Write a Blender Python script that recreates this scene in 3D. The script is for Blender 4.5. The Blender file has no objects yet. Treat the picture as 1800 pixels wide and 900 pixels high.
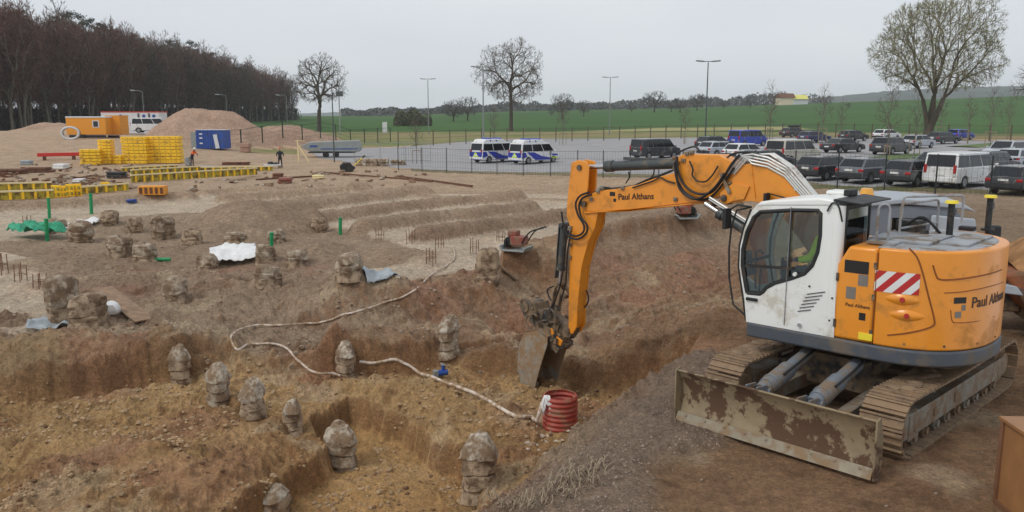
import bpy, bmesh, math, random
import numpy as np
from mathutils import Vector, Matrix
R = math.radians
random.seed(7)
SC = bpy.context.scene
COL = SC.collection

# ------------------------------------------------------------------ camera
FPX, HORIZON, CAMZ = 1463.0, 204.1, 4.012
PITCH = math.atan((450 - HORIZON) / FPX)
cam_data = bpy.data.cameras.new('camera')
cam_data.sensor_fit = 'HORIZONTAL'; cam_data.sensor_width = 36.0
cam_data.lens = 36.0 * FPX / 1800.0
cam_data.clip_start = 0.1; cam_data.clip_end = 9000
cam = bpy.data.objects.new('camera', cam_data); COL.objects.link(cam)
cam.location = (0, 0, CAMZ); cam.rotation_euler = (math.pi / 2 - PITCH, 0, 0)
SC.camera = cam

# ------------------------------------------------------------------ sky, sun, exposure
SUN_EL, SUN_AZ = R(48), R(-125)          # azimuth clockwise from +Y: high, behind the camera to the left
world = bpy.data.worlds.new('World'); SC.world = world; world.use_nodes = True
wn = world.node_tree; wn.nodes.clear()
def wnode(t): return wn.nodes.new(t)
w_out = wnode('ShaderNodeOutputWorld'); w_bg = wnode('ShaderNodeBackground'); w_sky = wnode('ShaderNodeTexSky')
w_sky.sky_type = 'NISHITA'; w_sky.sun_disc = False
w_sky.sun_elevation = SUN_EL; w_sky.sun_rotation = SUN_AZ
w_sky.air_density = 1.0; w_sky.dust_density = 4.0; w_sky.altitude = 50
w_tc = wnode('ShaderNodeTexCoord'); w_map = wnode('ShaderNodeMapping'); w_map.inputs['Scale'].default_value = (1, 1, 3.0)
w_noise = wnode('ShaderNodeTexNoise'); w_noise.inputs['Scale'].default_value = 1.6; w_noise.inputs['Detail'].default_value = 4
w_ramp = wnode('ShaderNodeValToRGB')
w_ramp.color_ramp.elements[0].position = 0.3; w_ramp.color_ramp.elements[0].color = (6.35, 6.75, 7.5, 1)
w_ramp.color_ramp.elements[1].position = 0.7; w_ramp.color_ramp.elements[1].color = (7.7, 8.05, 8.35, 1)
w_mix = wnode('ShaderNodeMixRGB'); w_mix.inputs['Fac'].default_value = 0.93   # a closed cloud layer over the clear sky
wl = wn.links.new
wl(w_tc.outputs['Generated'], w_map.inputs['Vector']); wl(w_map.outputs[0], w_noise.inputs['Vector'])
wl(w_noise.outputs['Fac'], w_ramp.inputs[0]); wl(w_sky.outputs[0], w_mix.inputs[1]); wl(w_ramp.outputs[0], w_mix.inputs[2])
wl(w_mix.outputs[0], w_bg.inputs['Color']); wl(w_bg.outputs[0], w_out.inputs[0])
w_bg.inputs['Strength'].default_value = 0.105
sun_data = bpy.data.lights.new('sun', 'SUN'); sun_data.energy = 1.3; sun_data.angle = R(14); sun_data.color = (1, .96, .9)
sun = bpy.data.objects.new('sun', sun_data); COL.objects.link(sun)
sd = Vector((math.sin(SUN_AZ) * math.cos(SUN_EL), math.cos(SUN_AZ) * math.cos(SUN_EL), math.sin(SUN_EL)))
sun.rotation_euler = sd.to_track_quat('Z', 'Y').to_euler()
SC.view_settings.view_transform = 'Standard'; SC.view_settings.look = 'None'
SC.view_settings.exposure = 0.0; SC.view_settings.gamma = 1.0; SC.view_settings.use_curve_mapping = False
SC.cycles.max_bounces = 6; SC.cycles.transparent_max_bounces = 12; SC.cycles.volume_bounces = 1

# ------------------------------------------------------------------ material helpers
def s2l(r, g, b):
    f = lambda v: (v / 12.92 if v <= .04045 else ((v + .055) / 1.055) ** 2.4)
    return tuple(f(v / 255.) for v in (r, g, b))
def mat(name, color, rough=.6, metal=0., var=.12, scale=6., bump=0., dirt=None, dirt_amt=.0, dirt_scale=2.5, spec=.5, coat=0., sharp=.10):
    """procedural paint / metal / stone: base colour varied by noise, optional dirt patches and bump"""
    m = bpy.data.materials.new(name); m.use_nodes = True
    nt = m.node_tree; b = nt.nodes['Principled BSDF']; L = nt.links.new
    tc = nt.nodes.new('ShaderNodeTexCoord')
    n = nt.nodes.new('ShaderNodeTexNoise'); n.inputs['Scale'].default_value = scale; n.inputs['Detail'].default_value = 6
    L(tc.outputs['Object'], n.inputs['Vector'])
    r = nt.nodes.new('ShaderNodeMapRange'); r.inputs['From Min'].default_value = .3; r.inputs['From Max'].default_value = .7
    r.inputs['To Min'].default_value = 1 - var; r.inputs['To Max'].default_value = 1 + var
    L(n.outputs['Fac'], r.inputs['Value'])
    mu = nt.nodes.new('ShaderNodeVectorMath'); mu.operation = 'SCALE'; mu.inputs[0].default_value = color[:3]
    L(r.outputs[0], mu.inputs['Scale'])
    out = mu.outputs[0]
    if dirt:
        n2 = nt.nodes.new('ShaderNodeTexNoise'); n2.inputs['Scale'].default_value = dirt_scale; n2.inputs['Detail'].default_value = 9
        n2.inputs['Roughness'].default_value = .68
        L(tc.outputs['Object'], n2.inputs['Vector'])
        r2 = nt.nodes.new('ShaderNodeMapRange'); r2.inputs['From Min'].default_value = .56 - dirt_amt * .3; r2.inputs['From Max'].default_value = .56 + sharp - dirt_amt * (.3 - .8 * sharp)
        L(n2.outputs['Fac'], r2.inputs['Value'])
        mx = nt.nodes.new('ShaderNodeMixRGB'); mx.inputs[2].default_value = (*dirt, 1)
        L(r2.outputs[0], mx.inputs[0]); L(out, mx.inputs[1]); out = mx.outputs[0]
        rr = nt.nodes.new('ShaderNodeMapRange'); rr.inputs['To Min'].default_value = rough; rr.inputs['To Max'].default_value = .9
        L(r2.outputs[0], rr.inputs['Value']); L(rr.outputs[0], b.inputs['Roughness'])
        mm = nt.nodes.new('ShaderNodeMapRange'); mm.inputs['To Min'].default_value = metal; mm.inputs['To Max'].default_value = 0
        L(r2.outputs[0], mm.inputs['Value']); L(mm.outputs[0], b.inputs['Metallic'])
    else:
        b.inputs['Roughness'].default_value = rough; b.inputs['Metallic'].default_value = metal
    L(out, b.inputs['Base Color'])
    b.inputs['Specular IOR Level'].default_value = spec
    if coat: b.inputs['Coat Weight'].default_value = coat; b.inputs['Coat Roughness'].default_value = .15
    if bump:
        bp = nt.nodes.new('ShaderNodeBump'); bp.inputs['Strength'].default_value = bump; bp.inputs['Distance'].default_value = .02
        n3 = nt.nodes.new('ShaderNodeTexNoise'); n3.inputs['Scale'].default_value = scale * 3; n3.inputs['Detail'].default_value = 8
        L(tc.outputs['Object'], n3.inputs['Vector']); L(n3.outputs['Fac'], bp.inputs['Height']); L(bp.outputs[0], b.inputs['Normal'])
    return m

def ground_mat(name, scale=1.0, bump=.5, var=.35, rough=.95, crumb=False):
    """earth / tarmac / grass: colour of each kind of ground comes from the mesh, mottled and roughened by noise"""
    m = bpy.data.materials.new(name); m.use_nodes = True
    nt = m.node_tree; b = nt.nodes['Principled BSDF']; L = nt.links.new
    at = nt.nodes.new('ShaderNodeVertexColor'); at.layer_name = 'soil'
    tc = nt.nodes.new('ShaderNodeTexCoord')
    fac = None
    for sc, amt in ((.7 * scale, var * .7), (5 * scale, var), (24 * scale, var * 1.1), (80 * scale, var * .9)):
        n = nt.nodes.new('ShaderNodeTexNoise'); n.inputs['Scale'].default_value = sc; n.inputs['Detail'].default_value = 7; n.inputs['Roughness'].default_value = .62
        L(tc.outputs['Object'], n.inputs['Vector'])
        r = nt.nodes.new('ShaderNodeMapRange'); r.inputs['From Min'].default_value = .3; r.inputs['From Max'].default_value = .7
        r.inputs['To Min'].default_value = 1 - amt; r.inputs['To Max'].default_value = 1 + amt
        L(n.outputs['Fac'], r.inputs['Value'])
        if fac is None: fac = r.outputs[0]
        else:
            q = nt.nodes.new('ShaderNodeMath'); q.operation = 'MULTIPLY'; L(fac, q.inputs[0]); L(r.outputs[0], q.inputs[1]); fac = q.outputs[0]
        last = n
    if crumb:
        wv = nt.nodes.new('ShaderNodeVectorMath'); wv.operation = 'MULTIPLY_ADD'; wv.inputs[1].default_value = (.12, .12, .12); L(last.outputs['Color'], wv.inputs[0]); L(tc.outputs['Object'], wv.inputs[2])
        for sc, lo in ((9, .80), (26, .78)):
            v = nt.nodes.new('ShaderNodeTexVoronoi'); v.inputs['Scale'].default_value = sc; L(wv.outputs[0], v.inputs['Vector'])
            r = nt.nodes.new('ShaderNodeMapRange'); r.inputs['From Min'].default_value = .15; r.inputs['From Max'].default_value = .75; r.inputs['To Min'].default_value = 1.06; r.inputs['To Max'].default_value = lo
            L(v.outputs['Distance'], r.inputs['Value']); q = nt.nodes.new('ShaderNodeMath'); q.operation = 'MULTIPLY'; L(fac, q.inputs[0]); L(r.outputs[0], q.inputs[1]); fac = q.outputs[0]
    mu = nt.nodes.new('ShaderNodeVectorMath'); mu.operation = 'SCALE'
    L(at.outputs['Color'], mu.inputs[0]); L(fac, mu.inputs['Scale']); L(mu.outputs[0], b.inputs['Base Color'])
    b.inputs['Roughness'].default_value = rough; b.inputs['Specular IOR Level'].default_value = .2
    bp = nt.nodes.new('ShaderNodeBump'); bp.inputs['Strength'].default_value = bump; bp.inputs['Distance'].default_value = .06
    L(fac, bp.inputs['Height']); L(bp.outputs[0], b.inputs['Normal'])
    return m

# ------------------------------------------------------------------ noise and terrain height
def _h(ix, iy, s):
    n = (ix.astype(np.int64) * 374761393 + iy.astype(np.int64) * 668265263 + s * 1274126177) & 0xffffffff
    n = ((n ^ (n >> 13)) * 1274126177) & 0xffffffff
    return ((n ^ (n >> 16)) & 0xffff) / 65535.0
def vn(x, y, s=0):
    ix, iy = np.floor(x), np.floor(y); fx, fy = x - ix, y - iy
    fx = fx * fx * fx * (fx * (fx * 6 - 15) + 10); fy = fy * fy * fy * (fy * (fy * 6 - 15) + 10)
    a, b, c, d = _h(ix, iy, s), _h(ix + 1, iy, s), _h(ix, iy + 1, s), _h(ix + 1, iy + 1, s)
    return (a * (1 - fx) + b * fx) * (1 - fy) + (c * (1 - fx) + d * fx) * fy
def fbm(x, y, sc, oc=4, s=0, g=.5, ridged=False):
    t = np.zeros_like(x); a = 1.; tot = 0.
    for i in range(oc):
        ca, sa = math.cos(i * 1.1 + s), math.sin(i * 1.1 + s)
        v = vn((x * ca - y * sa) * sc + 17.3 * i, (x * sa + y * ca) * sc - 9.1 * i, s + i)
        if ridged: v = 1 - np.abs(2 * v - 1)
        t += a * v; tot += a; a *= g; sc *= 2.03
    return t / tot - .5
def sstep(e0, e1, v):
    t = np.clip((v - e0) / (e1 - e0), 0, 1); return t * t * (3 - 2 * t)
def sdpoly(x, y, P):
    """signed distance to a polygon, positive inside"""
    d2 = np.full(x.shape, 1e9); ins = np.zeros(x.shape, bool)
    n = len(P)
    for i in range(n):
        ax, ay = P[i]; bx, by = P[(i + 1) % n]
        ex, ey = bx - ax, by - ay; L2 = ex * ex + ey * ey + 1e-12
        t = np.clip(((x - ax) * ex + (y - ay) * ey) / L2, 0, 1)
        d2 = np.minimum(d2, (x - ax - t * ex) ** 2 + (y - ay - t * ey) ** 2)
        if ay != by:
            c = ((ay > y) != (by > y)) & (x < ex * (y - ay) / (by - ay) + ax); ins ^= c
    d = np.sqrt(d2); return np.where(ins, d, -d)
def dline(x, y, P):
    d2 = np.full(x.shape, 1e9)
    for (ax, ay), (bx, by) in zip(P[:-1], P[1:]):
        ex, ey = bx - ax, by - ay; t = np.clip(((x - ax) * ex + (y - ay) * ey) / (ex * ex + ey * ey + 1e-12), 0, 1)
        d2 = np.minimum(d2, (x - ax - t * ex) ** 2 + (y - ay - t * ey) ** 2)
    return np.sqrt(d2)
_c, _s = math.cos(PITCH), math.sin(PITCH)
def ray(px, py):
    u = (px - 900) / FPX; v = (450 - py) / FPX; return u, _c + v * _s, -_s + v * _c
def G(px, py, z):
    """where the line of sight through a photo point meets the level z"""
    rx, ry, rz = ray(px, py); k = (z - CAMZ) / rz; return (rx * k, ry * k)
def GP(L, z): return [G(a, b, z) for a, b in L]

PIT = [(-16, 6), (-16, 12.6), (-12, 13.6), (-9.2, 14.4), (-6.7, 15.7), (-5.9, 16.4), (-3.4, 16.2), (-1.6, 16.5), (0, 16.2), (1.2, 15.8), (3.2, 15.5), (3.1, 14.4), (1.6, 12.5), (-.35, 9.8), (-1.2, 6)]
BENCH = [(-8.2, 14.0), (-6.5, 15.1), (-5.3, 14.7), (-4.2, 13.6), (-3.3, 12.3), (-3.6, 11.2), (-4.7, 9.6), (-5.4, 9.0), (-6.2, 9.3)]
SUBPIT = [(-2.9, 14.7), (-1.6, 13.2), (-.5, 12.0), (-.35, 10.6), (-1.2, 9), (-2, 7), (-4.4, 7), (-4.3, 9.3), (-3.2, 11.2), (-2.9, 12.4), (-3.3, 13.6)]
LEDGE = [(-3.6, 15.3), (-2.6, 15.4), (-.6, 14.0), (1.0, 13.9), (2.3, 13.7), (1.6, 12.6), (-.2, 12.5), (-1.2, 13.3), (-2.6, 14.9)]
TRENCH = [(.9, 15.0), (1.1, 15.9), (2.2, 15.9), (3.3, 15.4), (3.2, 14.2), (2.4, 13.8)]
PLAT = [(-.2, 3), (.6, 8.6), (1.5, 10.4), (2.5, 11.6), (3.3, 13.0), (3.9, 14.6), (4.5, 16.6), (6.0, 19.5), (8.4, 27), (9.5, 33), (16, 40), (60, 60), (60, 3)]
SLAB_A = GP([(-160, 430), (20, 447), (70, 470), (90, 530), (125, 575), (60, 590), (-60, 575), (-200, 600)], -.78)
SLAB_B = GP([(285, 348), (330, 350), (480, 332), (760, 342), (1010, 345), (1020, 400), (930, 430), (840, 470), (650, 497), (640, 482), (765, 458), (700, 428), (600, 402), (480, 388), (390, 366)], -.78)
SLAB_C = GP([(-200, 380), (100, 366), (330, 352), (420, 372), (250, 398), (60, 425), (-200, 425)], -.78)
RIDGES = [([(-60, 372), (120, 362), (260, 350), (330, 348)], .75, .5), ([(360, 340), (480, 334), (560, 327)], .8, .4), ([(400, 352), (520, 343), (640, 333)], .85, .5),
          ([(490, 372), (600, 357), (700, 345), (745, 341)], .95, .55), ([(560, 388), (680, 370), (800, 357), (905, 351)], .85, .5), ([(640, 402), (760, 387), (900, 372), (930, 368)], .8, .55),
          ([(750, 418), (860, 402), (960, 390), (1060, 378)], .85, .6), ([(470, 360), (500, 355), (700, 336)], .6, .3)]
ridge_lines = [(GP(p, -.6), w, h) for p, w, h in RIDGES]
# loose ridges and hollows of the dug ground: (photo points, level of the line, half width, height)
LUMPS = [([(-80, 620), (120, 612), (300, 602), (420, 590), (540, 600)], -.4, .9, .28), ([(560, 612), (680, 590), (800, 560), (900, 548)], -.5, .8, .25),
         ([(660, 520), (760, 500), (850, 488), (960, 470), (1060, 455), (1180, 430), (1290, 408)], -.4, 1.2, .45),
         ([(900, 470), (1010, 455), (1150, 425), (1290, 395)], -.3, 1.0, .3),
         ([(810, 590), (860, 578), (930, 560), (1000, 548)], -.9, .6, -.4), ([(1040, 545), (1150, 520), (1290, 480)], -.5, .7, -.3), ([(1030, 500), (1150, 478), (1280, 450)], -.5, .9, .25),
         ([(40, 470), (160, 455), (300, 440), (420, 440), (560, 450)], -.6, 1.6, .28), ([(120, 500), (300, 490), (450, 500), (640, 520)], -.6, 1.5, .3),
         ([(200, 395), (320, 385), (400, 380)], -.6, 2.0, .35), ([(560, 446), (640, 436), (700, 448), (730, 458)], -.7, 1.1, .3),
         ([(640, 520), (740, 520), (800, 500)], -.8, .6, -.35), ([(20, 590), (200, 560), (260, 560)], -.7, .5, -.15),
         ([(0, 280), (200, 296), (420, 305)], -.4, 3.0, -.25), ([(700, 305), (900, 318), (1100, 340)], -.3, 3, .15), ([(560, 330), (760, 346), (1000, 352)], -.6, 1.2, .15)]
lump_lines = [(GP(p, z), w, h) for p, z, w, h in LUMPS]
HEAPS = [(*G(438, 396, -.6), 1.45, 3.4), (*G(355, 262, -.2), 5.0, 8.5), (*G(392, 262, -.2), 5.0, 7.5), (*G(432, 262, -.2), 3.0, 7.), (*G(470, 262, -.2), 2.4, 6.), (*G(505, 259, -.2), 3.2, 8.), (*G(535, 256, -.2), 2.2, 6.), (*G(95, 246, 0), 1.6, 6.), (*G(1, 580, -.9), .5, .9), (*G(1180, 725, 0), .34, 1.1), (*G(1080, 800, 0), .26, 1.3), (*G(980, 870, -.1), .22, 1.2)]
GRAVEL = [(-1.0, 6), (-.3, 9.5), (1.2, 12.0), (2.6, 13.9), (3.2, 14.6), (3.7, 13.6), (3.2, 12.2), (2.3, 10.9), (3.0, 10.2), (2.5, 9.6), (1.6, 9.0), (1.2, 6)]
FIELD_Y = 150.
def carpark_sd(x, y):
    return sdpoly(x, y, CARPARK)
CARPARK = GP([(1800, 340), (1480, 331), (1180, 303), (1000, 292), (820, 289), (700, 285), (560, 272), (545, 262)], -.1) + GP([(700, 250), (840, 244), (1000, 240), (1200, 241), (1500, 246), (1800, 252)], .55) + [(110, 90), (60, 45)]
# dug features: (photo outline, level used to place it, change of height, softness)
CUTS = [([(885, 494), (985, 488), (1060, 456), (1180, 440), (1295, 424), (1300, 388), (1180, 396), (1060, 418), (960, 440), (900, 456)], -.5, .42, .16),
        ([(820, 524), (900, 506), (985, 495), (1060, 464), (1295, 432), (1295, 460), (1150, 484), (1000, 524), (880, 548)], -.6, -.16, .2),
        ([(798, 574), (860, 568), (928, 556), (935, 590), (880, 602), (806, 606)], -.7, -.5, .08), ([(655, 508), (700, 503), (750, 485), (772, 503), (735, 528), (690, 533)], -.75, -.42, .12),
        ([(560, 604), (640, 578), (770, 596), (745, 640), (600, 640)], -.6, .2, .25), ([(1024, 560), (1160, 536), (1290, 505), (1290, 530), (1160, 560), (1030, 580)], -.5, -.13, .1),
        ([(-200, 618), (150, 606), (330, 596), (330, 612), (150, 626), (-200, 640)], -.5, .12, .1), ([(420, 590), (560, 584), (640, 566), (650, 590), (560, 612), (430, 612)], -.6, -.22, .15),
        ([(820, 640), (900, 618), (920, 640), (905, 668), (830, 664)], -.9, .3, .3), ([(150, 515), (330, 492), (480, 505), (480, 540), (300, 548), (180, 540)], -.7, .16, .3),
        ([(360, 500), (430, 486), (470, 500), (430, 520)], -.7, -.25, .12), ([(500, 530), (640, 520), (650, 545), (520, 556)], -.7, .2, .2), ([(230, 440), (330, 436), (350, 452), (250, 460)], -.7, -.25, .2),
        ([(1180, 600), (1280, 560), (1290, 590), (1200, 632)], -.35, .12, .2), ([(1060, 600), (1170, 575), (1180, 590), (1070, 620)], -.5, .12, .15)]
CUTS += [([(400, 566), (900, 540), (1180, 596), (1200, 648), (760, 652), (560, 658), (410, 632)], -.8, -.24, .45), ([(640, 498), (760, 470), (850, 470), (870, 500), (760, 520)], -.8, -.12, .3)]
cut_polys = [(GP(p, z), dz, so) for p, z, dz, so in CUTS]
def base_z(x, y):
    d = np.hypot(x, y); r = x / np.maximum(y, 1)
    zr = np.interp(d, [10, 47, 96, 135, 200, 400], [0, 0.02, .47, .8, .8, .8])
    zl = np.interp(d, [10, 30, 60, 82, 110, 150, 200, 400], [-.62, -.75, -.75, -.6, -.2, .7, .8, .8])
    zl = zl + 1.0 * sstep(82, 112, d) * sstep(-.24, -.42, r) * sstep(210, 150, d)
    t = sstep(0.0, .36, r)
    z = zl * (1 - t) + zr * t
    # the green field climbs to the right
    rise = np.interp(r, [-.9, -.35, -.15, 0, .2, .4, .65, 1.0], [3, 3, 3.4, 7, 9.5, 13.5, 17.5, 20])
    return z + rise * sstep(190, 700, d)
near_detail = True
def terrain(x, y, detail=True):
    """height of the ground at world x, y (numpy arrays) and the masks used for its kinds"""
    x = np.asarray(x, float); y = np.asarray(y, float)
    d = np.hypot(x, y)
    near = d < 75
    z = base_z(x, y); dug = np.zeros_like(x); slab = np.zeros_like(x); sand = np.zeros_like(x); plat = np.zeros_like(x); grav = np.zeros_like(x)
    heap = np.zeros_like(x)
    for hx, hy, hh, hr in HEAPS:
        q = np.hypot((x - hx), (y - hy)) / hr * (1 + .35 * (fbm(x, y, 2.2 / hr, 3, 5)))
        k = np.clip((1.0 - q) / .8, 0, 1) ** 1.15; k = k - .18 * k * k * k; z = np.maximum(z, base_z(x, y) + hh * k - .02) if hh > 1.5 else z + hh * k
        heap = np.maximum(heap, sstep(.0, .12, k))
    if near.any():
        xn, yn = x[near], y[near]; zn = z[near]
        wx = xn + .28 * fbm(xn, yn, .9, 4, 11) * 2; wy = yn + .28 * fbm(xn, yn, .9, 4, 23) * 2
        wx = wx + .035 * fbm(xn, yn, 4.5, 3, 15) * 2; wy = wy + .035 * fbm(xn, yn, 4.5, 3, 27) * 2
        P = lambda poly, soft: sstep(-soft, soft, sdpoly(wx, wy, poly))
        ap = sstep(-1.0, .3, sdpoly(wx, wy, PLAT)); fade = sstep(40, 28, yn); 
        zn = zn * (1 - ap * fade) + (0.0) * ap * fade
        smooth = np.maximum(ap, sstep(44, 62, np.hypot(xn, yn)))
        rough = (1 - smooth)
        sl = np.zeros_like(xn)
        for poly in (SLAB_A, SLAB_B, SLAB_C):
            sl = np.maximum(sl, P(poly, .25))
        zn = zn * (1 - sl) + (-.70) * sl
        sa = np.zeros_like(xn)
        rg = np.zeros_like(xn)
        for line, w, h in ridge_lines:
            dd = dline(xn * .75 + wx * .25, yn * .75 + wy * .25, line); k = sstep(w * 1.1, w * .3, dd); zn = zn + .95 * h * k; rg = np.maximum(rg, sstep(.05, .25, k))
        for line, w, h in lump_lines:
            dd = dline(wx, wy, line); k = sstep(w * 1.3, w * .2, dd); zn = zn + h * k; sl = sl * (1 - k * (h > 0))
        hk = sstep(.08, .3, np.maximum.reduce([sstep(1.0, .12, np.hypot(xn - hx, yn - hy) / hr) for hx, hy, hh, hr in HEAPS]))
        sl = sl * (1 - rg) * (1 - hk)
        pit = P(PIT, .11 + .30 * sstep(-.12, .2, fbm(xn, yn, .45, 2, 121))) * (1 - sstep(-.6, .5, sdpoly(wx, wy, PLAT)))
        zn = zn * (1 - pit) + (-1.15) * pit
        for poly, lv, so in ((BENCH, -.92, .2), (LEDGE, -.98, .18), (TRENCH, -1.4, .12), (SUBPIT, -1.62, .08)):
            k = P(poly, so) * pit; zn = zn * (1 - k) + lv * k; 
            if poly is SUBPIT: sa = k
        q = P([(-9.6, 14.0), (-6.4, 15.5), (-6.3, 15.1), (-8.6, 13.5)], .3) * pit; zn = zn - .25 * q
        for poly, dz, so in cut_polys:
            k = P(poly, so) * (1 - pit); zn = zn + dz * k
            if dz > 0: sl = sl * (1 - k)
        rough = np.maximum(rough, pit) * (1 - .93 * sl)
        rough = np.maximum(rough, .55 * sstep(4.6, 3.2, xn - .28 * (yn - 13)) * (yn > 13))
        rough = rough * (1 - .5 * sstep(20, 28, yn) * (1 - pit)) * (1 - .45 * P(SUBPIT, .2))
        if detail:
            n1 = fbm(xn, yn, .55, 4, 3, ridged=True); n2 = fbm(xn, yn, 2.1, 4, 7, .55); n3 = fbm(xn, yn, 7.5, 3, 9, .6, ridged=True)
            zn = zn + rough * (.24 * n1 + .17 * n2 + .055 * n3) + .03 * n2 * (1 - rough) * (1 - sl) + .012 * n3 * (1 - sl)
            if near_detail:
                n4 = fbm(xn, yn, 17, 3, 91, .6, ridged=True); n5 = fbm(xn, yn, 42, 2, 95); brk = sstep(-.12, .2, fbm(xn, yn, 1.3, 3, 97))
                n6 = np.maximum(fbm(xn, yn, 11, 2, 101) + .02, 0) ** .7
                zn = zn + (rough * (.08 + .92 * brk) + .10 * (1 - rough)) * (1 - sl) * (.030 * n4 + .014 * n5 + .085 * n6) * sstep(42, 24, yn)
            # tooth marks and drag lines where the bucket scraped the clay
            for dx_, dy_, sd_, msk in ((.62, .78, 131, xn < 0), (-.45, .89, 133, xn >= 0)):
                uu = xn * dx_ + yn * dy_ + .12 * fbm(xn, yn, .9, 2, sd_); mk = sstep(.02, .16, fbm(xn, yn, .7, 3, sd_ + 1)) * msk * sstep(24, 19, yn) * (1 - sl) * np.maximum(rough, .25)
                zn = zn + .018 * mk * np.sin(uu * 2 * np.pi / .17) * (.5 + vn(xn * 3, yn * 3, 9))
            # spoil lies in crumbly clods on slopes
            cl = np.maximum(fbm(xn, yn, 4.2, 2, 31), 0); zn = zn + .28 * cl * rough - .10 * rough * (yn > 18)
        gr = P(GRAVEL, .25); gr = gr * sstep(-1.2, 0, zn)
        zn = zn + gr * .06 + gr * .05 * fbm(xn, yn, 14, 3, 13)
        # ruts where machines turned on the platform
        rut = ap * sstep(9, 6, np.abs(xn - 6)) * fade
        zn = zn - rut * .05 * sstep(.1, .25, fbm(xn * .6 + yn * .5, yn * .1 - xn * .1, 1.3, 3, 41))
        z[near] = zn; dug[near] = pit; slab[near] = sl; sand[near] = sa; plat[near] = ap; grav[near] = gr
    far = (d >= 75) & (d < 160)
    if detail: z = z + .35 * heap * fbm(x, y, .5, 4, 51, ridged=True) * (d > 60)
    return z, dict(pit=dug, slab=slab, sand=sand, plat=plat, grav=grav, heap=heap)
def zat(x, y):
    return float(terrain(np.array([x]), np.array([y]))[0][0])
_rt = np.concatenate([np.arange(6, 40, .04), np.arange(40, 260, .3)])
def hit(px, py):
    """the point of the ground seen at this photo position"""
    rx, ry, rz = ray(px, py); X = rx * _rt; Y = ry * _rt; Z = CAMZ + rz * _rt
    T = terrain(X, Y)[0]; w = np.nonzero(Z <= T)[0]
    i = w[0] if len(w) else len(_rt) - 1
    return Vector((X[i], Y[i], T[i]))

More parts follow.
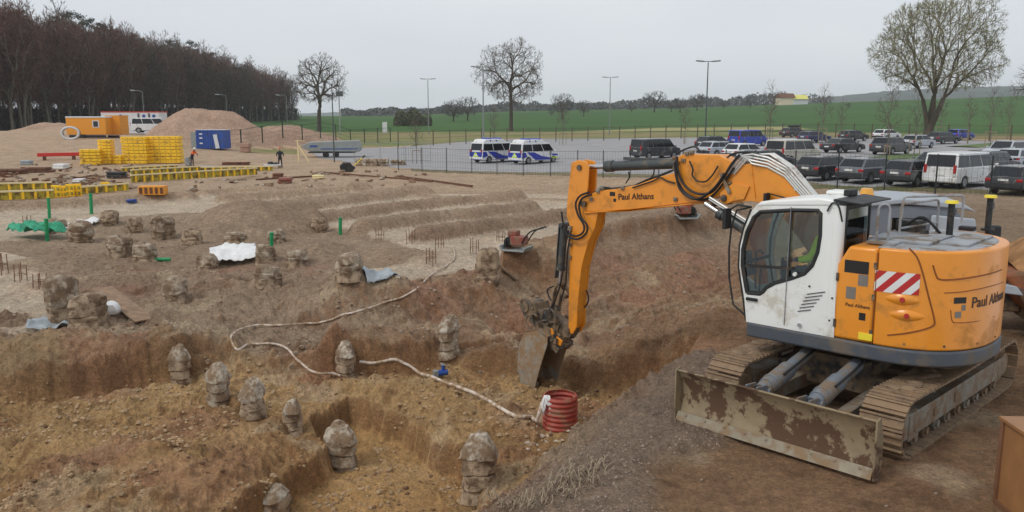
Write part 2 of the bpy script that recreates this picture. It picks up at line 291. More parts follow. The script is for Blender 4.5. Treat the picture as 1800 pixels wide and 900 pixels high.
# ------------------------------------------------------------------ ground meshes
def tag(o, label=None, cat=None, group=None, kind=None):
    if label: o['label'] = label
    if cat: o['category'] = cat
    if group: o['group'] = group
    if kind: o['kind'] = kind
    return o
def build_ground():
    mats = [ground_mat('earth', 1, .8, .30, crumb=True), ground_mat('tarmac', .4, .15, .10, .85), ground_mat('field_green', .1, .4, .14), ground_mat('verge_grass', .6, .8, .3)]
    grid(2000, 40, 4.4, 26.0, mats, True); grid(1150, 50, 25.97, 3800, mats, False)
def grid(na, half, r0, r1, mats, fine):
    th = np.linspace(R(-half), R(half), na)
    rr = [r0]
    while rr[-1] < r1:
        rr.append(min(rr[-1] * (1.0024 if fine else 1.0044 if rr[-1] < 60 else 1.008 if rr[-1] < 200 else 1.03), r1 + (0 if fine else 100)))
    rr = np.array(rr); nr = len(rr)
    RR, TH = np.meshgrid(rr, th, indexing='ij'); X = RR * np.sin(TH); Y = RR * np.cos(TH)
    Z, M = terrain(X.ravel(), Y.ravel()); x = X.ravel(); y = Y.ravel(); d = RR.ravel(); r = x / np.maximum(y, 1)
    C = np.zeros((len(x), 3)); 
    col = lambda c: np.array(s2l(*c))
    def lay(mask, c):
        nonlocal C
        C = C * (1 - mask[:, None]) + c[None, :] * mask[:, None]
    C[:] = col((134, 118, 101))
    v = fbm(x, y, .25, 4, 77) * 2
    lay(np.clip(.5 + v, 0, 1) * .6, col((118, 98, 82)))
    lay(sstep(17.5, 15, y) * .65, col((128, 106, 74)))
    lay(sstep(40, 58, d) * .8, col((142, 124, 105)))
    lay(M['plat'] * sstep(50, 40, d) * .75, col((112, 96, 78)))
    band = sstep(30, 22, d) * (1 - M['pit']) * sstep(-6, 0, x); lay(band * .5, col((122, 92, 66)))
    lay(M['pit'] * .8, col((152, 124, 86)))
    lay(M['pit'] * sstep(.05, .3, fbm(x, y, 1.7, 4, 65)) * .5, col((168, 142, 104)))
    lay(M['pit'] * sstep(-.02, .25, fbm(x, y, .8, 4, 61)) * .55, col((118, 86, 60)))
    hot = (y < 26); lay(hot * (1 - .75 * M['plat']) * sstep(.02, .22, fbm(x, y, .55, 4, 141)) * .45, col((132, 96, 80))); lay(hot * sstep(.06, .22, fbm(x, y, .9, 4, 143)) * .45, col((156, 142, 120))); lay(hot * sstep(.12, .26, fbm(x, y, 1.6, 4, 145)) * .5, col((92, 68, 50)))
    lay(M['sand'] * .6, col((158, 126, 84)))
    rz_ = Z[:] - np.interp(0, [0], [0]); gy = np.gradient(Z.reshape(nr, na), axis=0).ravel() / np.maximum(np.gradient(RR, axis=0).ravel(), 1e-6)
    lay(sstep(.7, 1.6, np.abs(gy)) * (d < 40) * .55, col((112, 82, 58)))  # slope darkening put into the colour of steep faces, toned as exposed clay
    lay(M['slab'] * .97, col((184, 170, 152))); lay(M['slab'] * sstep(.05, .25, fbm(x, y, .9, 4, 88)) * .5, col((156, 138, 118)))
    lay(M['grav'] * .9, col((114, 100, 88)))
    lay(M['heap'] * (d > 60), col((150, 128, 112)))
    lay(M['heap'] * (d > 60) * np.clip(.4 + v, 0, 1) * .7, col((136, 112, 96)))
    # zones
    cp = sdpoly(x, y, CARPARK) + .5 * fbm(x, y, .3, 3, 9)
    road_left = sstep(0, 6, sdpoly(x, y, GP([(-400, 262), (60, 262), (330, 275), (430, 266), (300, 240), (-400, 238)], -.3)))
    zone = np.zeros(len(x), int)
    green = ((d > 136 + 0 * r) & (r > -.25)) | ((d > 100) & (r > -.32) & (r < .02) & (cp < -1.5) & (y > 88))
    green |= (d > 200)
    green |= (d > 165)
    vg = (~green) & (cp < 0) & (cp > -2.6) & (d > 44) & (r > -.12)
    zone[green] = 2; zone[vg] = 3; zone[(cp >= 0) & ~green] = 1
    gz = M['heap'] < .25
    zone[~gz & (zone > 0) & (d < 170)] = 0
    C[zone == 1] = col((152, 150, 150))
    g = np.clip(.5 + fbm(x, y, .02, 4, 71) * 1.5, 0, 1)
    fc = col((52, 84, 32))[None] * (1 - g[:, None]) + col((62, 96, 38))[None] * g[:, None]
    C[zone == 2] = fc[zone == 2]
    rim = (zone == 2) & (d < 178); gg = np.clip(.55 + fbm(x, y, .12, 4, 73) * 2.4, 0, 1)
    vc = col((104, 118, 62))[None] * (1 - gg[:, None]) + col((138, 122, 88))[None] * gg[:, None]
    C[rim] = vc[rim]
    C[zone == 3] = (col((96, 98, 62))[None] * (1 - gg[:, None]) + col((128, 114, 92))[None] * gg[:, None])[zone == 3]
    # bare strip in the field
    bs = sdpoly(x, y, [(12, 178), (70, 200), (75, 230), (40, 222)])
    lay(sstep(-4, 2, bs) * (zone == 2), col((150, 142, 96)))
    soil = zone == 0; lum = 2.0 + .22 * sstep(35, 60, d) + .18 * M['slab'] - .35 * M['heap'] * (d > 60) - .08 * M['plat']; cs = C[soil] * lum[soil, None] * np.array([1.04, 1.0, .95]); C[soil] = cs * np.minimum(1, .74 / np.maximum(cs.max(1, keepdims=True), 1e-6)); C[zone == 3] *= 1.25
    idx = np.arange(nr * na).reshape(nr, na)
    q = np.stack([idx[:-1, :-1], idx[:-1, 1:], idx[1:, 1:], idx[1:, :-1]], -1).reshape(-1, 4)
    zq = zone[q[:, 0]]
    V = np.stack([x, y, Z], -1)
    for k, nm in enumerate(['ground', 'car_park', 'field', 'verge']):
        if not (zq == k).any(): continue
        f = q[zq == k]; used, inv = np.unique(f.ravel(), return_inverse=True)
        me = bpy.data.meshes.new(nm); nv, nf = len(used), len(f)
        me.vertices.add(nv); me.vertices.foreach_set('co', V[used].ravel().astype(np.float32))
        me.loops.add(nf * 4); me.loops.foreach_set('vertex_index', inv.astype(np.int32))
        me.polygons.add(nf); me.polygons.foreach_set('loop_start', np.arange(0, nf * 4, 4, dtype=np.int32))
        me.polygons.foreach_set('use_smooth', np.ones(nf, bool))
        me.update(calc_edges=True)
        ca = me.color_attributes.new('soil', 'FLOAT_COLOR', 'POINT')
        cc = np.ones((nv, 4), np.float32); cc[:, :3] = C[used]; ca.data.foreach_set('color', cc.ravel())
        # faces must look upward
        me.validate(); 
        if me.polygons[0].normal.z < 0: me.flip_normals()
        me.materials.append(mats[k])
        o = bpy.data.objects.new(nm, me); COL.objects.link(o); o['kind'] = 'structure'
build_ground()

# ------------------------------------------------------------------ mesh builder
class MB:
    def __init__(s): s.v = []; s.f = []
    def add(s, V, F):
        n = len(s.v); s.v += [tuple(p) for p in V]; s.f += [tuple(n + i for i in f) for f in F]; return s
    def box(s, c, sz, rot=None, taper=1.0):
        hx, hy, hz = sz[0] / 2, sz[1] / 2, sz[2] / 2
        P = [Vector((x * hx * (taper if z > 0 else 1), y * hy * (taper if z > 0 else 1), z * hz)) for x in (-1, 1) for y in (-1, 1) for z in (-1, 1)]
        if rot is not None: P = [rot @ p for p in P]
        c = Vector(c)
        return s.add([p + c for p in P], [(0, 1, 3, 2), (4, 6, 7, 5), (0, 4, 5, 1), (2, 3, 7, 6), (0, 2, 6, 4), (1, 5, 7, 3)])
    def bar(s, a, b, w, h, up=(0, 0, 1)):
        a, b = Vector(a), Vector(b); d = (b - a); L = d.length; d.normalize(); u = Vector(up)
        if abs(d.dot(u)) > .98: u = Vector((0, 1, 0))
        y = u.cross(d).normalized(); z = d.cross(y)
        return s.box((a + b) / 2, (L, w, h), Matrix((d, y, z)).transposed())
    def cyl(s, a, b, r0, r1=None, n=16, caps=True):
        a, b = Vector(a), Vector(b); r1 = r0 if r1 is None else r1
        d = (b - a).normalized(); u = d.orthogonal().normalized(); w = d.cross(u)
        V = []
        for p, r in ((a, r0), (b, r1)):
            for i in range(n):
                t = 2 * math.pi * i / n; V.append(p + (u * math.cos(t) + w * math.sin(t)) * r)
        F = [(i, (i + 1) % n, n + (i + 1) % n, n + i) for i in range(n)]
        if caps: F += [tuple(range(n))[::-1], tuple(range(n, 2 * n))]
        return s.add(V, F)
    def tube(s, P, r, n=8, caps=True):
        P = [Vector(p) for p in P]; rs = r if hasattr(r, '__len__') else [r] * len(P)
        V = []; u = None
        for i, p in enumerate(P):
            d = (P[min(i + 1, len(P) - 1)] - P[max(i - 1, 0)]).normalized()
            u = d.orthogonal().normalized() if u is None else (u - d * u.dot(d)).normalized()
            w = d.cross(u)
            for k in range(n):
                t = 2 * math.pi * k / n; V.append(p + (u * math.cos(t) + w * math.sin(t)) * rs[i])
        F = [(j * n + i, j * n + (i + 1) % n, (j + 1) * n + (i + 1) % n, (j + 1) * n + i) for j in range(len(P) - 1) for i in range(n)]
        if caps: F += [tuple(range(n))[::-1], tuple((len(P) - 1) * n + i for i in range(n))]
        return s.add(V, F)
    def prism(s, poly, a, b, axis='y'):
        f = {'y': lambda p, t: (p[0], t, p[1]), 'z': lambda p, t: (p[0], p[1], t), 'x': lambda p, t: (t, p[0], p[1])}[axis]
        n = len(poly); V = [f(p, a) for p in poly] + [f(p, b) for p in poly]
        F = [(i, (i + 1) % n, n + (i + 1) % n, n + i) for i in range(n)] + [tuple(range(n))[::-1], tuple(range(n, 2 * n))]
        return s.add(V, F)
    def lathe(s, prof, c=(0, 0, 0), n=20, jit=None, cap=True):
        V = []; c = Vector(c)
        for j, (r, z) in enumerate(prof):
            for i in range(n):
                t = 2 * math.pi * i / n; rr, zz = (r, z) if jit is None else jit(r, z, t, j)
                V.append(c + Vector((rr * math.cos(t), rr * math.sin(t), zz)))
        F = [(j * n + i, j * n + (i + 1) % n, (j + 1) * n + (i + 1) % n, (j + 1) * n + i) for j in range(len(prof) - 1) for i in range(n)]
        if cap: F += [tuple(range(n))[::-1], tuple((len(prof) - 1) * n + i for i in range(n))]
        return s.add(V, F)
    def pieces(s, mode):
        par = list(range(len(s.v)))
        def find(a):
            while par[a] != a: par[a] = par[par[a]]; a = par[a]
            return a
        for f in s.f:
            r = find(f[0])
            for k in f[1:]: par[find(k)] = r
        comp = {}
        for i, f in enumerate(s.f): comp.setdefault(find(f[0]), []).append(i)
        L = []
        for fs in comp.values():
            vs = {v for i in fs for v in s.f[i]}; P = [s.v[v] for v in vs]
            L.append([fs, [min(p[k] for p in P) - .012 for k in range(3)], [max(p[k] for p in P) + .012 for k in range(3)]])
        if mode == 'near':
            ch = True
            while ch:
                ch = False
                for i in range(len(L)):
                    for j in range(i + 1, len(L)):
                        if all(L[i][1][k] <= L[j][2][k] and L[j][1][k] <= L[i][2][k] for k in range(3)):
                            L[i] = [L[i][0] + L[j][0], [min(L[i][1][k], L[j][1][k]) for k in range(3)], [max(L[i][2][k], L[j][2][k]) for k in range(3)]]; L.pop(j); ch = True; break
                    if ch: break
        out = []
        for fs, _, _ in L:
            m = MB(); mp = {}
            for i in fs:
                for v in s.f[i]:
                    if v not in mp: mp[v] = len(m.v); m.v.append(s.v[v])
                m.f.append(tuple(mp[v] for v in s.f[i]))
            out.append(m)
        return out
    def build(s, name, m, parent=None, bevel=0, smooth=35, xf=None, seg=2, split=None):
        if split:
            r = [q.build(name, m, parent, bevel, smooth, xf, seg) for q in s.pieces(split)]; return r[0]
        me = bpy.data.meshes.new(name)
        V = s.v if xf is None else [tuple(xf @ Vector(p)) for p in s.v]
        me.from_pydata(V, [], s.f)
        bm = bmesh.new(); bm.from_mesh(me); bmesh.ops.recalc_face_normals(bm, faces=bm.faces); bm.to_mesh(me); bm.free()
        if smooth:
            me.polygons.foreach_set('use_smooth', [True] * len(me.polygons)); me.set_sharp_from_angle(angle=R(smooth))
        me.materials.append(m)
        o = bpy.data.objects.new(name, me); COL.objects.link(o)
        if parent is not None: o.parent = parent
        if bevel:
            b = o.modifiers.new('bevel', 'BEVEL'); b.width = bevel; b.segments = seg; b.limit_method = 'ANGLE'; b.angle_limit = R(40); b.harden_normals = False
        return o
def root(name, loc, rz=0.0, label=None, cat=None, group=None):
    o = bpy.data.objects.new(name, None); COL.objects.link(o); o.empty_display_size = .2
    o.location = loc; o.rotation_euler = (0, 0, rz); return tag(o, label, cat, group)
def smooth_path(P, k=6):
    P = [Vector(p) for p in P]; out = []
    for i in range(len(P) - 1):
        p0, p1, p2, p3 = P[max(i - 1, 0)], P[i], P[i + 1], P[min(i + 2, len(P) - 1)]
        for j in range(k):
            t = j / k
            out.append(.5 * ((2 * p1) + (p2 - p0) * t + (2 * p0 - 5 * p1 + 4 * p2 - p3) * t * t + (3 * p1 - p0 - 3 * p2 + p3) * t ** 3))
    return out + [P[-1]]
def fill_mesh(outer, holes, th, bevel=0):
    """flat plate (x,y) with holes, thickness th, through a filled curve turned into a mesh; returns verts, faces"""
    cu = bpy.data.curves.new('plate', 'CURVE'); cu.dimensions = '2D'; cu.fill_mode = 'BOTH'; cu.extrude = th / 2
    for poly in [outer] + holes:
        sp = cu.splines.new('POLY'); sp.points.add(len(poly) - 1); sp.use_cyclic_u = True
        for p, q in zip(sp.points, poly): p.co = (q[0], q[1], 0, 1)
    ob = bpy.data.objects.new('plate', cu); COL.objects.link(ob)
    bpy.context.view_layer.update()
    me = bpy.data.meshes.new_from_object(ob.evaluated_get(bpy.context.evaluated_depsgraph_get()))
    V = [tuple(v.co) for v in me.vertices]; F = [tuple(p.vertices) for p in me.polygons]
    bpy.data.objects.remove(ob); bpy.data.curves.remove(cu); bpy.data.meshes.remove(me)
    return V, F
def text_mesh(txt, size, th=.002):
    cu = bpy.data.curves.new('text', 'FONT'); cu.body = txt; cu.size = size; cu.extrude = th; cu.offset = size * .012
    ob = bpy.data.objects.new('text', cu); COL.objects.link(ob); bpy.context.view_layer.update()
    me = bpy.data.meshes.new_from_object(ob.evaluated_get(bpy.context.evaluated_depsgraph_get()))
    V = [tuple(v.co) for v in me.vertices]; F = [tuple(p.vertices) for p in me.polygons]
    bpy.data.objects.remove(ob); bpy.data.curves.remove(cu); bpy.data.meshes.remove(me)
    return V, F

# ------------------------------------------------------------------ materials
DUST = s2l(128, 106, 82)
M_orange = mat('orange_paint', s2l(226, 142, 32), .38, var=.05, scale=3, dirt=s2l(190, 124, 44), dirt_amt=.12, dirt_scale=2.2, coat=.25, bump=.03)
M_orange_d = mat('orange_seam', s2l(130, 72, 20), .6)
M_white = mat('white_paint', s2l(226, 227, 222), .38, var=.03, scale=3, dirt=s2l(196, 190, 176), dirt_amt=.1, dirt_scale=1.8, coat=.2)
M_belt = mat('dark_grey_paint', s2l(72, 77, 84), .5, var=.06, dirt=s2l(104, 94, 82), dirt_amt=.3, dirt_scale=2.5)
M_grey = mat('grey_paint', s2l(150, 154, 158), .5, var=.08, dirt=s2l(120, 106, 90), dirt_amt=.3)
M_cylg = mat('cylinder_grey', s2l(112, 120, 128), .42, .1, var=.08, dirt=s2l(120, 104, 86), dirt_amt=.3, dirt_scale=4)
M_cyld = mat('cylinder_dark', s2l(66, 70, 70), .4, .2, var=.1, dirt=s2l(104, 94, 80), dirt_amt=.12, dirt_scale=4)
M_black = mat('black_plastic', s2l(26, 27, 28), .55, var=.2, dirt=s2l(70, 62, 54), dirt_amt=.15)
M_rubber = mat('black_rubber', s2l(22, 22, 23), .5, var=.2, scale=20)
M_steel = mat('bare_steel', s2l(196, 197, 198), .28, 1.0, var=.05)
M_pipe = mat('pipe_metal', s2l(205, 205, 200), .4, .55, var=.08, dirt=s2l(130, 118, 104), dirt_amt=.15)
M_dkmetal = mat('worn_dark_steel', s2l(72, 70, 68), .5, .5, var=.25, scale=9, bump=.25, dirt=s2l(126, 106, 82), dirt_amt=.5, dirt_scale=5)
M_bucket = mat('bucket_steel', s2l(160, 152, 138), .45, .35, var=.2, scale=7, bump=.3, dirt=s2l(140, 112, 82), dirt_amt=.55, dirt_scale=4)
M_track = mat('muddy_track', s2l(126, 106, 86), .85, .05, var=.22, scale=9, bump=.6, dirt=s2l(142, 118, 92), dirt_amt=.6, dirt_scale=5)
M_frame = mat('dusty_frame', s2l(136, 130, 118), .7, .1, var=.12, scale=5, bump=.3, dirt=s2l(126, 102, 78), dirt_amt=.4, dirt_scale=4)
M_blade = mat('worn_blade', s2l(142, 125, 98), .7, .05, var=.14, scale=5, bump=.35, dirt=s2l(88, 64, 46), dirt_amt=.22, dirt_scale=2.6, sharp=.035)
M_edge = mat('cutting_edge', s2l(136, 126, 108), .5, .4, var=.1, scale=6, bump=.2, dirt=s2l(136, 112, 84), dirt_amt=.3, dirt_scale=5)
M_red = mat('red_lens', s2l(170, 24, 20), .25, var=.05, coat=.4)
M_signred = mat('sign_red', s2l(178, 34, 32), .45, var=.05)
M_signwhite = mat('sign_white', s2l(216, 216, 212), .45, var=.05)
M_yellow = mat('yellow_plastic', s2l(232, 208, 50), .45, var=.05)
M_hivis = mat('hi_vis_fabric', s2l(220, 255, 60), .8, var=.1, scale=14, bump=.2)
M_hivis_o = mat('hi_vis_orange', s2l(236, 108, 40), .8, var=.1, scale=14)
M_skin = mat('skin', s2l(200, 150, 124), .55, var=.05)
M_navy = mat('dark_workwear', s2l(38, 42, 52), .9, var=.15, scale=12)
M_seat = mat('seat_fabric', s2l(44, 44, 46), .9, var=.15)
M_tan = mat('tan_vinyl', s2l(150, 122, 84), .8, var=.12)
M_text = mat('brown_lettering', s2l(66, 40, 24), .6, var=.1)
M_sqblack = mat('black_decal', s2l(26, 22, 20), .6); M_sqgrey = mat('grey_decal', s2l(118, 112, 104), .6)
def glass_mat(name, tint, a=.5, rough=.03):
    m = bpy.data.materials.new(name); m.use_nodes = True; nt = m.node_tree; nt.nodes.clear(); L = nt.links.new
    o = nt.nodes.new('ShaderNodeOutputMaterial'); mx = nt.nodes.new('ShaderNodeMixShader')
    t = nt.nodes.new('ShaderNodeBsdfTransparent'); t.inputs[0].default_value = (*tint, 1)
    g = nt.nodes.new('ShaderNodeBsdfGlossy'); g.inputs['Roughness'].default_value = rough; g.inputs['Color'].default_value = (.9, .95, 1, 1)
    fr = nt.nodes.new('ShaderNodeFresnel'); fr.inputs[0].default_value = 1.5
    L(fr.outputs[0], mx.inputs[0]); L(t.outputs[0], mx.inputs[1]); L(g.outputs[0], mx.inputs[2]); L(mx.outputs[0], o.inputs[0])
    return m
M_glass = glass_mat('tinted_cab_glass', (.78, .83, .80))
M_carglass = mat('car_window_glass', s2l(24, 28, 32), .12, var=.1, spec=.5)

# ------------------------------------------------------------------ the excavator
CX, CY, HA, HU = 4.91, 11.35, R(136.66), R(223.96)
EX = root('crawler_excavator', (CX, CY, 0), HA, 'orange and white crawler excavator with its boom over the pit and a dirty dozer blade', 'excavator')
_Ri = Matrix.Rotation(-HA, 3, 'Z'); _o = _Ri @ Vector((-CX, -CY, CAMZ))
RT, YL = 1.66, 1.23
def _mk_outline():
    P = [(.9 - .02 * i, YL) for i in range(int(1.48 / .02))]
    n = 120; X0 = -.58; A = RT + X0; ex = 2 / 2.35
    for i in range(n + 1):
        t = math.pi / 2 + math.pi * i / n
        c_, s_ = math.cos(t), math.sin(t); P.append((X0 - A * abs(c_) ** ex, YL * math.copysign(abs(s_) ** ex, s_)))
    return P + [(-.58 + .02 * i, -YL) for i in range(1, 75)]
OUT = np.array(_mk_outline()); _seg = np.hypot(*(OUT[1:] - OUT[:-1]).T); OUTS = np.concatenate([[0], np.cumsum(_seg)]) - .9
def UL(px, py, yl):
    d = _Ri @ Vector(ray(px, py)); return _o + d * ((yl - _o.y) / d.y)
def skin(s, z, off=0.0):
    """s metres along the outline measured rearwards from x=0 on the left side, at height z"""
    x = np.interp(s, OUTS, OUT[:, 0]); y = np.interp(s, OUTS, OUT[:, 1]); e = .03
    dx = np.interp(s + e, OUTS, OUT[:, 0]) - np.interp(s - e, OUTS, OUT[:, 0]); dy = np.interp(s + e, OUTS, OUT[:, 1]) - np.interp(s - e, OUTS, OUT[:, 1])
    l = math.hypot(dx, dy) or 1; return Vector((x + dy / l * off * (-1) * -1 if False else x + dy / l * off, y - dx / l * off, z))
def US(px, py, off=0.0):
    """point of the machine body's outer skin seen at a photo point"""
    d = _Ri @ Vector(ray(px, py)); best = None
    for i in range(len(OUT) - 1):
        ax, ay = OUT[i]; bx, by = OUT[i + 1]; ex, ey = bx - ax, by - ay
        det = d.x * -ey + d.y * ex
        if abs(det) < 1e-12: continue
        rx, ry = ax - _o.x, ay - _o.y
        k = (rx * -ey + ry * ex) / det; t = (d.x * ry - d.y * rx) / det
        if -1e-6 <= t <= 1.000001 and k > 0 and (best is None or k < best[0]): best = (k, OUTS[i] + t * _seg[i])
    if best is None: return US(px - 3, py, off)
    p = _o + d * best[0]; return skin(best[1], p.z, off)
def s_of(p):
    i = int(np.argmin((OUT[:, 0] - p.x) ** 2 + (OUT[:, 1] - p.y) ** 2)); return float(OUTS[i])
def outline(x_front, grow=0.0, s0=None, n=40):
    """plan outline of the body, left front -> tail -> right front"""
    P = [(x_front, YL + grow)]; sm = (OUTS[-1] - .9) / 1.0
    for s_ in np.linspace(.0, OUTS[-1] - .9, 90):
        q = skin(s_, 0, grow)
        if q.x < x_front - .01: P.append((q.x, q.y))
    return P + [(x_front, -YL - grow)]
XU = Matrix.Rotation(HU - HA, 4, 'Z')     # undercarriage frame inside the machine's frame

def excavator():
    E = EX
    # ---- undercarriage
    YT, PW, ZT = 1.068, .515, .74
    cxw, rw, xo = 1.84, .345, -.34
    for sgn in (1, -1):
        m = MB(); y0 = sgn * YT
        Lr = 2 * cxw; per = 2 * Lr + 2 * math.pi * rw; n = 51
        def path(s):
            s %= per
            if s < Lr: return cxw - s, .5 * ZT - rw + .0, -math.pi / 2 * 0, (-1, 0), (0, -1)
            s -= Lr
            if s < math.pi * rw:
                a = s / rw; return -cxw - rw * math.sin(a), ZT / 2 - rw * math.cos(a), 0, (-math.cos(a), math.sin(a)), (-math.sin(a), -math.cos(a))
            s -= math.pi * rw
            if s < Lr:
                sag = -.03 * math.sin(math.pi * s / Lr) ** 2 - .0
                return -cxw + s, ZT / 2 + rw + sag, 0, (1, 0), (0, 1)
            s -= Lr; a = s / rw; return cxw + rw * math.sin(a), ZT / 2 + rw * math.cos(a), 0, (math.cos(a), -math.sin(a)), (math.sin(a), math.cos(a))
        rnd = random.Random(3 + sgn)
        for i in range(n):
            x, z, _, t, nn = path((i + .5) / n * per); x += xo
            T = Vector((t[0], 0, t[1])); N = Vector((nn[0], 0, nn[1])); Y = Vector((0, 1, 0)); M = Matrix((T, Y, N)).transposed()
            c = Vector((x, y0, z)); w = PW * (1 - .01 * rnd.random())
            m.box(c + N * .006, (.168, w, .03), M)
            for g in (-.07, .03): m.box(c + N * .03 + T * g, (.022, w * .99, .03), M)
            m.box(c - N * .035, (.13, .17, .06), M)
        m.build('track', M_track, E, xf=XU, smooth=0)
        # mud lying on the upper run
        m = MB()
        for i in range(26):
            x = -1.9 + 3.2 * i / 25; m.lathe([(.11, 0), (.09, .015), (.03, .024)], (x, y0 + rnd.uniform(-.16, .16), ZT + .012), 9, lambda r, z, t, j: (r * rnd.uniform(.6, 1.2), z * rnd.uniform(.6, 1.2)))
        m.build('mud', M_track, E, xf=XU)
        fo = y0 + sgn * .19
        fr = MB(); fr.box((-.34, y0 + sgn * .02, .36), (3.15, .3, .2))
        fr.prism([(-1.96, .24), (1.28, .24), (1.38, .3), (1.38, .49), (1.2, .53), (-1.92, .53), (-2.04, .49), (-2.04, .3)], fo, fo + sgn * .025)
        fr.box((1.36, y0 + sgn * .10, .36), (.3, .22, .34)); fr.box((1.52, fo - sgn * .01, .37), (.26, .03, .3))
        fr.box((-.2, fo + sgn * .03, .4), (.5, .02, .13)); fr.box((.62, fo + sgn * .03, .38), (.3, .02, .1))
        fr.build('track_frame', M_frame, E, .012, xf=XU)
        w = MB()
        for x in (cxw + xo, -cxw + xo): w.cyl((x, y0 - .1, ZT / 2), (x, y0 + .1, ZT / 2), .29, n=28); w.cyl((x, y0 - .17, ZT / 2), (x, y0 + .17, ZT / 2), .16, n=24)
        w.build('drive_wheel', M_track, E, xf=XU, split='near')
        r_ = MB()
        for x in [-1.78 + .37 * k for k in range(9)]:
            r_.cyl((x, y0 - .15, .135), (x, y0 + .15, .135), .085, n=16); r_.cyl((x, y0 - .18, .135), (x, y0 + .18, .135), .05, n=12)
        for x in (-.5, .5): r_.cyl((x, y0 - .12, .6), (x, y0 + .12, .6), .06, n=14)
        r_.build('track_roller', M_frame, E, xf=XU, split='near')
    b = MB(); b.box((0, 0, .62), (1.3, 1.0, .36)); b.box((0, 0, .52), (.55, 1.75, .3)); b.box((.6, 0, .52), (.35, 1.65, .26)); b.box((-.6, 0, .52), (.35, 1.65, .26))
    b.cyl((0, 0, .78), (0, 0, .99), .62, n=40); b.cyl((0, 0, .93), (0, 0, 1.01), .7, n=40)
    b.box((.72, 0, .68), (.12, .9, .3)); b.build('undercarriage', M_dkmetal, E, .015, xf=XU)
    # ---- dozer blade
    xb, wb = 2.44, 1.30
    prof = [(.11, .06), (.04, .13), (-.005, .25), (-.02, .38), (-.005, .52), (.045, .63), (.11, .73)]
    pf = [(xb + a, z) for a, z in prof]; bk = [(xb + a - .035, z) for a, z in prof][::-1]
    bl = MB(); nseg = 12
    bl.prism(pf + bk, -wb, wb)
    bl.prism([(xb + .075, .735), (xb + .125, .735), (xb + .115, .715), (xb + .03, .65), (xb + .01, .68)], -wb, wb)
    bl.prism([(xb - .05, .02), (xb + .12, .03), (xb + .14, .1), (xb + .14, .74), (xb + .04, .76), (xb - .06, .5)], wb, wb + .022)
    bl.prism([(xb - .05, .02), (xb + .12, .03), (xb + .14, .1), (xb + .14, .74), (xb + .04, .76), (xb - .06, .5)], -wb - .022, -wb)
    for y in (-.9, -.3, .3, .9): bl.prism([(xb - .04, .12), (xb - .04, .66), (xb - .16, .55), (xb - .16, .2)], y - .012, y + .012)
    blade = bl.build('dozer_blade', M_blade, E, .008, xf=XU)
    e = MB(); e.prism([(xb + .065, .16), (xb + .13, .05), (xb + .15, .055), (xb + .085, .175)], -wb + .01, wb - .01)
    for k in range(9):
        y = -1.15 + k * 2.3 / 8; e.cyl((xb + .08, y, .13), (xb + .115, y, .145), .018, n=8)
    e.build('cutting_edge', M_edge, blade, .004, xf=XU)
    m = MB()
    for y in (-.52, .62): m.bar((.55, y * .9, .42), (xb - .05, y, .36), .16, .2); m.box((xb - .18, y, .36), (.2, .26, .26))
    m.build('blade_arm', M_frame, E, .012, xf=XU, split='near')
    for y in (-.3, .38):
        c = MB(); a0 = Vector((xb - .3, y, .60)); a1 = Vector((xb - 1.45, y, .84)); d = (a1 - a0)
        for q in (-.075, .075): c.prism([(xb - .02, .45), (xb - .02, .72), (xb - .25, .70), (xb - .36, .62), (xb - .34, .5)], y + q - .012, y + q + .012)
        c.cyl(a0 - d.normalized() * .04, a0 + d * .12, .10, n=20); c.cyl(a0 + d * .08, a0 + d * .55, .115, n=24); c.cyl(a0 + d * .17, a0 + d * .20, .125, n=24); c.cyl(a0 + d * .55, a1, .09, n=20)
        c.cyl((a0.x, y - .12, a0.z), (a0.x, y + .12, a0.z), .05, n=14)
        cyl = c.build('blade_cylinder', M_cylg, E, .004, xf=XU)
        MB().tube(smooth_path([a0 + d * .3 + Vector((0, .1, .08)), a0 + d * .6 + Vector((0, .16, .14)), a1 + Vector((0, .1, .08))]), .017).build('hose', M_rubber, cyl, xf=XU)
    # ---- upper carriage
    bt = MB(); bt.prism(outline(1.12, .012), 1.0, 1.2, 'z'); bt.build('belt', M_belt, E, .03, seg=3)
    MB().box((.3, 0, .985), (1.5, 1.7, .04)).box((-.6, 0, .985), (1.3, 1.8, .04)).build('base_plate', M_dkmetal, E)
    ZH = 2.42; seam = .58
    cw = MB(); P = outline(-seam)
    cw.prism(P, 1.205, ZH, 'z'); cwo = cw.build('counterweight', M_orange, E, .075, seg=4)
    sp = MB(); sp.prism([(-.572, 1.205), (-.085, 1.205), (-.085, 2.16), (-.22, ZH - .01), (-.572, ZH - .01)], .25, YL); sp.build('side_door', M_orange, E, .04, seg=3)
    rb = MB(); rb.box((.2, -.78, 1.72), (1.5, .88, 1.02)); rb.box((-.32, -.1, 1.7), (.5, .7, 1.0)); rb.build('right_side_housing', M_orange, E, .05)
    dk = MB(); dk.prism([(x * .93, y * .93) for x, y in P], ZH - .02, ZH + .008, 'z'); dk.box((-.62, .2, ZH + .025), (.75, 1.0, .05)); dk.box((-1.2, -.1, ZH + .02), (.35, 1.1, .04))
    dk.box((-.5, .85, ZH + .02), (.35, .25, .04)); dk.build('engine_deck', M_grey, E, .012)
    # pressed seams and panels on the counterweight
    g = MB()
    def seamline(L, r=.010, off=0.003): g.tube(smooth_path([US(a, b, off) for a, b in L], 4), r, 6)
    seamline([(1598, 436), (1612, 452), (1622, 480), (1632, 520), (1642, 560), (1640, 572), (1620, 580), (1590, 586), (1560, 589)])
    seamline([(1640, 466), (1645, 482), (1652, 491), (1680, 491), (1710, 487), (1740, 481), (1760, 474)])
    seamline([(1660, 515), (1690, 513), (1720, 508), (1745, 502), (1763, 496)], .006)
    seamline([(1671, 545), (1673, 562), (1680, 567), (1715, 565), (1748, 556)], .005)
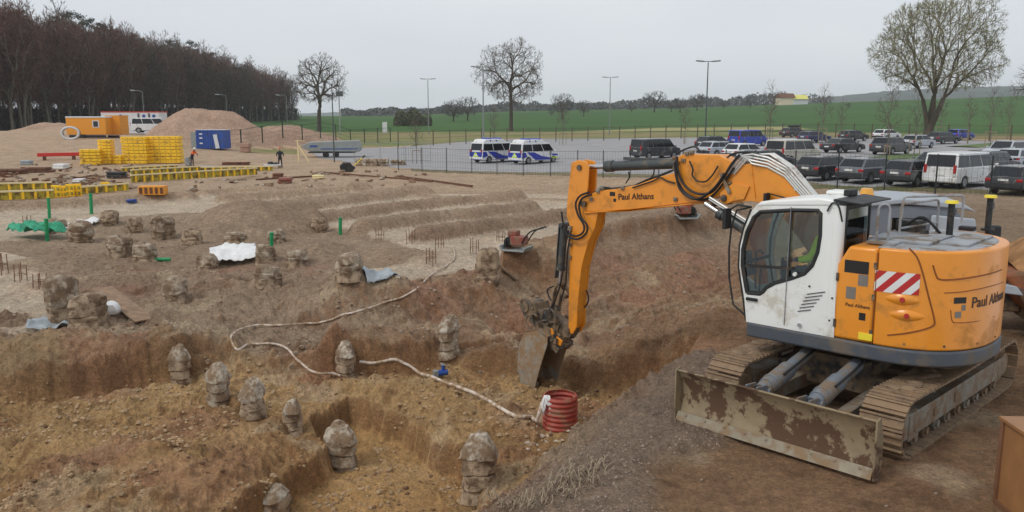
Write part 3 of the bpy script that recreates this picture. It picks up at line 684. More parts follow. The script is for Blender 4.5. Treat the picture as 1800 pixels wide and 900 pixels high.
    g.tube([(-.576, YL + .001, 1.21), (-.576, YL + .001, ZH - .06)], .008, 6)
    g.build('panel_seam', M_orange_d, E, split='all')
    for (px, py) in ((1587, 527), (1592, 555)):
        m = MB(); c = US(px, py, 0.0); s0 = s_of(c)
        for sgn in (1,):
            nn_, V, F = 20, [], []
            for j in range(6):
                a = j / 5
                for i in range(nn_):
                    t = 2 * math.pi * i / nn_
                    V.append(skin(s0 + .21 * a * math.cos(t), c.z + .075 * a * math.sin(t) * (1 - .25 * abs(math.cos(t))), .03 * (1 - a * a) - .002))
            F = [(j * nn_ + i, j * nn_ + (i + 1) % nn_, (j + 1) * nn_ + (i + 1) % nn_, (j + 1) * nn_ + i) for j in range(5) for i in range(nn_)]
            m.add(V, F)
        bo = m.build('lamp_bulge', M_orange, E)
        k = skin(s0, c.z, .02); k2 = skin(s0, c.z, .042); MB().cyl(k, k2, .034, .028, n=20).build('tail_lamp', M_red, bo)
    # warning stripes
    A = US(1538, 474); B = US(1619, 473); C = US(1538, 511); sA, sB = s_of(A), s_of(B); zt, zb = A.z, C.z
    for k_, mt in ((0, M_signred), (1, M_signwhite)):
        m = MB(); W = sB - sA; hgt = zt - zb; st = .105
        for i in range(-4, 8):
            if (i % 2) != k_: continue
            # slanted stripe clipped to the plate
            q = [(i * st, 0), (i * st + st, 0), (i * st + st + hgt * .95, hgt), (i * st + hgt * .95, hgt)]
            def clip(P, f, inter):
                o = []
                for a, b in zip(P, P[1:] + P[:1]):
                    ia, ib = f(a), f(b)
                    if ia: o.append(a)
                    if ia != ib: o.append(inter(a, b))
                return o
            q = clip(q, lambda p: p[0] >= 0, lambda a, b: (0, a[1] + (b[1] - a[1]) * (0 - a[0]) / (b[0] - a[0])))
            if len(q) < 3: continue
            q = clip(q, lambda p: p[0] <= W, lambda a, b: (W, a[1] + (b[1] - a[1]) * (W - a[0]) / (b[0] - a[0])))
            if len(q) < 3: continue
            
            us = sorted({0, W, *[u for u, v in q], *[W * j / 16 for j in range(17)]}); us = [u for u in us if min(p[0] for p in q) <= u <= max(p[0] for p in q)]
            for ua, ub in zip(us[:-1], us[1:]):
                g = clip(clip(q, lambda p: p[0] >= ua - 1e-9, lambda a, b: (ua, a[1] + (b[1] - a[1]) * (ua - a[0]) / (b[0] - a[0]))), lambda p: p[0] <= ub + 1e-9, lambda a, b: (ub, a[1] + (b[1] - a[1]) * (ub - a[0]) / (b[0] - a[0])))
                if len(g) >= 3: m.add([skin(sA + u, zb + v, .005) for u, v in g], [tuple(range(len(g)))])
        m.build('warning_stripe', mt, E, smooth=0)
    def square(px0, py0, px1, py1, mt, nm='logo_square'):
        a, b, c, d = US(px0, py0, .004), US(px1, py0 , .004), US(px1, py1, .004), US(px0, py1, .004)
        MB().add([skin(s_of(a), a.z, .004), skin(s_of(b), a.z, .004), skin(s_of(b), d.z, .004), skin(s_of(a), d.z, .004)], [(0, 1, 2, 3)]).build(nm, mt, E, smooth=0)
    square(1486, 456, 1528, 478, M_sqblack); square(1509, 482, 1528, 502, M_sqgrey); square(1487, 503, 1506, 524, M_sqgrey)
    square(1679, 523, 1699, 534, M_sqblack); square(1690, 536, 1699, 546, M_sqgrey); square(1678, 548, 1689, 559, M_sqgrey)
    square(1509, 549, 1521, 562, M_sqblack, 'lock_plate'); 
    mm = MB(); a = US(1512, 583, .012); mm.box((a.x - .07, YL + .012, a.z - .05), (.17, .02, .09)); mm.build('reflector', M_yellow, E, .003)
    def wrap_text(txt, s0, z0, size, mt, name, shear=0):
        V, F = text_mesh(txt, size); MB().add([skin(s0 + x, z0 + y, .003 + zz) for x, y, zz in V], F).build(name, mt, E, smooth=0)
    a = US(1707, 541); wrap_text('Paul Althans', s_of(a), a.z, .185, M_text, 'lettering')
    a = US(1485, 537); wrap_text('Paul Althans', s_of(a), a.z, .062, M_text, 'lettering')
    hg = MB()
    for z in (1.35, 1.8, 2.2): hg.box((-.56, YL + .008, z), (.035, .014, .07))
    for z in (1.4, 2.0): hg.box((.0 - .1, YL + .008, z), (.03, .016, .1))
    for s_ in (.95, 1.4, 1.9, 2.4): k = skin(s_, 1.27, .004); hg.cyl(k, skin(s_, 1.27, .012), .014, n=8)
    hg.build('hinge', M_dkmetal, E, split='all')
    # deck fittings
    for (px, py, h_) in ((1668, 419, .50), (1736, 405, .50)):
        d = _Ri @ Vector(ray(px, py)); p = _o + d * ((ZH - _o.z) / d.z)
        po = MB(); po.cyl(p, p + Vector((0, 0, h_ - .04)), .042, n=16); po.cyl(p, p + Vector((0, 0, .03)), .09, n=16); po.box(p + Vector((-.02, 0, h_ * .7)), (.05, .12, .09))
        po = po.build('camera_post', M_black, E, .004)
        MB().cyl(p + Vector((0, 0, h_ - .035)), p + Vector((0, 0, h_ + .0)), .085, .075, n=20).build('cap', M_yellow, po)
    def onz(px, py, z): d = _Ri @ Vector(ray(px, py)); return _o + d * ((z - _o.z) / d.z)
    rl = MB()
    def loop(a, b, h_, r=.017):
        a, b = Vector(a), Vector(b); u = Vector((0, 0, h_)); k = .06; ab = (b - a).normalized() * k
        rl.tube([a, a + u - Vector((0, 0, k)), a + u - Vector((0, 0, k * .3)) + ab * .3, a + u + ab, b + u - ab, b + u - Vector((0, 0, k * .3)) - ab * .3, b + u - Vector((0, 0, k)), b], r, 8)
    loop(onz(1540, 428, ZH), onz(1560, 428, ZH), .50)
    loop(onz(1580, 420, ZH), onz(1646, 409, ZH), .46); loop(onz(1584, 396, ZH), onz(1690, 392, ZH), .42)
    rl.tube([onz(1580, 420, ZH) + Vector((0, 0, .14)), onz(1646, 409, ZH) + Vector((0, 0, .14))], .014)
    rl.build('hand_rail', M_grey, E, split='all')
    fx = MB()
    a = onz(1624, 417, ZH); fx.cyl(a, a + Vector((0, 0, .1)), .07, .05, n=14)
    a = onz(1597, 412, ZH); fx.box(a + Vector((0, 0, .1)), (.28, .22, .2)); fx.tube(smooth_path([a + Vector((0, .1, .15)), a + Vector((-.2, .1, .26)), a + Vector((-.4, 0, .05))]), .02)
    a = onz(1700, 405, ZH); fx.box(a + Vector((0, 0, .03)), (.2, .14, .06)); fx.build('deck_fitting', M_black, E, .01, split='near')
    # ---- cab
    zb = 1.2
    outer = [(-.10, zb), (1.13, zb), (1.17, 1.5), (1.27, 1.95), (1.27, 2.25), (1.22, 2.5), (1.12, 2.76), (1.02, 2.86), (.8, 2.90), (.2, 2.97), (.06, 2.96), (-.02, 2.90), (-.06, 2.75)]
    door = [(1.135, 1.61), (.95, 1.62), (.90, 1.66), (.86, 1.72), (.74, 1.80), (.5, 1.90), (.34, 1.98), (.24, 2.10), (.18, 2.28), (.16, 2.5), (.17, 2.79), (.2, 2.82), (.55, 2.80), (1.0, 2.74), (1.09, 2.66), (1.18, 2.45), (1.23, 2.2), (1.225, 1.98), (1.16, 1.7)]
    cab = MB(); V, F = fill_mesh(outer, [door], .05); cab.add([(x, 1.20 + z, y) for x, y, z in V], F); cab.add([(x, .29 + z, y) for x, y, z in V], F)
    cab.box((-.07, .74, 1.5), (.05, .88, .6)); cab.box((.52, .74, 1.22), (1.2, .9, .05))
    cabo = cab.build('cab', M_white, E, .018, seg=3)
    rf = MB(); rf.prism([(1.1, 2.80), (1.0, 2.88), (.8, 2.915), (.2, 2.985), (.04, 2.975), (-.05, 2.9), (-.07, 2.82), (.1, 2.88), (.8, 2.83)], .26, 1.235)
    rf.box((.22, .45, 3.0), (.34, .3, .06)); rf.build('roof', M_white, E, .035, seg=3)
    pl = MB(); pl.cyl((-.03, 1.15, 1.22), (-.03, 1.15, 2.9), .085, n=20); pl.cyl((-.03, .34, 1.22), (-.03, .34, 2.9), .07, n=16)
    pl.build('rear_pillar', M_white, E, split='all')
    rd = MB(); V, F = fill_mesh([(.3, 2.08), (1.12, 2.08), (1.12, 2.9), (.3, 2.9)], [[(.33, 2.11), (1.095, 2.11), (1.08, 2.84), (.35, 2.84)]], .03)
    rd.add([(-.105 + z, x, y) for x, y, z in V], F)
    rd.prism([(-.34, 2.925), (.02, 2.95), (.02, 2.98), (-.34, 2.945)], .22, 1.22); rd.tube(smooth_path([(.08, 1.25, 2.82), (.02, 1.25, 2.93), (-.06, 1.25, 2.9), (-.1, 1.2, 2.7)]), .012)
    rd.build('rear_window_frame', M_black, E, .008)
    MB().box((-.105, .71, 2.45), (.008, .68, .52)).build('rear_window', M_glass, E)
    gl = MB(); V, F = fill_mesh([(x * .995 + .003, z) for x, z in door], [], .006); gl.add([(x, 1.205 + z, y) for x, y, z in V], F); gl.build('door_window', M_glass, E)
    gl2 = MB(); gl2.add([(x, .29 + z, y) for x, y, z in V], F); gl2.build('side_window', M_glass, E)
    df = MB()
    dd = [Vector((x, 1.228, z)) for x, z in door]; df.tube([p + Vector((0, -.012, 0)) for p in dd + [dd[0]]], .03, 6)
    df.box((.56, 1.232, 2.34), (.028, .012, .95)); df.bar((1.19, 1.222, 1.98), (.5, 1.222, 2.03), .02, .035)
    df.bar((.98, 1.18, 1.64), (.98, 1.18, 2.0), .02, .02); df.tube([(1.08, 1.1, 1.66), (1.1, 1.1, 2.16), (1.04, 1.1, 2.2), (.98, 1.1, 2.16)], .014)
    df.build('window_trim', M_black, E)
    sl_ = MB(); sl_.bar((.575, 1.236, 1.25), (.565, 1.236, 2.84), .006, .014); sl_.build('door_seam', M_grey, E)
    fw = MB(); fr_ = [(1.135, 1.25), (1.18, 1.5), (1.275, 1.95), (1.275, 2.25), (1.225, 2.5), (1.13, 2.76)]
    fw.add([(x, y, z) for x, z in fr_ for y in (.32, 1.17)], [(2 * i, 2 * i + 1, 2 * i + 3, 2 * i + 2) for i in range(5)]); fw.build('windscreen', M_glass, E)
    ff = MB()
    for y in (.30, 1.195): ff.tube([(x + .008, y, z) for x, z in fr_], .028, 8)
    ff.bar((1.28, .3, 2.0), (1.28, 1.2, 2.0), .04, .04); ff.bar((1.14, .3, 1.24), (1.14, 1.2, 1.24), .05, .06)
    ff.tube([(1.12, 1.24, 2.8), (1.33, 1.26, 2.74), (1.40, 1.26, 2.5), (1.42, 1.26, 2.2), (1.40, 1.26, 1.8), (1.32, 1.26, 1.42), (1.15, 1.24, 1.3)], .014)
    ff.build('windscreen_frame', M_black, E)
    mi = MB(); mi.box((1.45, 1.3, 2.62), (.05, .16, .28)); mi.tube([(1.12, 1.24, 2.8), (1.3, 1.3, 2.82), (1.45, 1.3, 2.72)], .014); mi.box((1.42, .2, 2.8), (.05, .14, .2)); mi.tube([(1.1, .25, 2.85), (1.42, .2, 2.9)], .012); mi.build('mirror', M_black, E, .02, split='near')
    lv = MB()
    for i in range(6):
        a = UL(1450 - i * 5, 513 + i * 6.3, YL + .003); b = UL(1418 - i * 3.2, 517 + i * 6.0, YL + .003); lv.bar(a, b, .008, .012, (0, 1, 0))
    for q in ((1423, 503), (1458, 563), (1463, 524)): a = UL(*q, YL); lv.cyl(a, a + Vector((0, .012, 0)), .012)
    lv.build('vent_louvre', M_black, E, split='all')
    a = UL(1322, 526, YL); hd = MB(); hd.box((a.x, YL + .012, a.z), (.17, .025, .045)); hd.build('door_handle', M_black, cabo, .01)
    a = UL(1398, 482, YL); MB().cyl((a.x, YL, a.z), (a.x, YL + .03, a.z), .03, .025).build('door_catch', M_white, cabo)
    a = UL(1406, 571, YL); MB().cyl((a.x, YL + .005, a.z), (a.x, YL + .03, a.z), .025, n=14).build('tie_down_eye', M_steel, E)
    wk = MB(); wk.box((.05, .6, 3.02), (.1, .24, .08)); wk.build('work_lamp', M_black, E, .012, split='near')
    st = MB(); st.box((.38, .74, 1.62), (.5, .48, .12)); st.box((.30, .80, 1.76), (.42, .4, .12)); st.box((.12, .66, 1.9), (.08, .34, .3), Matrix.Rotation(-.12, 3, 'Y')); st.box((.38, .74, 1.4), (.4, .4, .34)); st.build('driver_seat', M_seat, E, .04)
    co = MB(); co.box((.5, 1.03, 1.72), (.45, .1, .12)); co.box((.5, .45, 1.72), (.45, .1, .12)); co.tube([(.66, 1.03, 1.76), (.68, 1.03, 1.96)], .02); co.tube([(.66, .45, 1.76), (.68, .45, 1.96)], .02)
    co.box((.98, .42, 1.9), (.06, .2, .26)); co.build('control_console', M_black, E, .015, split='near')
    # ---- boom
    yb = .15
    def prism_y(mb, pts, a, b): mb.prism([(p[0], p[1]) for p in pts], a, b)
    rear = [(.2, 1.95), (.5, 1.75), (.95, 2.3), (1.34, 2.72), (1.7, 2.76), (2.02, 2.70), (2.16, 2.74), (2.2, 2.86), (2.08, 3.1), (1.84, 3.30), (1.5, 3.36), (1.2, 3.18), (.9, 2.85), (.4, 2.3)]
    m = MB(); prism_y(m, rear, -yb, yb); m.prism([(1.72, 2.98), (1.98, 3.02), (2.2, 2.86), (2.2, 2.72), (2.1, 2.68), (1.98, 2.74), (1.8, 2.78)], yb, yb + .03); m.prism([(1.72, 2.98), (1.98, 3.02), (2.2, 2.86), (2.2, 2.72), (2.1, 2.68), (1.98, 2.74), (1.8, 2.78)], -yb - .03, -yb)
    m.bar((1.72, yb + .004, 3.33), (1.62, yb + .004, 2.8), .01, .02, (0, 1, 0)); lb = m.build('lower_boom', M_orange, E, .015)
    MB().cyl((2.13, -yb - .05, 2.78), (2.13, yb + .06, 2.78), .05, n=20).build('pin', M_dkmetal, lb)
    MB().cyl((.35, -.3, 1.95), (.35, .3, 1.95), .09, n=20).box((.4, 0, 1.7), (.7, .46, .5)).build('boom_foot', M_orange, E, .02)
    front = [(4.98, 2.47), (4.93, 2.58), (4.80, 2.64), (4.58, 2.74), (4.2, 2.79), (3.75, 2.89), (3.4, 3.02), (3.05, 3.12), (3.03, 3.36), (2.9, 3.42), (2.25, 3.43), (2.2, 3.40), (1.98, 3.30), (2.1, 2.95), (2.2, 2.80), (2.47, 2.70), (3.08, 2.60), (3.9, 2.46), (4.7, 2.36), (4.9, 2.38)]
    m = MB(); prism_y(m, front, -yb + .01, yb - .01)
    m.prism([(4.85, 2.34), (4.5, 2.39), (3.9, 2.455), (3.1, 2.59), (2.5, 2.69), (2.5, 2.665), (3.1, 2.565), (3.9, 2.43), (4.5, 2.365), (4.85, 2.315)], -yb - .01, yb + .012)
    ub = m.build('upper_boom', M_orange, E, .015)
    MB().cyl((4.86, -.2, 2.49), (4.86, .2, 2.49), .055, n=20).cyl((3.02, -.18, 3.2), (3.02, .18, 3.2), .05).build('pin', M_dkmetal, ub)
    V, F = text_mesh('Paul Althans', .145); a = UL(1086, 351, yb); MB().add([(a.x - x, yb - .004 + zz, a.z + y - x * -.085) for x, y, zz in V], F).build('lettering', M_text, ub, smooth=0)
    m = MB(); a = UL(1076, 341, yb); m.box((a.x, yb - .009, a.z), (.11, .006, .07)); a = UL(1080, 352, yb); m.box((a.x, yb - .009, a.z), (.055, .006, .055)); m.build('logo_square', M_sqblack, ub)
    # ---- stick
    q = lambda L: [(UL(a, b, .13).x, UL(a, b, .13).z) for a, b in L]
    stick = q([(1004, 286), (1016, 281), (1030, 284), (1035, 293), (1033, 330), (1030, 345), (1048, 352), (1052, 366), (1046, 400), (1034, 425), (1022, 470), (1015, 540), (1014, 574), (1006, 588), (999, 584), (999, 540), (1001, 450), (1002, 400), (996, 380), (996, 365), (999, 330)])
    m = MB(); m.prism(stick, .095, .13); m.prism(stick, -.13, -.095)
    body = q([(1003, 345), (1030, 345), (1046, 358), (1050, 366), (1044, 400), (1032, 425), (1021, 470), (1014, 540), (1012, 570), (1004, 582), (1001, 540), (1003, 450), (1004, 400), (998, 375)])
    m.prism(body, -.1, .1); m.prism(q([(1003, 300), (1010, 300), (1008, 345), (1001, 345)]), -.1, .1)
    m.build('stick', M_orange, E, .012)
    p_top = UL(1027, 294, 0); p_foot = UL(1035, 357, 0)
    MB().cyl((p_top.x, -.16, p_top.z), (p_top.x, .16, p_top.z), .05, n=18).build('stick_pin', M_dkmetal, E)
    c0 = UL(1200, 287, 0); d = (p_top - c0)
    m = MB(); m.cyl(c0, c0 + d * .70, .085, n=24); m.cyl(c0 + d * .68, c0 + d * .76, .10, n=24); m.cyl(c0 - d * .02, c0 + d * .06, .1, n=20); m.box(c0 + d * .35 + Vector((0, 0, .09)), (.9, .05, .05)); m.cyl((c0.x, -.14, c0.z), (c0.x, .14, c0.z), .05)
    sc_ = m.build('stick_cylinder', M_cyld, E, .004); MB().cyl(c0 + d * .7, p_top, .042, n=20).build('piston_rod', M_steel, sc_)
    for y in (.34, -.34):
        a = UL(1240, 358, y); b = UL(1318, 408, y); a.y = b.y = y; b = b + (b - a) * .3
        m = MB(); m.cyl(a + (b - a) * .28, b, .085, n=24); m.cyl(a + (b - a) * .24, a + (b - a) * .32, .1, n=24); bc = m.build('boom_cylinder', M_cyld, E, .004)
        MB().cyl(a, a + (b - a) * .3, .045, n=18).build('piston_rod', M_steel, bc)
        m = MB(); u_ = Vector((0, 0, .13)); m.bar(a + (b - a) * .1 + u_, b + u_, .16, .02); m.tube([a + (b - a) * .1 + u_ + Vector((0, .06, .03)), b + u_ + Vector((0, .06, .03))], .014); m.build('cylinder_guard', M_pipe, bc)
    MB().cyl((2.28, -.36, 2.68), (2.28, .36, 2.68), .045).build('cylinder_pin', M_dkmetal, E)
    # steel pipes over the lower boom
    m = MB()
    for k in range(4):
        o_ = k * .045
        m.tube([UL(1276, 305, yb + .02) + Vector((-o_, 0, -.0)), UL(1300, 277, yb + .02) + Vector((-o_, 0, .02 - o_ * .2)), UL(1322, 276, yb + .02) + Vector((0, 0, .04 - o_)), UL(1350, 283, yb + .02) + Vector((0, 0, .05 - o_)), UL(1378, 297, yb + .02) + Vector((-.02, 0, .03 - o_)), UL(1400, 322, yb + .02) + Vector((-.02, 0, .03 - o_)), UL(1432, 352, yb + .02) + Vector((0, 0, 0 - o_))], .016, 8)
        m.tube([(1.75, -.12 + o_, 3.44), (1.5, -.12 + o_, 3.46), (1.18, -.12 + o_, 3.28), (.55, -.12 + o_, 2.62)], .016, 8)
    m.box((1.28, .0, 3.26), (.05, .36, .04)); m.box((1.0, 0, 2.98), (.05, .36, .04)); m.build('hydraulic_pipe', M_pipe, E, split='all')
    # hoses
    H = MB()
    def hose(L, y, r=.017): H.tube(smooth_path([UL(a, b, yy if hasattr(y, '__len__') else y) for (a, b), yy in zip(L, y if hasattr(y, '__len__') else [y] * len(L))]), r, 8)
    hose([(1190, 275), (1192, 300), (1203, 325), (1225, 340), (1250, 338), (1268, 318), (1285, 290), (1300, 272)], .22, .02)
    hose([(1186, 285), (1190, 315), (1204, 338), (1228, 351), (1250, 346), (1272, 322), (1290, 295)], .2, .02)
    hose([(1188, 300), (1194, 330), (1212, 347), (1232, 348), (1256, 330), (1274, 305)], .24, .02)
    hose([(1212, 283), (1218, 298), (1217, 308), (1226, 318), (1240, 319), (1252, 308), (1262, 292)], .2, .013)
    hose([(1112, 330), (1130, 324), (1148, 318), (1160, 312), (1172, 318), (1186, 322)], .17, .013)
    hose([(1035, 345), (1060, 330), (1085, 333), (1110, 328), (1140, 315), (1170, 305), (1186, 298)], .1, .016)
    hose([(1040, 342), (1062, 333), (1090, 330), (1120, 325), (1150, 312), (1180, 300)], .02, .016)
    hose([(1036, 338), (1020, 344), (1012, 358), (1016, 378), (1026, 395), (1025, 408), (1012, 415), (998, 408), (990, 392), (987, 372)], .2, .018)
    hose([(1040, 342), (1024, 348), (1018, 362), (1022, 382), (1032, 396), (1030, 410), (1016, 420), (1000, 416), (992, 400)], .23, .018)
    hose([(1052, 368), (1062, 378), (1060, 396), (1050, 405), (1044, 400)], -.12, .015); hose([(1048, 368), (1056, 382), (1058, 402), (1052, 412)], -.16, .015)
    hose([(1105, 302), (1106, 312), (1100, 322)], .1, .012); hose([(1150, 298), (1148, 308), (1140, 316)], .1, .012)
    hose([(1190, 270), (1205, 262), (1222, 258), (1232, 268)], .1, .014); hose([(1268, 285), (1290, 270), (1320, 268), (1345, 276)], .05, .016)
    hose([(1000, 405), (992, 440), (990, 470), (985, 500), (975, 530), (968, 540)], .2, .014); hose([(1004, 405), (998, 440), (996, 470), (994, 500), (985, 530)], .2, .014)
    hose([(985, 500), (968, 505), (962, 512), (970, 530), (985, 545)], .1, .014); hose([(1024, 545), (1034, 530), (1033, 515), (1026, 505)], -.1, .014)
    H.build('hydraulic_hose', M_rubber, E, split='all')
    ft = MB()
    for px, py in ((1052, 336), (1058, 330), (1040, 350), (1095, 330), (1186, 278), (1188, 350), (1202, 282), (1278, 312), (1284, 322), (1208, 270), (1216, 268), (1003, 400), (1003, 430), (1002, 452)):
        p = UL(px, py, .14); ft.box(p, (.07, .06, .06)); ft.cyl(p + Vector((0, .02, 0)), p + Vector((0, .05, 0)), .018, n=8)
    ft.box(UL(1275, 322, .2), (.05, .04, .34), Matrix.Rotation(.5, 3, 'Y')); ft.build('pipe_fitting', M_frame, E, .005, split='near')
    # ---- bucket cylinder, linkage, tilting coupler
    a = UL(992, 395, 0); b = UL(984, 500, 0)
    m = MB(); m.cyl(a, a + (b - a) * .72, .07, n=20); m.cyl(a + (b - a) * .68, a + (b - a) * .76, .085, n=20); m.cyl((a.x, -.12, a.z), (a.x, .12, a.z), .045); m.bar(a + Vector((.09, .0, 0)), a + (b - a) * .9 + Vector((.09, 0, 0)), .1, .02, (1, 0, 0))
    bcy = m.build('bucket_cylinder', M_cyld, E, .004); MB().cyl(a + (b - a) * .7, b, .036, n=16).build('piston_rod', M_steel, bcy)
    pe = UL(1006, 578, 0); pl_ = UL(975, 545, 0); pk = UL(999, 520, 0)
    m = MB()
    for y in (-.1, .1):
        m.bar((b.x, y, b.z), (pk.x, y, pk.z), .03, .09); m.bar((b.x, y, b.z), (pl_.x, y, pl_.z - .08), .03, .1)
    m.cyl((b.x, -.14, b.z), (b.x, .14, b.z), .045); m.cyl((pe.x, -.17, pe.z), (pe.x, .17, pe.z), .05); m.cyl((pl_.x, -.14, pl_.z - .08), (pl_.x, .14, pl_.z - .08), .045); m.cyl((pk.x, -.15, pk.z), (pk.x, .15, pk.z), .04)
    m.build('bucket_linkage', M_dkmetal, E, .008)
    cc = (pe + pl_) / 2 + Vector((.02, 0, -.16))
    m = MB()
    m.prism([(pe.x - .12, pe.z + .03), (pe.x - .02, pe.z - .14), (cc.x - .15, cc.z - .14), (cc.x + .28, cc.z - .08), (pl_.x + .18, pl_.z - .12), (pl_.x + .06, pl_.z + .04), (pl_.x - .1, pl_.z - .1), (pe.x + .1, pe.z + .08)], -.11, .11)
    m.cyl(cc + Vector((.02, 0, -.10)), cc + Vector((.1, 0, -.32)), .19, n=28); m.cyl(cc + Vector((.06, 0, -.2)), cc + Vector((.09, 0, -.27)), .23, n=28)
    m.box(cc + Vector((.12, 0, -.36)), (.5, .34, .1), Matrix.Rotation(.25, 3, 'Y'))
    for y in (-.2, .2):
        m.cyl(cc + Vector((.26, y, .08)), cc + Vector((.1, y, -.2)), .06, n=16); m.cyl(cc + Vector((.3, y - .04, .1)), cc + Vector((.3, y + .04, .1)), .06, n=14)
    k0 = UL(943, 545, .05); m.box(k0, (.34, .42, .26), Matrix.Rotation(.3, 3, 'Y')); m.cyl(k0 + Vector((.1, -.24, .08)), k0 + Vector((.1, .24, .08)), .1, n=18); m.bar(k0, cc, .3, .22); m.bar(k0 + Vector((0, 0, -.12)), cc + Vector((-.05, 0, -.4)), .42, .12)
    m.tube(smooth_path([k0 + Vector((.16, .2, .05)), k0 + Vector((.18, .22, .2)), k0 + Vector((0, .24, .22)), k0 + Vector((-.12, .24, .08))]), .022)
    rn = random.Random(5)
    for k in range(28): m.box(cc + Vector((rn.uniform(-.15, .42), rn.uniform(.08, .26) * rn.choice((1, -1)), rn.uniform(-.25, .16))), (rn.uniform(.05, .12), .06, rn.uniform(.04, .1)), Matrix.Rotation(rn.uniform(-.6, .6), 3, 'Y'))
    for k in range(7):
        p0 = cc + Vector((-.08 + .09 * k, rn.uniform(.1, .22), rn.uniform(.0, .2))); m.tube(smooth_path([p0, p0 + Vector((rn.uniform(-.1, .16), rn.uniform(.04, .14), rn.uniform(.02, .2))), p0 + Vector((rn.uniform(0, .3), .08, rn.uniform(-.1, .1))), p0 + Vector((rn.uniform(-.1, .25), .03, rn.uniform(-.3, -.1)))]), .017)
    m.build('tilting_coupler', M_dkmetal, E, .008)
    m = MB(); m.box(cc + Vector((.1, .2, -.12)), (.16, .03, .22), Matrix.Rotation(.5, 3, 'Y')); m.box(cc + Vector((-.06, .2, -.2)), (.2, .03, .12), Matrix.Rotation(-.4, 3, 'Y')); m.build('coupler_plate', M_orange, E, .008)
    # ---- bucket: side walls, curved shell, cutting lip, teeth
    wB = .34
    bq = lambda L: [(UL(a_, b_, wB).x, UL(a_, b_, wB).z) for a_, b_ in L]
    side = bq([(921, 582), (945, 578), (962, 592), (962, 605), (951, 640), (943, 668), (938, 690), (925, 693), (914, 675), (908, 640), (911, 605)])
    m = MB(); m.prism(side, wB - .02, wB); m.prism(side, -wB, -wB + .02)
    back = side[7:] + side[:1]; shell = [side[7], side[8], side[9], side[10], side[0], side[1], side[2]]
    cxs = sum(p[0] for p in side) / len(side); czs = sum(p[1] for p in side) / len(side)
    inner = [(x + (cxs - x) * .06, z + (czs - z) * .06) for x, z in shell]
    m.prism(shell + inner[::-1], -wB, wB)
    lip = side[7]; m.prism([(lip[0] + .02, lip[1] + .16), (lip[0] - .05, lip[1] - .02), (lip[0] - .02, lip[1] - .03), (lip[0] + .05, lip[1] + .14)], -wB - .01, wB + .01)
    for y in (-.12, .12): m.prism([(side[1][0], side[1][1] - .02), (side[2][0] - .05, side[2][1] + .02), (side[2][0], side[2][1] + .18), (side[1][0], side[1][1] + .2), (side[0][0] - .02, side[0][1] + .05)], y - .015, y + .015)
    m.build('bucket', M_bucket, E, .008)
excavator()

# ------------------------------------------------------------------ site objects
M_conc = mat('rough_concrete', s2l(188, 178, 162), .92, var=.25, scale=9, bump=.9, dirt=s2l(128, 106, 82), dirt_amt=.5, dirt_scale=4)
M_conc2 = mat('soiled_concrete', s2l(178, 164, 144), .95, var=.3, scale=8, bump=1.0, dirt=s2l(116, 94, 72), dirt_amt=.55, dirt_scale=3)
M_earthy = mat('earth_crust', s2l(172, 150, 124), .95, var=.3, scale=10, bump=1.0, dirt=s2l(104, 84, 64), dirt_amt=.4, dirt_scale=5)
M_hose = mat('white_hose', s2l(214, 200, 186), .5, var=.08, dirt=s2l(160, 134, 106), dirt_amt=.42, dirt_scale=6)
M_redpl = mat('red_brown_plastic', s2l(164, 66, 52), .42, var=.1, scale=5, dirt=s2l(150, 112, 88), dirt_amt=.2, dirt_scale=5)
M_green = mat('green_plastic', s2l(20, 140, 84), .45, var=.12, scale=6)
M_greenm = mat('green_netting', s2l(46, 150, 112), .6, var=.35, scale=9)
M_sheet = mat('white_sheet', s2l(222, 222, 220), .5, var=.06, scale=5)
M_bsheet = mat('grey_blue_film', s2l(152, 160, 164), .35, var=.2, scale=6)
M_wood = mat('weathered_board', s2l(138, 112, 88), .8, var=.25, scale=7, bump=.3)
M_pale = mat('pale_timber', s2l(224, 206, 156), .7, var=.08, scale=5)
M_fyel = mat('formwork_yellow', s2l(250, 200, 30), .5, var=.1, scale=5, dirt=s2l(196, 150, 50), dirt_amt=.12)
M_fdirty = mat('formwork_olive', s2l(178, 160, 44), .6, var=.2, scale=6, dirt=s2l(110, 92, 52), dirt_amt=.4)
M_rust = mat('rusty_steel', s2l(112, 72, 50), .85, .2, var=.3, scale=9)
M_blue = mat('container_blue', s2l(34, 76, 158), .5, var=.08, dirt=s2l(60, 80, 120), dirt_amt=.2)
M_cab_or = mat('site_cabin_orange', s2l(222, 146, 34), .5, var=.06)
M_cont = mat('container_white', s2l(206, 208, 210), .5, var=.05)
M_roofred = mat('red_trim', s2l(196, 66, 50), .5)
M_redmach = mat('machine_red', s2l(146, 66, 54), .5, var=.15, dirt=s2l(128, 104, 84), dirt_amt=.4, dirt_scale=6)
M_galv = mat('galvanised', s2l(150, 154, 152), .5, .4, var=.1)
M_darkpole = mat('dark_pole', s2l(72, 76, 76), .5, var=.1)
M_tarp = mat('grey_tarp', s2l(138, 144, 142), .6, var=.12, scale=3)
M_brick = mat('brown_timber', s2l(104, 70, 50), .85, var=.3, scale=8)
M_ply = mat('varnished_plywood', s2l(150, 106, 66), .45, var=.12, scale=4, bump=.05)
M_plyd = mat('plywood_edge', s2l(116, 80, 56), .6, var=.15, scale=6)
M_stone = mat('pale_stone', s2l(186, 172, 154), .9, var=.2, scale=8, bump=.4)

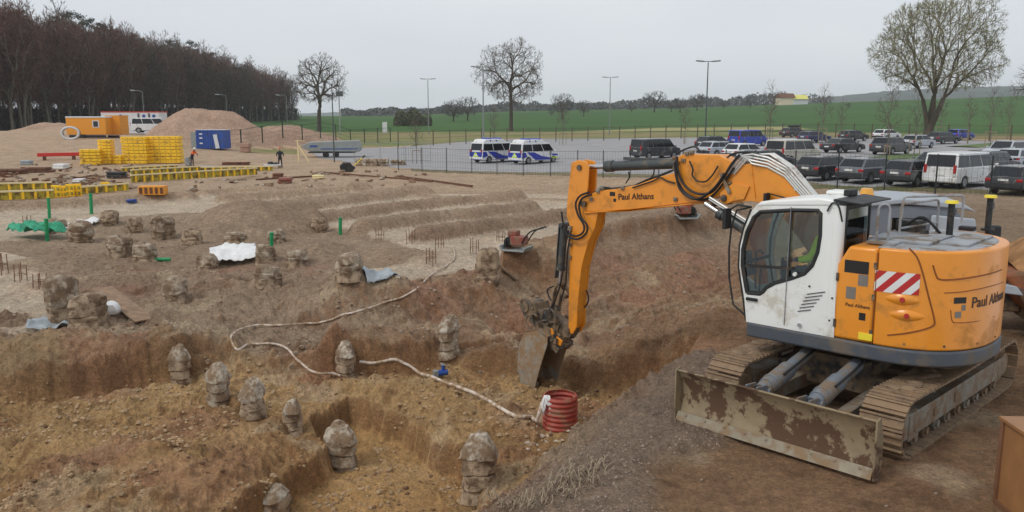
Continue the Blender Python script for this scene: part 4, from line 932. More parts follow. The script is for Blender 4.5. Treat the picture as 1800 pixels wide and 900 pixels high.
def width_at(px, py, wpx):
    p = hit(px, py); q = (p - cam.location).length; return p, wpx * p.y / FPX * 1.0
def pile_head(px, py, top, wpx, style, label, group, seed, rebar=True):
    """broken-off head of a bored concrete pile: shaft with flared collars, crumbly cap, steel stubs"""
    p, w = width_at(px, py - 3, wpx); rnd = random.Random(seed); ph = [rnd.uniform(0, 6.3) for _ in range(8)]
    rz_top = ray(px, top); h = max(.3, CAMZ + rz_top[2] * (p.y / rz_top[1]) - p.z) + .05
    t = root('pile_head', (p.x, p.y + w * .2, p.z - .12), rnd.uniform(0, 6), label, 'pile head', group); h += .12; r0 = w / 2
    rn = np.random.RandomState(seed); nz = rn.rand(40, 24) - .5
    def jit(am):
        def f(r, z, a, j):
            k = int(a / (2 * math.pi) * 24) % 24
            rr = r * (1 + .09 * math.sin(2 * a + ph[0] + j * .35) + .06 * math.sin(3 * a + ph[1]) + am * nz[j % 40, k] * .55)
            return rr, z + am * .10 * h * nz[(j * 3 + 7) % 40, k] + .03 * math.sin(a + ph[2])
        return f
    nl = 2 if h > .5 else 1
    if style == 'near':
        prof = []; zt = h * .64; tx, ty = rnd.uniform(-.22, .22), rnd.uniform(-.22, .22)
        for i in range(nl + 1):
            z0 = zt * i / (nl + 1); z1 = zt * (i + 1) / (nl + 1); rb = r0 * (1.0 - .05 * i) * rnd.uniform(.94, 1.05)
            prof += [(rb * .9, z0), (rb * 1.04, z0 + (z1 - z0) * .10), (rb * 1.02, z0 + (z1 - z0) * .3), (rb * .95, z0 + (z1 - z0) * .75), (rb * .90, z1 - .005)]
        jj = jit(.2)
        def lean(f):
            def g_(r, z, a, j):
                rr, zz = f(r, z, a, j); rr *= 1 + .10 * math.sin(2 * a + ph[4]); return rr, zz + rr * .35 * (tx * math.cos(a) + ty * math.sin(a))
            return g_
        m = MB(); m.lathe(prof, n=24, jit=lean(jj)); m.build('shaft', M_conc2 if rnd.random() < .6 else M_earthy, t, smooth=40)
        cp = [(r0 * .84, zt - .02), (r0 * .95, zt + .02), (r0 * .9, zt + h * .08), (r0 * .74, zt + h * .2), (r0 * .6, zt + h * .24), (r0 * .46, zt + h * .33), (r0 * .2, h * .99), (.01, h)]
        m = MB(); m.lathe(cp, n=24, jit=lean(jit(.32))); m.build('broken_cap', M_conc, t, smooth=30)
        if rebar:
            m = MB()
            for k in range(rnd.choice((2, 3))):
                a = rnd.uniform(0, 6.3); q = Vector((math.cos(a), math.sin(a), 0)) * r0 * .35
                m.cyl(q + Vector((0, 0, h * .8)), q * 1.2 + Vector((0, 0, h * .8 + .09)), .010, n=6)
            m.build('steel_stub', M_redmach, t, split='all')
    else:
        sh = [(r0 * .92, 0), (r0 * .9, h * .12), (r0 * .94, h * .24), (r0 * .86, h * .27), (r0 * .95, h * .4), (r0 * .9, h * .44)]
        if style == 'squat': sh = [(r0 * 1.2, 0), (r0 * 1.12, h * .2), (r0 * 1.0, h * .3), (r0 * 1.02, h * .4), (r0 * .95, h * .45)]
        m = MB(); m.lathe(sh, n=22, jit=jit(.2)); m.build('shaft', M_earthy, t, smooth=40)
        cp = [(r0 * .88, h * .40), (r0 * .98, h * .46), (r0 * .98, h * .6), (r0 * .9, h * .66), (r0 * .93, h * .74), (r0 * .86, h * .9), (r0 * .7, h * .97), (r0 * .3, h), (.01, h * .99)]
        tx, ty, sq = rnd.uniform(-.12, .12), rnd.uniform(-.1, .1), rnd.uniform(.1, .22); jj = jit(.27)
        def bj(r, z, a, j):
            rr, zz = jj(r, z, a, j); rr *= 1 + sq * abs(math.cos(2 * a + ph[3])) - sq * .5; return rr, zz + rr * (tx * math.cos(a) + ty * math.sin(a)) * (z > h * .5)
        m = MB(); m.lathe(cp, n=24, jit=bj); m.build('broken_cap', M_conc2 if rnd.random() < .5 else M_earthy, t, smooth=35)
    return t
NEAR = [(315, 678, 612, 38, 'grey ringed pile head at the left end of the row in the dug pit'), (382, 708, 648, 50, 'pile head with a flaky pointed cap, second along the row in the pit'),
        (443, 742, 676, 52, 'tall ringed pile head, third along the row in the pit'), (513, 762, 710, 42, 'small rounded grey pile head, fourth along the row and half buried in clods'),
        (598, 830, 752, 62, 'pile head with a pale slanted cap left of the sandy hollow'), (842, 880, 770, 68, 'largest pile head, with a dark shaft and grey cap, below the gravel bank'),
        (607, 657, 608, 42, 'pale pile head standing beside the white hose at the trench edge'), (480, 905, 872, 56, 'broken pile head in the lowest hollow in front of the row'),
        (788, 632, 560, 42, 'earth-covered pile head leaning against the trench wall left of the bucket')]
for i, (a, b, c, d, l) in enumerate(NEAR): pile_head(a, b, c, d, 'near', l, 'pile heads in the dug pit', 11 + i, rebar=i not in (8,))
MID = [(107, 572, 478, 66, 'tall', 'tall grey pile head with an overhanging cap beside the pale slab at left'), (152, 580, 515, 74, 'squat', 'thick earthy pile head left of the leaning board'),
       (306, 530, 490, 52, 'squat', 'flat pale pile head alone in the rubble right of the leaning board'), (137, 430, 388, 50, 'tall', 'grey mushroom-shaped pile head right of the green netting'),
       (98, 412, 384, 34, 'squat', 'round brown pile head just behind the green netting'), (190, 398, 371, 36, 'tall', 'small pile head on the pale slab right of the green post'),
       (236, 412, 381, 32, 'tall', 'narrow ringed pile head left of the largest head of its row'), (283, 424, 377, 50, 'tall', 'largest ringed pile head in the back row, with a pale top'),
       (336, 434, 402, 38, 'squat', 'low pile head with a dark gap under its cap, left of the soil heap'), (208, 452, 414, 46, 'squat', 'blocky pile head in the middle of the back field beside another block'),
       (252, 460, 427, 48, 'squat', 'blocky pile head just above the short green pipe'), (363, 476, 446, 40, 'squat', 'low pile head left of the white sheet'), (412, 428, 410, 42, 'squat', 'flat pile head behind the white sheet'),
       (468, 502, 466, 50, 'squat', 'wide pile head below the right end of the white sheet'), (466, 464, 430, 38, 'squat', 'pale pile head below the short green post'), (484, 430, 404, 36, 'squat', 'small pile head directly behind the short green post'),
       (562, 412, 381, 34, 'tall', 'solitary upright pile head on the pale slab left of a green post'), (612, 489, 447, 56, 'squat', 'large round pile head left of the blue film'), (520, 470, 440, 44, 'squat', 'low earthy pile head right of the short green post'),
       (858, 498, 432, 48, 'tall', 'tall dark pile head beside the red plate compactor on the slab edge')]
for i, (a, b, c, d, st, l) in enumerate(MID): pile_head(a, b, c + (b - c) * .12, d * .88, st, l, 'pile heads in the rubble field', 60 + i)

# hose
def lay_path(L, lift=.035):
    P = []
    for (a, b), (c, d) in zip(L[:-1], L[1:]):
        n = max(2, int(math.hypot(c - a, d - b) / 9))
        for k in range(n): P.append(hit(a + (c - a) * k / n, b + (d - b) * k / n) + Vector((0, 0, lift)))
    P.append(hit(*L[-1]) + Vector((0, 0, lift)))
    Q = [P[0]]
    for i in range(1, len(P) - 1): Q.append((P[i - 1] + P[i] * 2 + P[i + 1]) / 4 + Vector((0, 0, .01)))
    Q.append(P[-1]); return smooth_path(Q, 3)
h1 = MB().tube(lay_path([(795, 434), (800, 448), (798, 462), (775, 475), (755, 487), (742, 505), (722, 520), (700, 530), (640, 548), (560, 572), (500, 575), (440, 577), (415, 585), (405, 597), (408, 612), (418, 622), (432, 611), (455, 608), (490, 611), (508, 619), (522, 640), (545, 658), (570, 663), (598, 664)]), .024, 8).build('hose', M_hose)
tag(h1, 'long thin white hose winding from the pale slab down into the pit', 'hose')
h2p = lay_path([(632, 648), (660, 650), (690, 647), (720, 655), (760, 668), (800, 686), (850, 704), (890, 730), (915, 741), (935, 737)], .04)
PB = hit(985, 752)
h2p += [Vector((PB.x - .38, PB.y - .1, PB.z + .16)), Vector((PB.x - .30, PB.y - .05, PB.z + .42)), Vector((PB.x - .22, PB.y, PB.z + .5)), Vector((PB.x - .12, PB.y, PB.z + .36))]
tag(MB().tube(smooth_path(h2p, 2), .031, 8).build('hose', M_hose), 'thicker white hose leading along the ledge into the red corrugated pipe', 'hose')
# corrugated pipe
pc = root('corrugated_pipe', (PB.x, PB.y + .1, PB.z - .1), 0, 'short red corrugated pipe standing upright in the pit by the excavator bucket', 'pipe')
prof = []
for k in range(8):
    z = k * .078
    prof += [(.262, z), (.285, z + .018), (.285, z + .045), (.262, z + .062)]
prof = prof + [(.262, .62)]; inn = [(r - .014, z) for r, z in prof][::-1]
MB().lathe(prof + inn, n=40, cap=False).build('pipe_wall', M_redpl, pc, smooth=60)
rg = root('rag', (PB.x - .23, PB.y + .0, PB.z + .42), 0); m = MB()
rn = random.Random(4); tag(rg, 'white rag tied round the hose on the rim of the red pipe', 'rag')
for k in range(5): m.tube(smooth_path([(0, 0, .08), (rn.uniform(-.05, .05), -.06, .12), (rn.uniform(-.08, .08), -.1, rn.uniform(-.1, .05)), (rn.uniform(-.08, .1), -.08, rn.uniform(-.18, 0))]), [.02] * 19, 6)
m.build('cloth', M_sheet, rg)
def rock_mesh(m, c, r, rnd, flat=.7):
    V = []; n = 6
    ring = [(0.0, -1)] + [(math.sin(a), -math.cos(a)) for a in (math.pi * .28, math.pi * .5, math.pi * .75)] + [(0, 1)]
    base = len(m.v); a0 = rnd.uniform(0, 6)
    for j, (q, z) in enumerate(ring):
        if q == 0: V.append(Vector(c) + Vector((0, 0, z * r * flat)))
        else:
            for i in range(n):
                a = a0 + 2 * math.pi * i / n + rnd.uniform(-.25, .25); rr = r * q * rnd.uniform(.7, 1.15)
                V.append(Vector(c) + Vector((rr * math.cos(a), rr * math.sin(a) * rnd.uniform(.85, 1.1), z * r * flat * rnd.uniform(.75, 1.1))))
    F = [(0, 1 + (i + 1) % n, 1 + i) for i in range(n)]
    for j in range(2): F += [(1 + j * n + i, 1 + j * n + (i + 1) % n, 1 + (j + 1) * n + (i + 1) % n, 1 + (j + 1) * n + i) for i in range(n)]
    F += [(1 + 2 * n + i, 1 + 2 * n + (i + 1) % n, 1 + 3 * n) for i in range(n)]
    m.add(V, F)
# loose clods and stones (nobody could count them)
def scatter(n, sample, rmin, rmax, mt, name, label, seed, keep=None):
    rnd = random.Random(seed); m = MB(); pts = [sample(rnd) for _ in range(n)]
    X = np.array([p[0] for p in pts]); Y = np.array([p[1] for p in pts]); Z, M = terrain(X, Y)
    for i in range(n):
        if keep is not None and not keep(X[i], Y[i], {k: v[i] for k, v in M.items()}): continue
        r = rmin * (rmax / rmin) ** (rnd.random() ** 2.2); rock_mesh(m, (X[i], Y[i], Z[i] + r * .15), r, rnd, rnd.uniform(.5, .8))
    o = m.build(name, mt, smooth=0); tag(o, label, 'stones', kind='stuff')
def smp(y0, y1, xl, xr): return lambda r: (lambda y: (r.uniform(xl, xr) * y, y))(y0 * (y1 / y0) ** r.random())
M_clod = mat('clods', s2l(160, 134, 102), .95, var=.3, scale=3, bump=.8); M_clod2 = mat('grey_clods', s2l(150, 132, 112), .95, var=.3, scale=3, bump=.8)
M_grv = mat('gravel_stones', s2l(134, 118, 102), .9, var=.3, scale=4, bump=.4)
CL = lambda x, y, s, t: float(fbm(np.array([x]), np.array([y]), 1.1, 3, s)[0]) > t
scatter(20000, smp(8.5, 16.5, -.72, .26), .007, .055, M_clod, 'clods', 'crumbly yellow-brown clods strewn over the dug pit', 1, lambda x, y, M: M['pit'] > .5 and M['grav'] < .3 and CL(x, y, 151, .03))
scatter(8000, smp(16, 45, -.75, .35), .012, .07, M_clod2, 'clods', 'grey-brown clods strewn over the rubble field behind the pit', 2, lambda x, y, M: M['slab'] < .3 and M['plat'] < .8 and CL(x, y, 153, .0))
scatter(5000, smp(8.5, 22, -.72, .3), .008, .05, mat('dark_clods', s2l(112, 84, 60), .95, var=.3, scale=3, bump=.8), 'clods', 'dark damp clods in clusters over the dug ground', 8, lambda x, y, M: M['slab'] < .3 and M['plat'] < .8 and M['grav'] < .3 and CL(x, y, 155, .08))
scatter(9000, smp(7, 15, -.12, .32), .006, .024, M_grv, 'gravel', 'small grey gravel on the bank in front of the dozer blade', 3, lambda x, y, M: M['grav'] > .35)
scatter(700, smp(7, 30, .05, .8), .006, .03, M_grv, 'stones', 'stray small stones on the trodden ground round the excavator', 4, lambda x, y, M: M['plat'] > .6)
scatter(60, lambda r: (PB.x + r.gauss(.05, .34), PB.y - .2 + r.gauss(0, .22)), .02, .06, M_stone, 'stones', 'pale stones lying round the foot of the red pipe', 5)
# gravel shoved against the blade: dry grass tufts on the bank
M_straw = mat('dry_grass', s2l(150, 134, 112), .9, var=.2)
def tufts(spots, label, seed, ln=.28, n=26, mt=None):
    rnd = random.Random(seed); m = MB()
    for (px, py) in spots:
        p = hit(px, py)
        for k in range(n):
            a = rnd.uniform(0, 6.3); l = ln * rnd.uniform(.4, 1); d = Vector((math.cos(a) * .8, math.sin(a) * .8, rnd.uniform(.3, 1))).normalized()
            q = p + Vector((rnd.gauss(0, .10), rnd.gauss(0, .10), -.01)); w = Vector((-d.y, d.x, 0)).normalized() * .006
            e = q + d * l + Vector((0, 0, -.25 * l)); mid = q + d * l * .55 + Vector((0, 0, .04))
            m.add([q - w, q + w, mid + w, mid - w, e], [(0, 1, 2, 3), (3, 2, 4)])
    return tag(m.build('dry_grass', mt or M_straw, smooth=0), label, 'grass', kind='stuff')
tufts([(1000, 848), (1012, 838), (985, 860), (960, 880), (1040, 825), (930, 890), (865, 885), (835, 893), (1000, 868), (900, 896), (1022, 850)], 'dry straw-like grass on the gravel bank above the pit', 9)
# blue valve on the hose
p = hit(778, 664); v = root('hose_coupling', (p.x, p.y, p.z + .05), .4, 'small blue hose coupling lying beside the white hose', 'coupling')
MB().cyl((-.10, 0, .05), (.10, 0, .05), .06, n=14).cyl((.0, 0, .05), (.02, 0, .2), .035, n=12).build('valve_body', M_blue, v)
MB().cyl((.02, 0, .2), (.03, 0, .22), .07, n=14).box((-.14, 0, .05), (.08, .12, .12)).build('grey_fitting', M_galv, v)
# plate compactors
def compactor(px, py, rz, s, label):
    p = hit(px, py); c = root('plate_compactor', (p.x, p.y, p.z), rz, label, 'compactor', 'plate compactors')
    MB().prism([(-.5 * s, .16 * s), (-.4 * s, 0), (.4 * s, 0), (.52 * s, .2 * s), (.45 * s, .2 * s), (.36 * s, .06 * s), (-.36 * s, .06 * s), (-.44 * s, .18 * s)], -.35 * s, .35 * s).build('base_plate', M_galv, c, .01)
    MB().box((-.1 * s, 0, .36 * s), (.5 * s, .46 * s, .32 * s)).box((.1 * s, 0, .6 * s), (.34 * s, .36 * s, .2 * s)).build('engine_cover', M_redmach, c, .03)
    MB().cyl((.22 * s, -.2 * s, .35 * s), (.22 * s, .2 * s, .35 * s), .14 * s).box((.32 * s, 0, .25 * s), (.1 * s, .5 * s, .25 * s)).build('engine', M_black, c, .01)
    MB().tube(smooth_path([(-.3 * s, -.25 * s, .3 * s), (-.6 * s, -.25 * s, .7 * s), (-1.0 * s, -.2 * s, .85 * s), (-1.02 * s, .2 * s, .85 * s), (-.6 * s, .25 * s, .7 * s), (-.3 * s, .25 * s, .3 * s)]), .025 * s).build('handle', M_black, c)
compactor(908, 444, R(155), .82, 'red and grey plate compactor on the slab edge left of the excavator arm')
compactor(1205, 384, R(10), .85, 'red plate compactor seen below the raised boom of the excavator')
# sheets
def sheet(px, py, w, l, rz, mt, name, label, cat, amp=.12, n=22, seed=0):
    p = hit(px, py); X, Y = np.meshgrid(np.linspace(-w / 2, w / 2, n), np.linspace(-l / 2, l / 2, n)); ca, sa = math.cos(rz), math.sin(rz)
    xs = X.ravel() * (1 + .25 * fbm(Y.ravel(), X.ravel(), 1.5, 2, seed)); ys = Y.ravel() * (1 + .3 * fbm(X.ravel(), Y.ravel(), 1.2, 2, seed + 1))
    wx = p.x + xs * ca - ys * sa; wy = p.y + xs * sa + ys * ca
    z = terrain(wx, wy)[0] + .05 + amp * (fbm(wx, wy, 2.2, 3, seed + 3, ridged=True) + .5) * 1.2
    m = MB(); idx = np.arange(n * n).reshape(n, n)
    V = list(zip(wx - p.x, wy - p.y, z - p.z)); F = [(idx[i, j], idx[i, j + 1], idx[i + 1, j + 1], idx[i + 1, j]) for i in range(n - 1) for j in range(n - 1)]
    m.add(V, F); o = m.build(name, mt, smooth=60); o.location = p
    so = o.modifiers.new('thick', 'SOLIDIFY'); so.thickness = .012
    return tag(o, label, cat)
sheet(410, 455, 1.5, 1.9, .3, M_sheet, 'plastic_sheet', 'crumpled bright white plastic sheet lying in the rubble field', 'sheet', .22)
sheet(664, 484, .9, .8, .5, M_bsheet, 'plastic_film', 'pale blue plastic film at the left end of the slab near the hose', 'sheet', .1, seed=5)
sheet(100, 578, 1.1, .6, .2, M_bsheet, 'plastic_film', 'grey plastic film under the tall pile head at left', 'sheet', .12, seed=6)
sheet(66, 417, 1.8, 1.4, -.5, M_greenm, 'safety_netting', 'bunched green safety netting beside the lower green post', 'netting', .5, seed=8)
sheet(130, 400, 1.6, 1.2, 0, M_sheet, 'plastic_sheet', 'dull pale sheet on the slab behind the mushroom-shaped pile head', 'sheet', .15, seed=9)
# green posts
def zpt(px, py, p):
    r = ray(px, py); return CAMZ + r[2] * (p.y / r[1])
for (px, b, t, lb) in ((87, 384, 349, 'green plastic post standing at the back of the left slab'), (161, 377, 341, 'green plastic post right of the other two near the slab'), (83, 424, 386, 'leaning green post rising out of the green netting'), (598, 412, 384, 'green post standing in soil beside the solitary pile head'), (477, 432, 410, 'short green post among the pile heads near the soil heap')):
    p = hit(px, b); h = zpt(px, t, p) - p.z; w = .07 if b > 380 else .08
    q = root('marker_post', (p.x, p.y, p.z), .3, lb, 'post', 'green plastic posts')
    MB().cyl((0, 0, -.1), (.03, 0, h), w, n=12).build('tube', M_green, q); MB().cyl((.03, 0, h - .01), (.03, 0, h + .03), w * 1.2, n=12).build('cap', M_green, q)
p = hit(284, 460); tag(MB().cyl((-.28, 0, .06), (.28, .05, .06), .06, n=14).build('pipe_piece', M_green), 'short green pipe piece lying in front of the blocky pile heads', 'pipe').location = p
# boards
p = hit(180, 522); q = hit(256, 566); d = (q - p)
o = MB().bar(p + Vector((0, 0, .22)), q + Vector((0, 0, .02)), .5, .035, (0, 0, 1)).build('board', M_wood, bevel=.004); tag(o, 'brown board leaning down to the right against an earthy pile head', 'board')
p = hit(197, 552); m = MB(); rock_mesh(m, (0, 0, .14), .24, random.Random(3), .8); o = m.build('white_bag', M_sheet, smooth=60); o.location = p; tag(o, 'white rubble bag tucked under the leaning board', 'bag')
p = hit(882, 478); q = hit(910, 498); tag(MB().bar(p + Vector((0, 0, .1)), q + Vector((0, 0, .06)), .16, .04).build('plank', M_wood), 'short weathered plank lying right of the tall dark pile head', 'plank')
p = hit(202, 448); q = hit(230, 425); tag(MB().bar(p + Vector((0, 0, .1)), q + Vector((0, 0, .3)), .09, .04).build('plank', M_wood), 'thin pale stick leaning on the blocky pile heads', 'plank')
# starter bars on the slab
def bars(px, b, t, label, n=4):
    p = hit(px, b); h = max(.4, zpt(px, t, p) - p.z); c = root('starter_bars', (p.x, p.y, p.z), 0, label, 'rebar', 'starter bar bundles on the slabs')
    rnd = random.Random(px); r = .16
    for k in range(n):
        a = 2 * math.pi * k / n + .4; MB().cyl((r * math.cos(a), r * math.sin(a), -.05), (r * math.cos(a) + rnd.uniform(-.03, .03), r * math.sin(a), h * rnd.uniform(.85, 1)), .012, n=6).build('bar', M_rust, c)
    MB().tube([(r * math.cos(a), r * math.sin(a), h * .4) for a in np.linspace(0, 6.28, 13)], .008, 5).build('stirrup', M_rust, c)
for a in ((4, 480, 442, 'starter bars at the very left edge of the lower left slab'), (37, 496, 462, 'starter bars in the middle of the lower left slab'), (70, 505, 486, 'short starter bars beside the tall pile head on the lower left slab'), (668, 420, 402, 'starter bars at the left of the middle slab'), (722, 426, 400, 'starter bars left of the hose end on the middle slab'),
          (758, 464, 436, 'starter bars in front of the soil heap on the middle slab'), (773, 436, 418, 'starter bars just left of the hose end'), (834, 446, 418, 'starter bars right of the hose end'), (48, 398, 376, 'starter bars behind the green netting'), (880, 424, 405, 'starter bars at the back of the slab right of the hose')): bars(*a)

# ---- formwork
def form_wall(px0, py0, px1, py1, hgt, label, wide=.24):
    p, q = hit(px0, py0), hit(px1, py1); L = (q - p).length; a = math.atan2(q.y - p.y, q.x - p.x)
    c = root('formwork_beam', p, a, label, 'formwork', 'long yellow formwork beams')
    n = int(L / .62); m = MB(); m.box((L / 2, 0, hgt * .45), (L, wide * .4, hgt * .8)); m.build('web', M_fdirty, c)
    m = MB()
    for k in range(n): m.box(((k + .5) * L / n, -wide * .3, hgt * .45), (.14, .12, hgt * .75))
    m.build('studs', M_fyel, c); MB().box((L / 2, 0, hgt * .93), (L, wide, .09)).build('timber_cap', M_pale, c)
form_wall(-60, 356, 96, 350, .55, 'pale-topped formwork beam nearest the camera at the left edge'); form_wall(-60, 338, 92, 333, .5, 'formwork beam running behind the nearest one at the left edge')
form_wall(143, 343, 226, 337, .5, 'short formwork beam right of the yellow upright panels'); form_wall(231, 322, 452, 309, .6, 'long pale formwork beam running right towards the worker')
form_wall(231, 311, 352, 303, .55, 'formwork beam just behind the long one'); form_wall(214, 304, 312, 298, .45, 'thin formwork beam closest to the yellow panel stacks'); form_wall(340, 302, 480, 300, .4, 'low formwork beam left of the standing worker')
for px, py, w, h, lb in ((100, 348, 16, 22, 'first'), (113, 347, 12, 20, 'second'), (124, 346, 14, 22, 'third'), (137, 346, 14, 22, 'fourth'), (186, 338, 14, 18, 'last, standing apart on the short beam')):
    p, W = width_at(px, py, w); H_ = h * p.y / FPX; c = root('upright_form', p, .05, 'upright yellow formwork panel, %s in the row' % lb, 'formwork panel', 'upright yellow formwork panels')
    MB().box((0, 0, H_ / 2), (W, .12, H_)).build('frame', M_fyel, c, .02)
    m = MB()
    for i in (-.25, .25):
        for j in (.25, .7): m.box((i * W, -.065, j * H_), (W * .3, .02, H_ * .26))
    m.build('infill', M_fdirty, c, split='all')
def stack(px, py, wpx, top, label, rz=.05, rows=7):
    p, W = width_at(px, py, wpx); H_ = zpt(px, top, p) - p.z; c = root('panel_stack', p, rz, label, 'formwork stack', 'stacks of yellow formwork panels')
    rnd = random.Random(px)
    for k in range(rows):
        h = H_ / rows; ox = rnd.uniform(-.05, .05); m = MB(); m.box((ox, 0, (k + .5) * h), (W, 1.3, h * .86))
        n = max(2, int(W / .45)); f = m.build('panel', M_fyel, c, .02)
        m = MB()
        for i in range(n):
            x = ox - W / 2 + (i + .5) * W / n
            m.cyl((x, -.655, (k + .5) * h), (x, -.66, (k + .5) * h), h * .13, n=8)
            m.cyl((x, -.655 - .01, (k + .5) * h), (x, -.66 - .01, (k + .5) * h), h * .13, n=8)
        m.build('tie_hole', M_rust, f)
stack(242, 288, 42, 240, 'tall left one of the two big yellow panel stacks', .02, 8); stack(291, 287, 56, 239, 'tall wide yellow panel stack nearest the blue container', .06, 8)
stack(162, 290, 32, 262, 'low leftmost stack of yellow panels beside the red beam', .25, 5); stack(189, 288, 20, 245, 'narrow tall stack of yellow panels left of the gap', .1, 8); stack(210, 288, 20, 272, 'lowest yellow panel stack in the gap between the tall ones', -.1, 3)
p, W = width_at(270, 342, 44); c = root('formwork_box', p, .08, 'orange-yellow formwork box lying in front of the long beam', 'formwork box'); MB().box((0, 0, .25), (W, .7, .5)).build('frame', M_cab_or, c, .03)
m = MB(); [m.box((-W / 2 + (i + .5) * W / 5, -.36, .25), (W / 9, .03, .34)) for i in range(5)]; m.build('infill', M_rust, c)
# red beam, cabins, containers
p, q = hit(66, 282), hit(150, 280); c = root('steel_beam', p, math.atan2(q.y - p.y, q.x - p.x), 'bright red steel beam lying left of the yellow stacks', 'beam'); L = (q - p).length
MB().box((L / 2, 0, .52), (L, .3, .34)).build('girder', mat('bright_red', s2l(206, 50, 44), .5), c, .02); MB().box((.6, 0, .18), (.3, .5, .36)).box((L - 1, 0, .18), (.3, .5, .36)).build('packing_block', M_brick, c)
def at_d(px, d):
    r = ray(px, 204); x = r[0] / r[1] * d; return Vector((x, d, zat(x, d)))
p = at_d(158, 112); c = root('site_caravan', p, -.05, 'orange site caravan with a white curved roof and a small window', 'site cabin')
MB().box((0, 0, 1.55), (5.4, 2.3, 2.2)).build('body', M_cab_or, c, .08); MB().box((0, 0, 2.72), (5.5, 2.4, .2)).build('roof', M_cont, c, .09); MB().box((1.35, -1.16, 1.85), (.9, .04, .9)).build('window_frame', M_cont, c)
MB().box((1.35, -1.185, 1.85), (.62, .02, .7)).build('window', M_carglass, c); MB().cyl((-.6, -1.1, .35), (-.6, -.9, .35), .35).build('wheel', M_rubber, c); MB().box((0, -.9, .25), (5, .1, .3)).build('skirt', M_black, c)
p = at_d(205, 113.5); c = root('site_cabin', p, -.05, 'smaller plain orange cabin right behind the caravan', 'site cabin'); MB().box((0, 0, 1.65), (2.0, 2.3, 2.5)).build('body', M_cab_or, c, .08); MB().box((0, 0, 2.93), (2.05, 2.35, .08)).build('roof', M_cab_or, c, .02); MB().box((0, -1.17, .2), (1.6, .05, .3)).build('skirt', M_black, c)
p = at_d(236, 125); c = root('white_container', p, -.06, 'long white site container with a red roof edge and two dark door gaps', 'container')
MB().box((0, 0, 1.6), (8.8, 2.5, 3.1)).build('body', M_cont, c, .03); MB().box((0, 0, 3.2), (8.9, 2.6, .14)).build('roof_edge', M_roofred, c)
m = MB(); m.box((1.3, -1.27, 1.75), (.28, .04, 2.5)); m.box((2.9, -1.27, 1.75), (.28, .04, 2.5)); m.build('door_gap', M_darkpole, c); m = MB(); [m.cyl((x, -1.28, 2.6), (x, -1.27, 2.6), .26, n=16) for x in (-1.4, 2.1, 3.6)]; m.build('round_mark', M_blue, c)
p = at_d(373, 97); c = root('blue_container', p, -.05, 'blue steel storage container with a propped pale panel in front of the green fence', 'container')
MB().box((0, 0, 1.12), (3.2, 2.2, 2.1)).build('body', M_blue, c, .02); m = MB(); [m.box((-1.5 + .25 * k, -1.12, 1.1), (.1, .05, 1.9)) for k in range(8)]; m.box((0, -1.12, 2.15), (3.2, .06, .08)); m.build('ribs', M_blue, c)
m = MB(); [m.box((-1.0, -1.14, z), (.35, .02, .16)) for z in (1.75, 1.3, .7)]; m.build('marking', M_cont, c, split='all'); MB().box((.8, -1.2, .9), (.45, .06, 1.6), Matrix.Rotation(-.16, 3, 'Y')).build('propped_panel', M_cont, c)
MB().box((0, 0, 2.2), (3.25, 2.25, .06)).build('roof', M_cont, c); MB().box((-1.95, -.2, 1.0), (.6, 1.6, 1.9)).build('side_locker', M_tarp, c)
p = at_d(122, 108); c = root('concrete_ring', p, .2, 'pale concrete ring standing tilted left of the orange caravan', 'ring'); V = [Vector((math.cos(a) * 1.02, math.sin(a) * .75, 0)) for a in np.linspace(0, 2 * math.pi, 33)]
MB().tube([Vector((v.x, -.35, v.y + .8)) for v in V], .13, 8).build('rim', M_cont, c); MB().tube([Vector((v.x, .1, v.y + .8)) for v in V], .13, 8).build('inner_rim', M_conc, c)
# trailer under a tarp and the timber frame
p = at_d(582, 92); c = root('tarp_trailer', p, .12, 'grey tarpaulin-covered trailer with blue stripes parked by the fence', 'trailer')
MB().prism([(-3.6, 1.45), (-3.0, 1.0), (-2.4, .75), (3.3, .7), (3.6, 1.1), (3.3, 2.15), (-2.6, 1.95)], -1.1, 1.1).build('cover', M_tarp, c, .08)
m = MB(); m.box((.9, -1.115, 1.1), (4.4, .03, .1)); m.box((-2.1, -1.12, 1.45), (.9, .03, .22)); m.build('stripe', M_blue, c)
for x in (-.7, .5): MB().cyl((x, -1.0, .35), (x, -.75, .35), .38).build('wheel', M_rubber, c)
MB().box((0, 0, .62), (5.6, 1.6, .16)).build('chassis', M_darkpole, c); c.scale = (.9, .9, .85)
p = at_d(527, 84); c = root('timber_trestle', p, 0, 'pale timber A-frame standing in front of the covered trailer', 'frame'); MB().bar((-.3, 0, 0), (-.35, 0, 2.2), .12, .1, (0, 1, 0)).build('post', M_pale, c); MB().bar((-.3, 0, 1.7), (.75, 0, 0), .12, .1, (0, 1, 0)).build('brace', M_pale, c); MB().bar((-.6, 0, 2.1), (.2, .6, 2.1), .1, .1).build('crossbar', M_pale, c)
# black tub with a shovel, crates, debris
p = hit(610, 302); c = root('mortar_tub', p, .2, 'black mortar tub standing alone on the bare ground right of the worker', 'tub'); MB().prism([(-.5, 0), (.42, 0), (.75, .35), (.45, .55), (.3, .78), (-.3, .8), (-.62, .5)], -.45, .45).build('tub', M_black, c, .06)
p = hit(624, 296); c = root('shovel', p, .1, 'yellow-handled shovel propped behind the black tub', 'shovel'); MB().cyl((0, 0, .3), (.7, 0, .95), .04).build('handle', M_yellow, c); MB().box((.8, 0, 1.05), (.3, .2, .14), Matrix.Rotation(-.6, 3, 'Y')).build('blade', M_black, c)
p = hit(480, 296); c = root('tool_tray', p, .1, 'tray with black tools beside the worker in dark clothes', 'tray'); MB().box((0, 0, .3), (1.5, .7, .12)).build('tray', M_cont, c, .02); MB().cyl((-.2, 0, .36), (-.2, 0, .6), .3, .2, n=12).cyl((.25, 0, .36), (.25, 0, .52), .22, .16, n=12).build('tools', M_black, c)
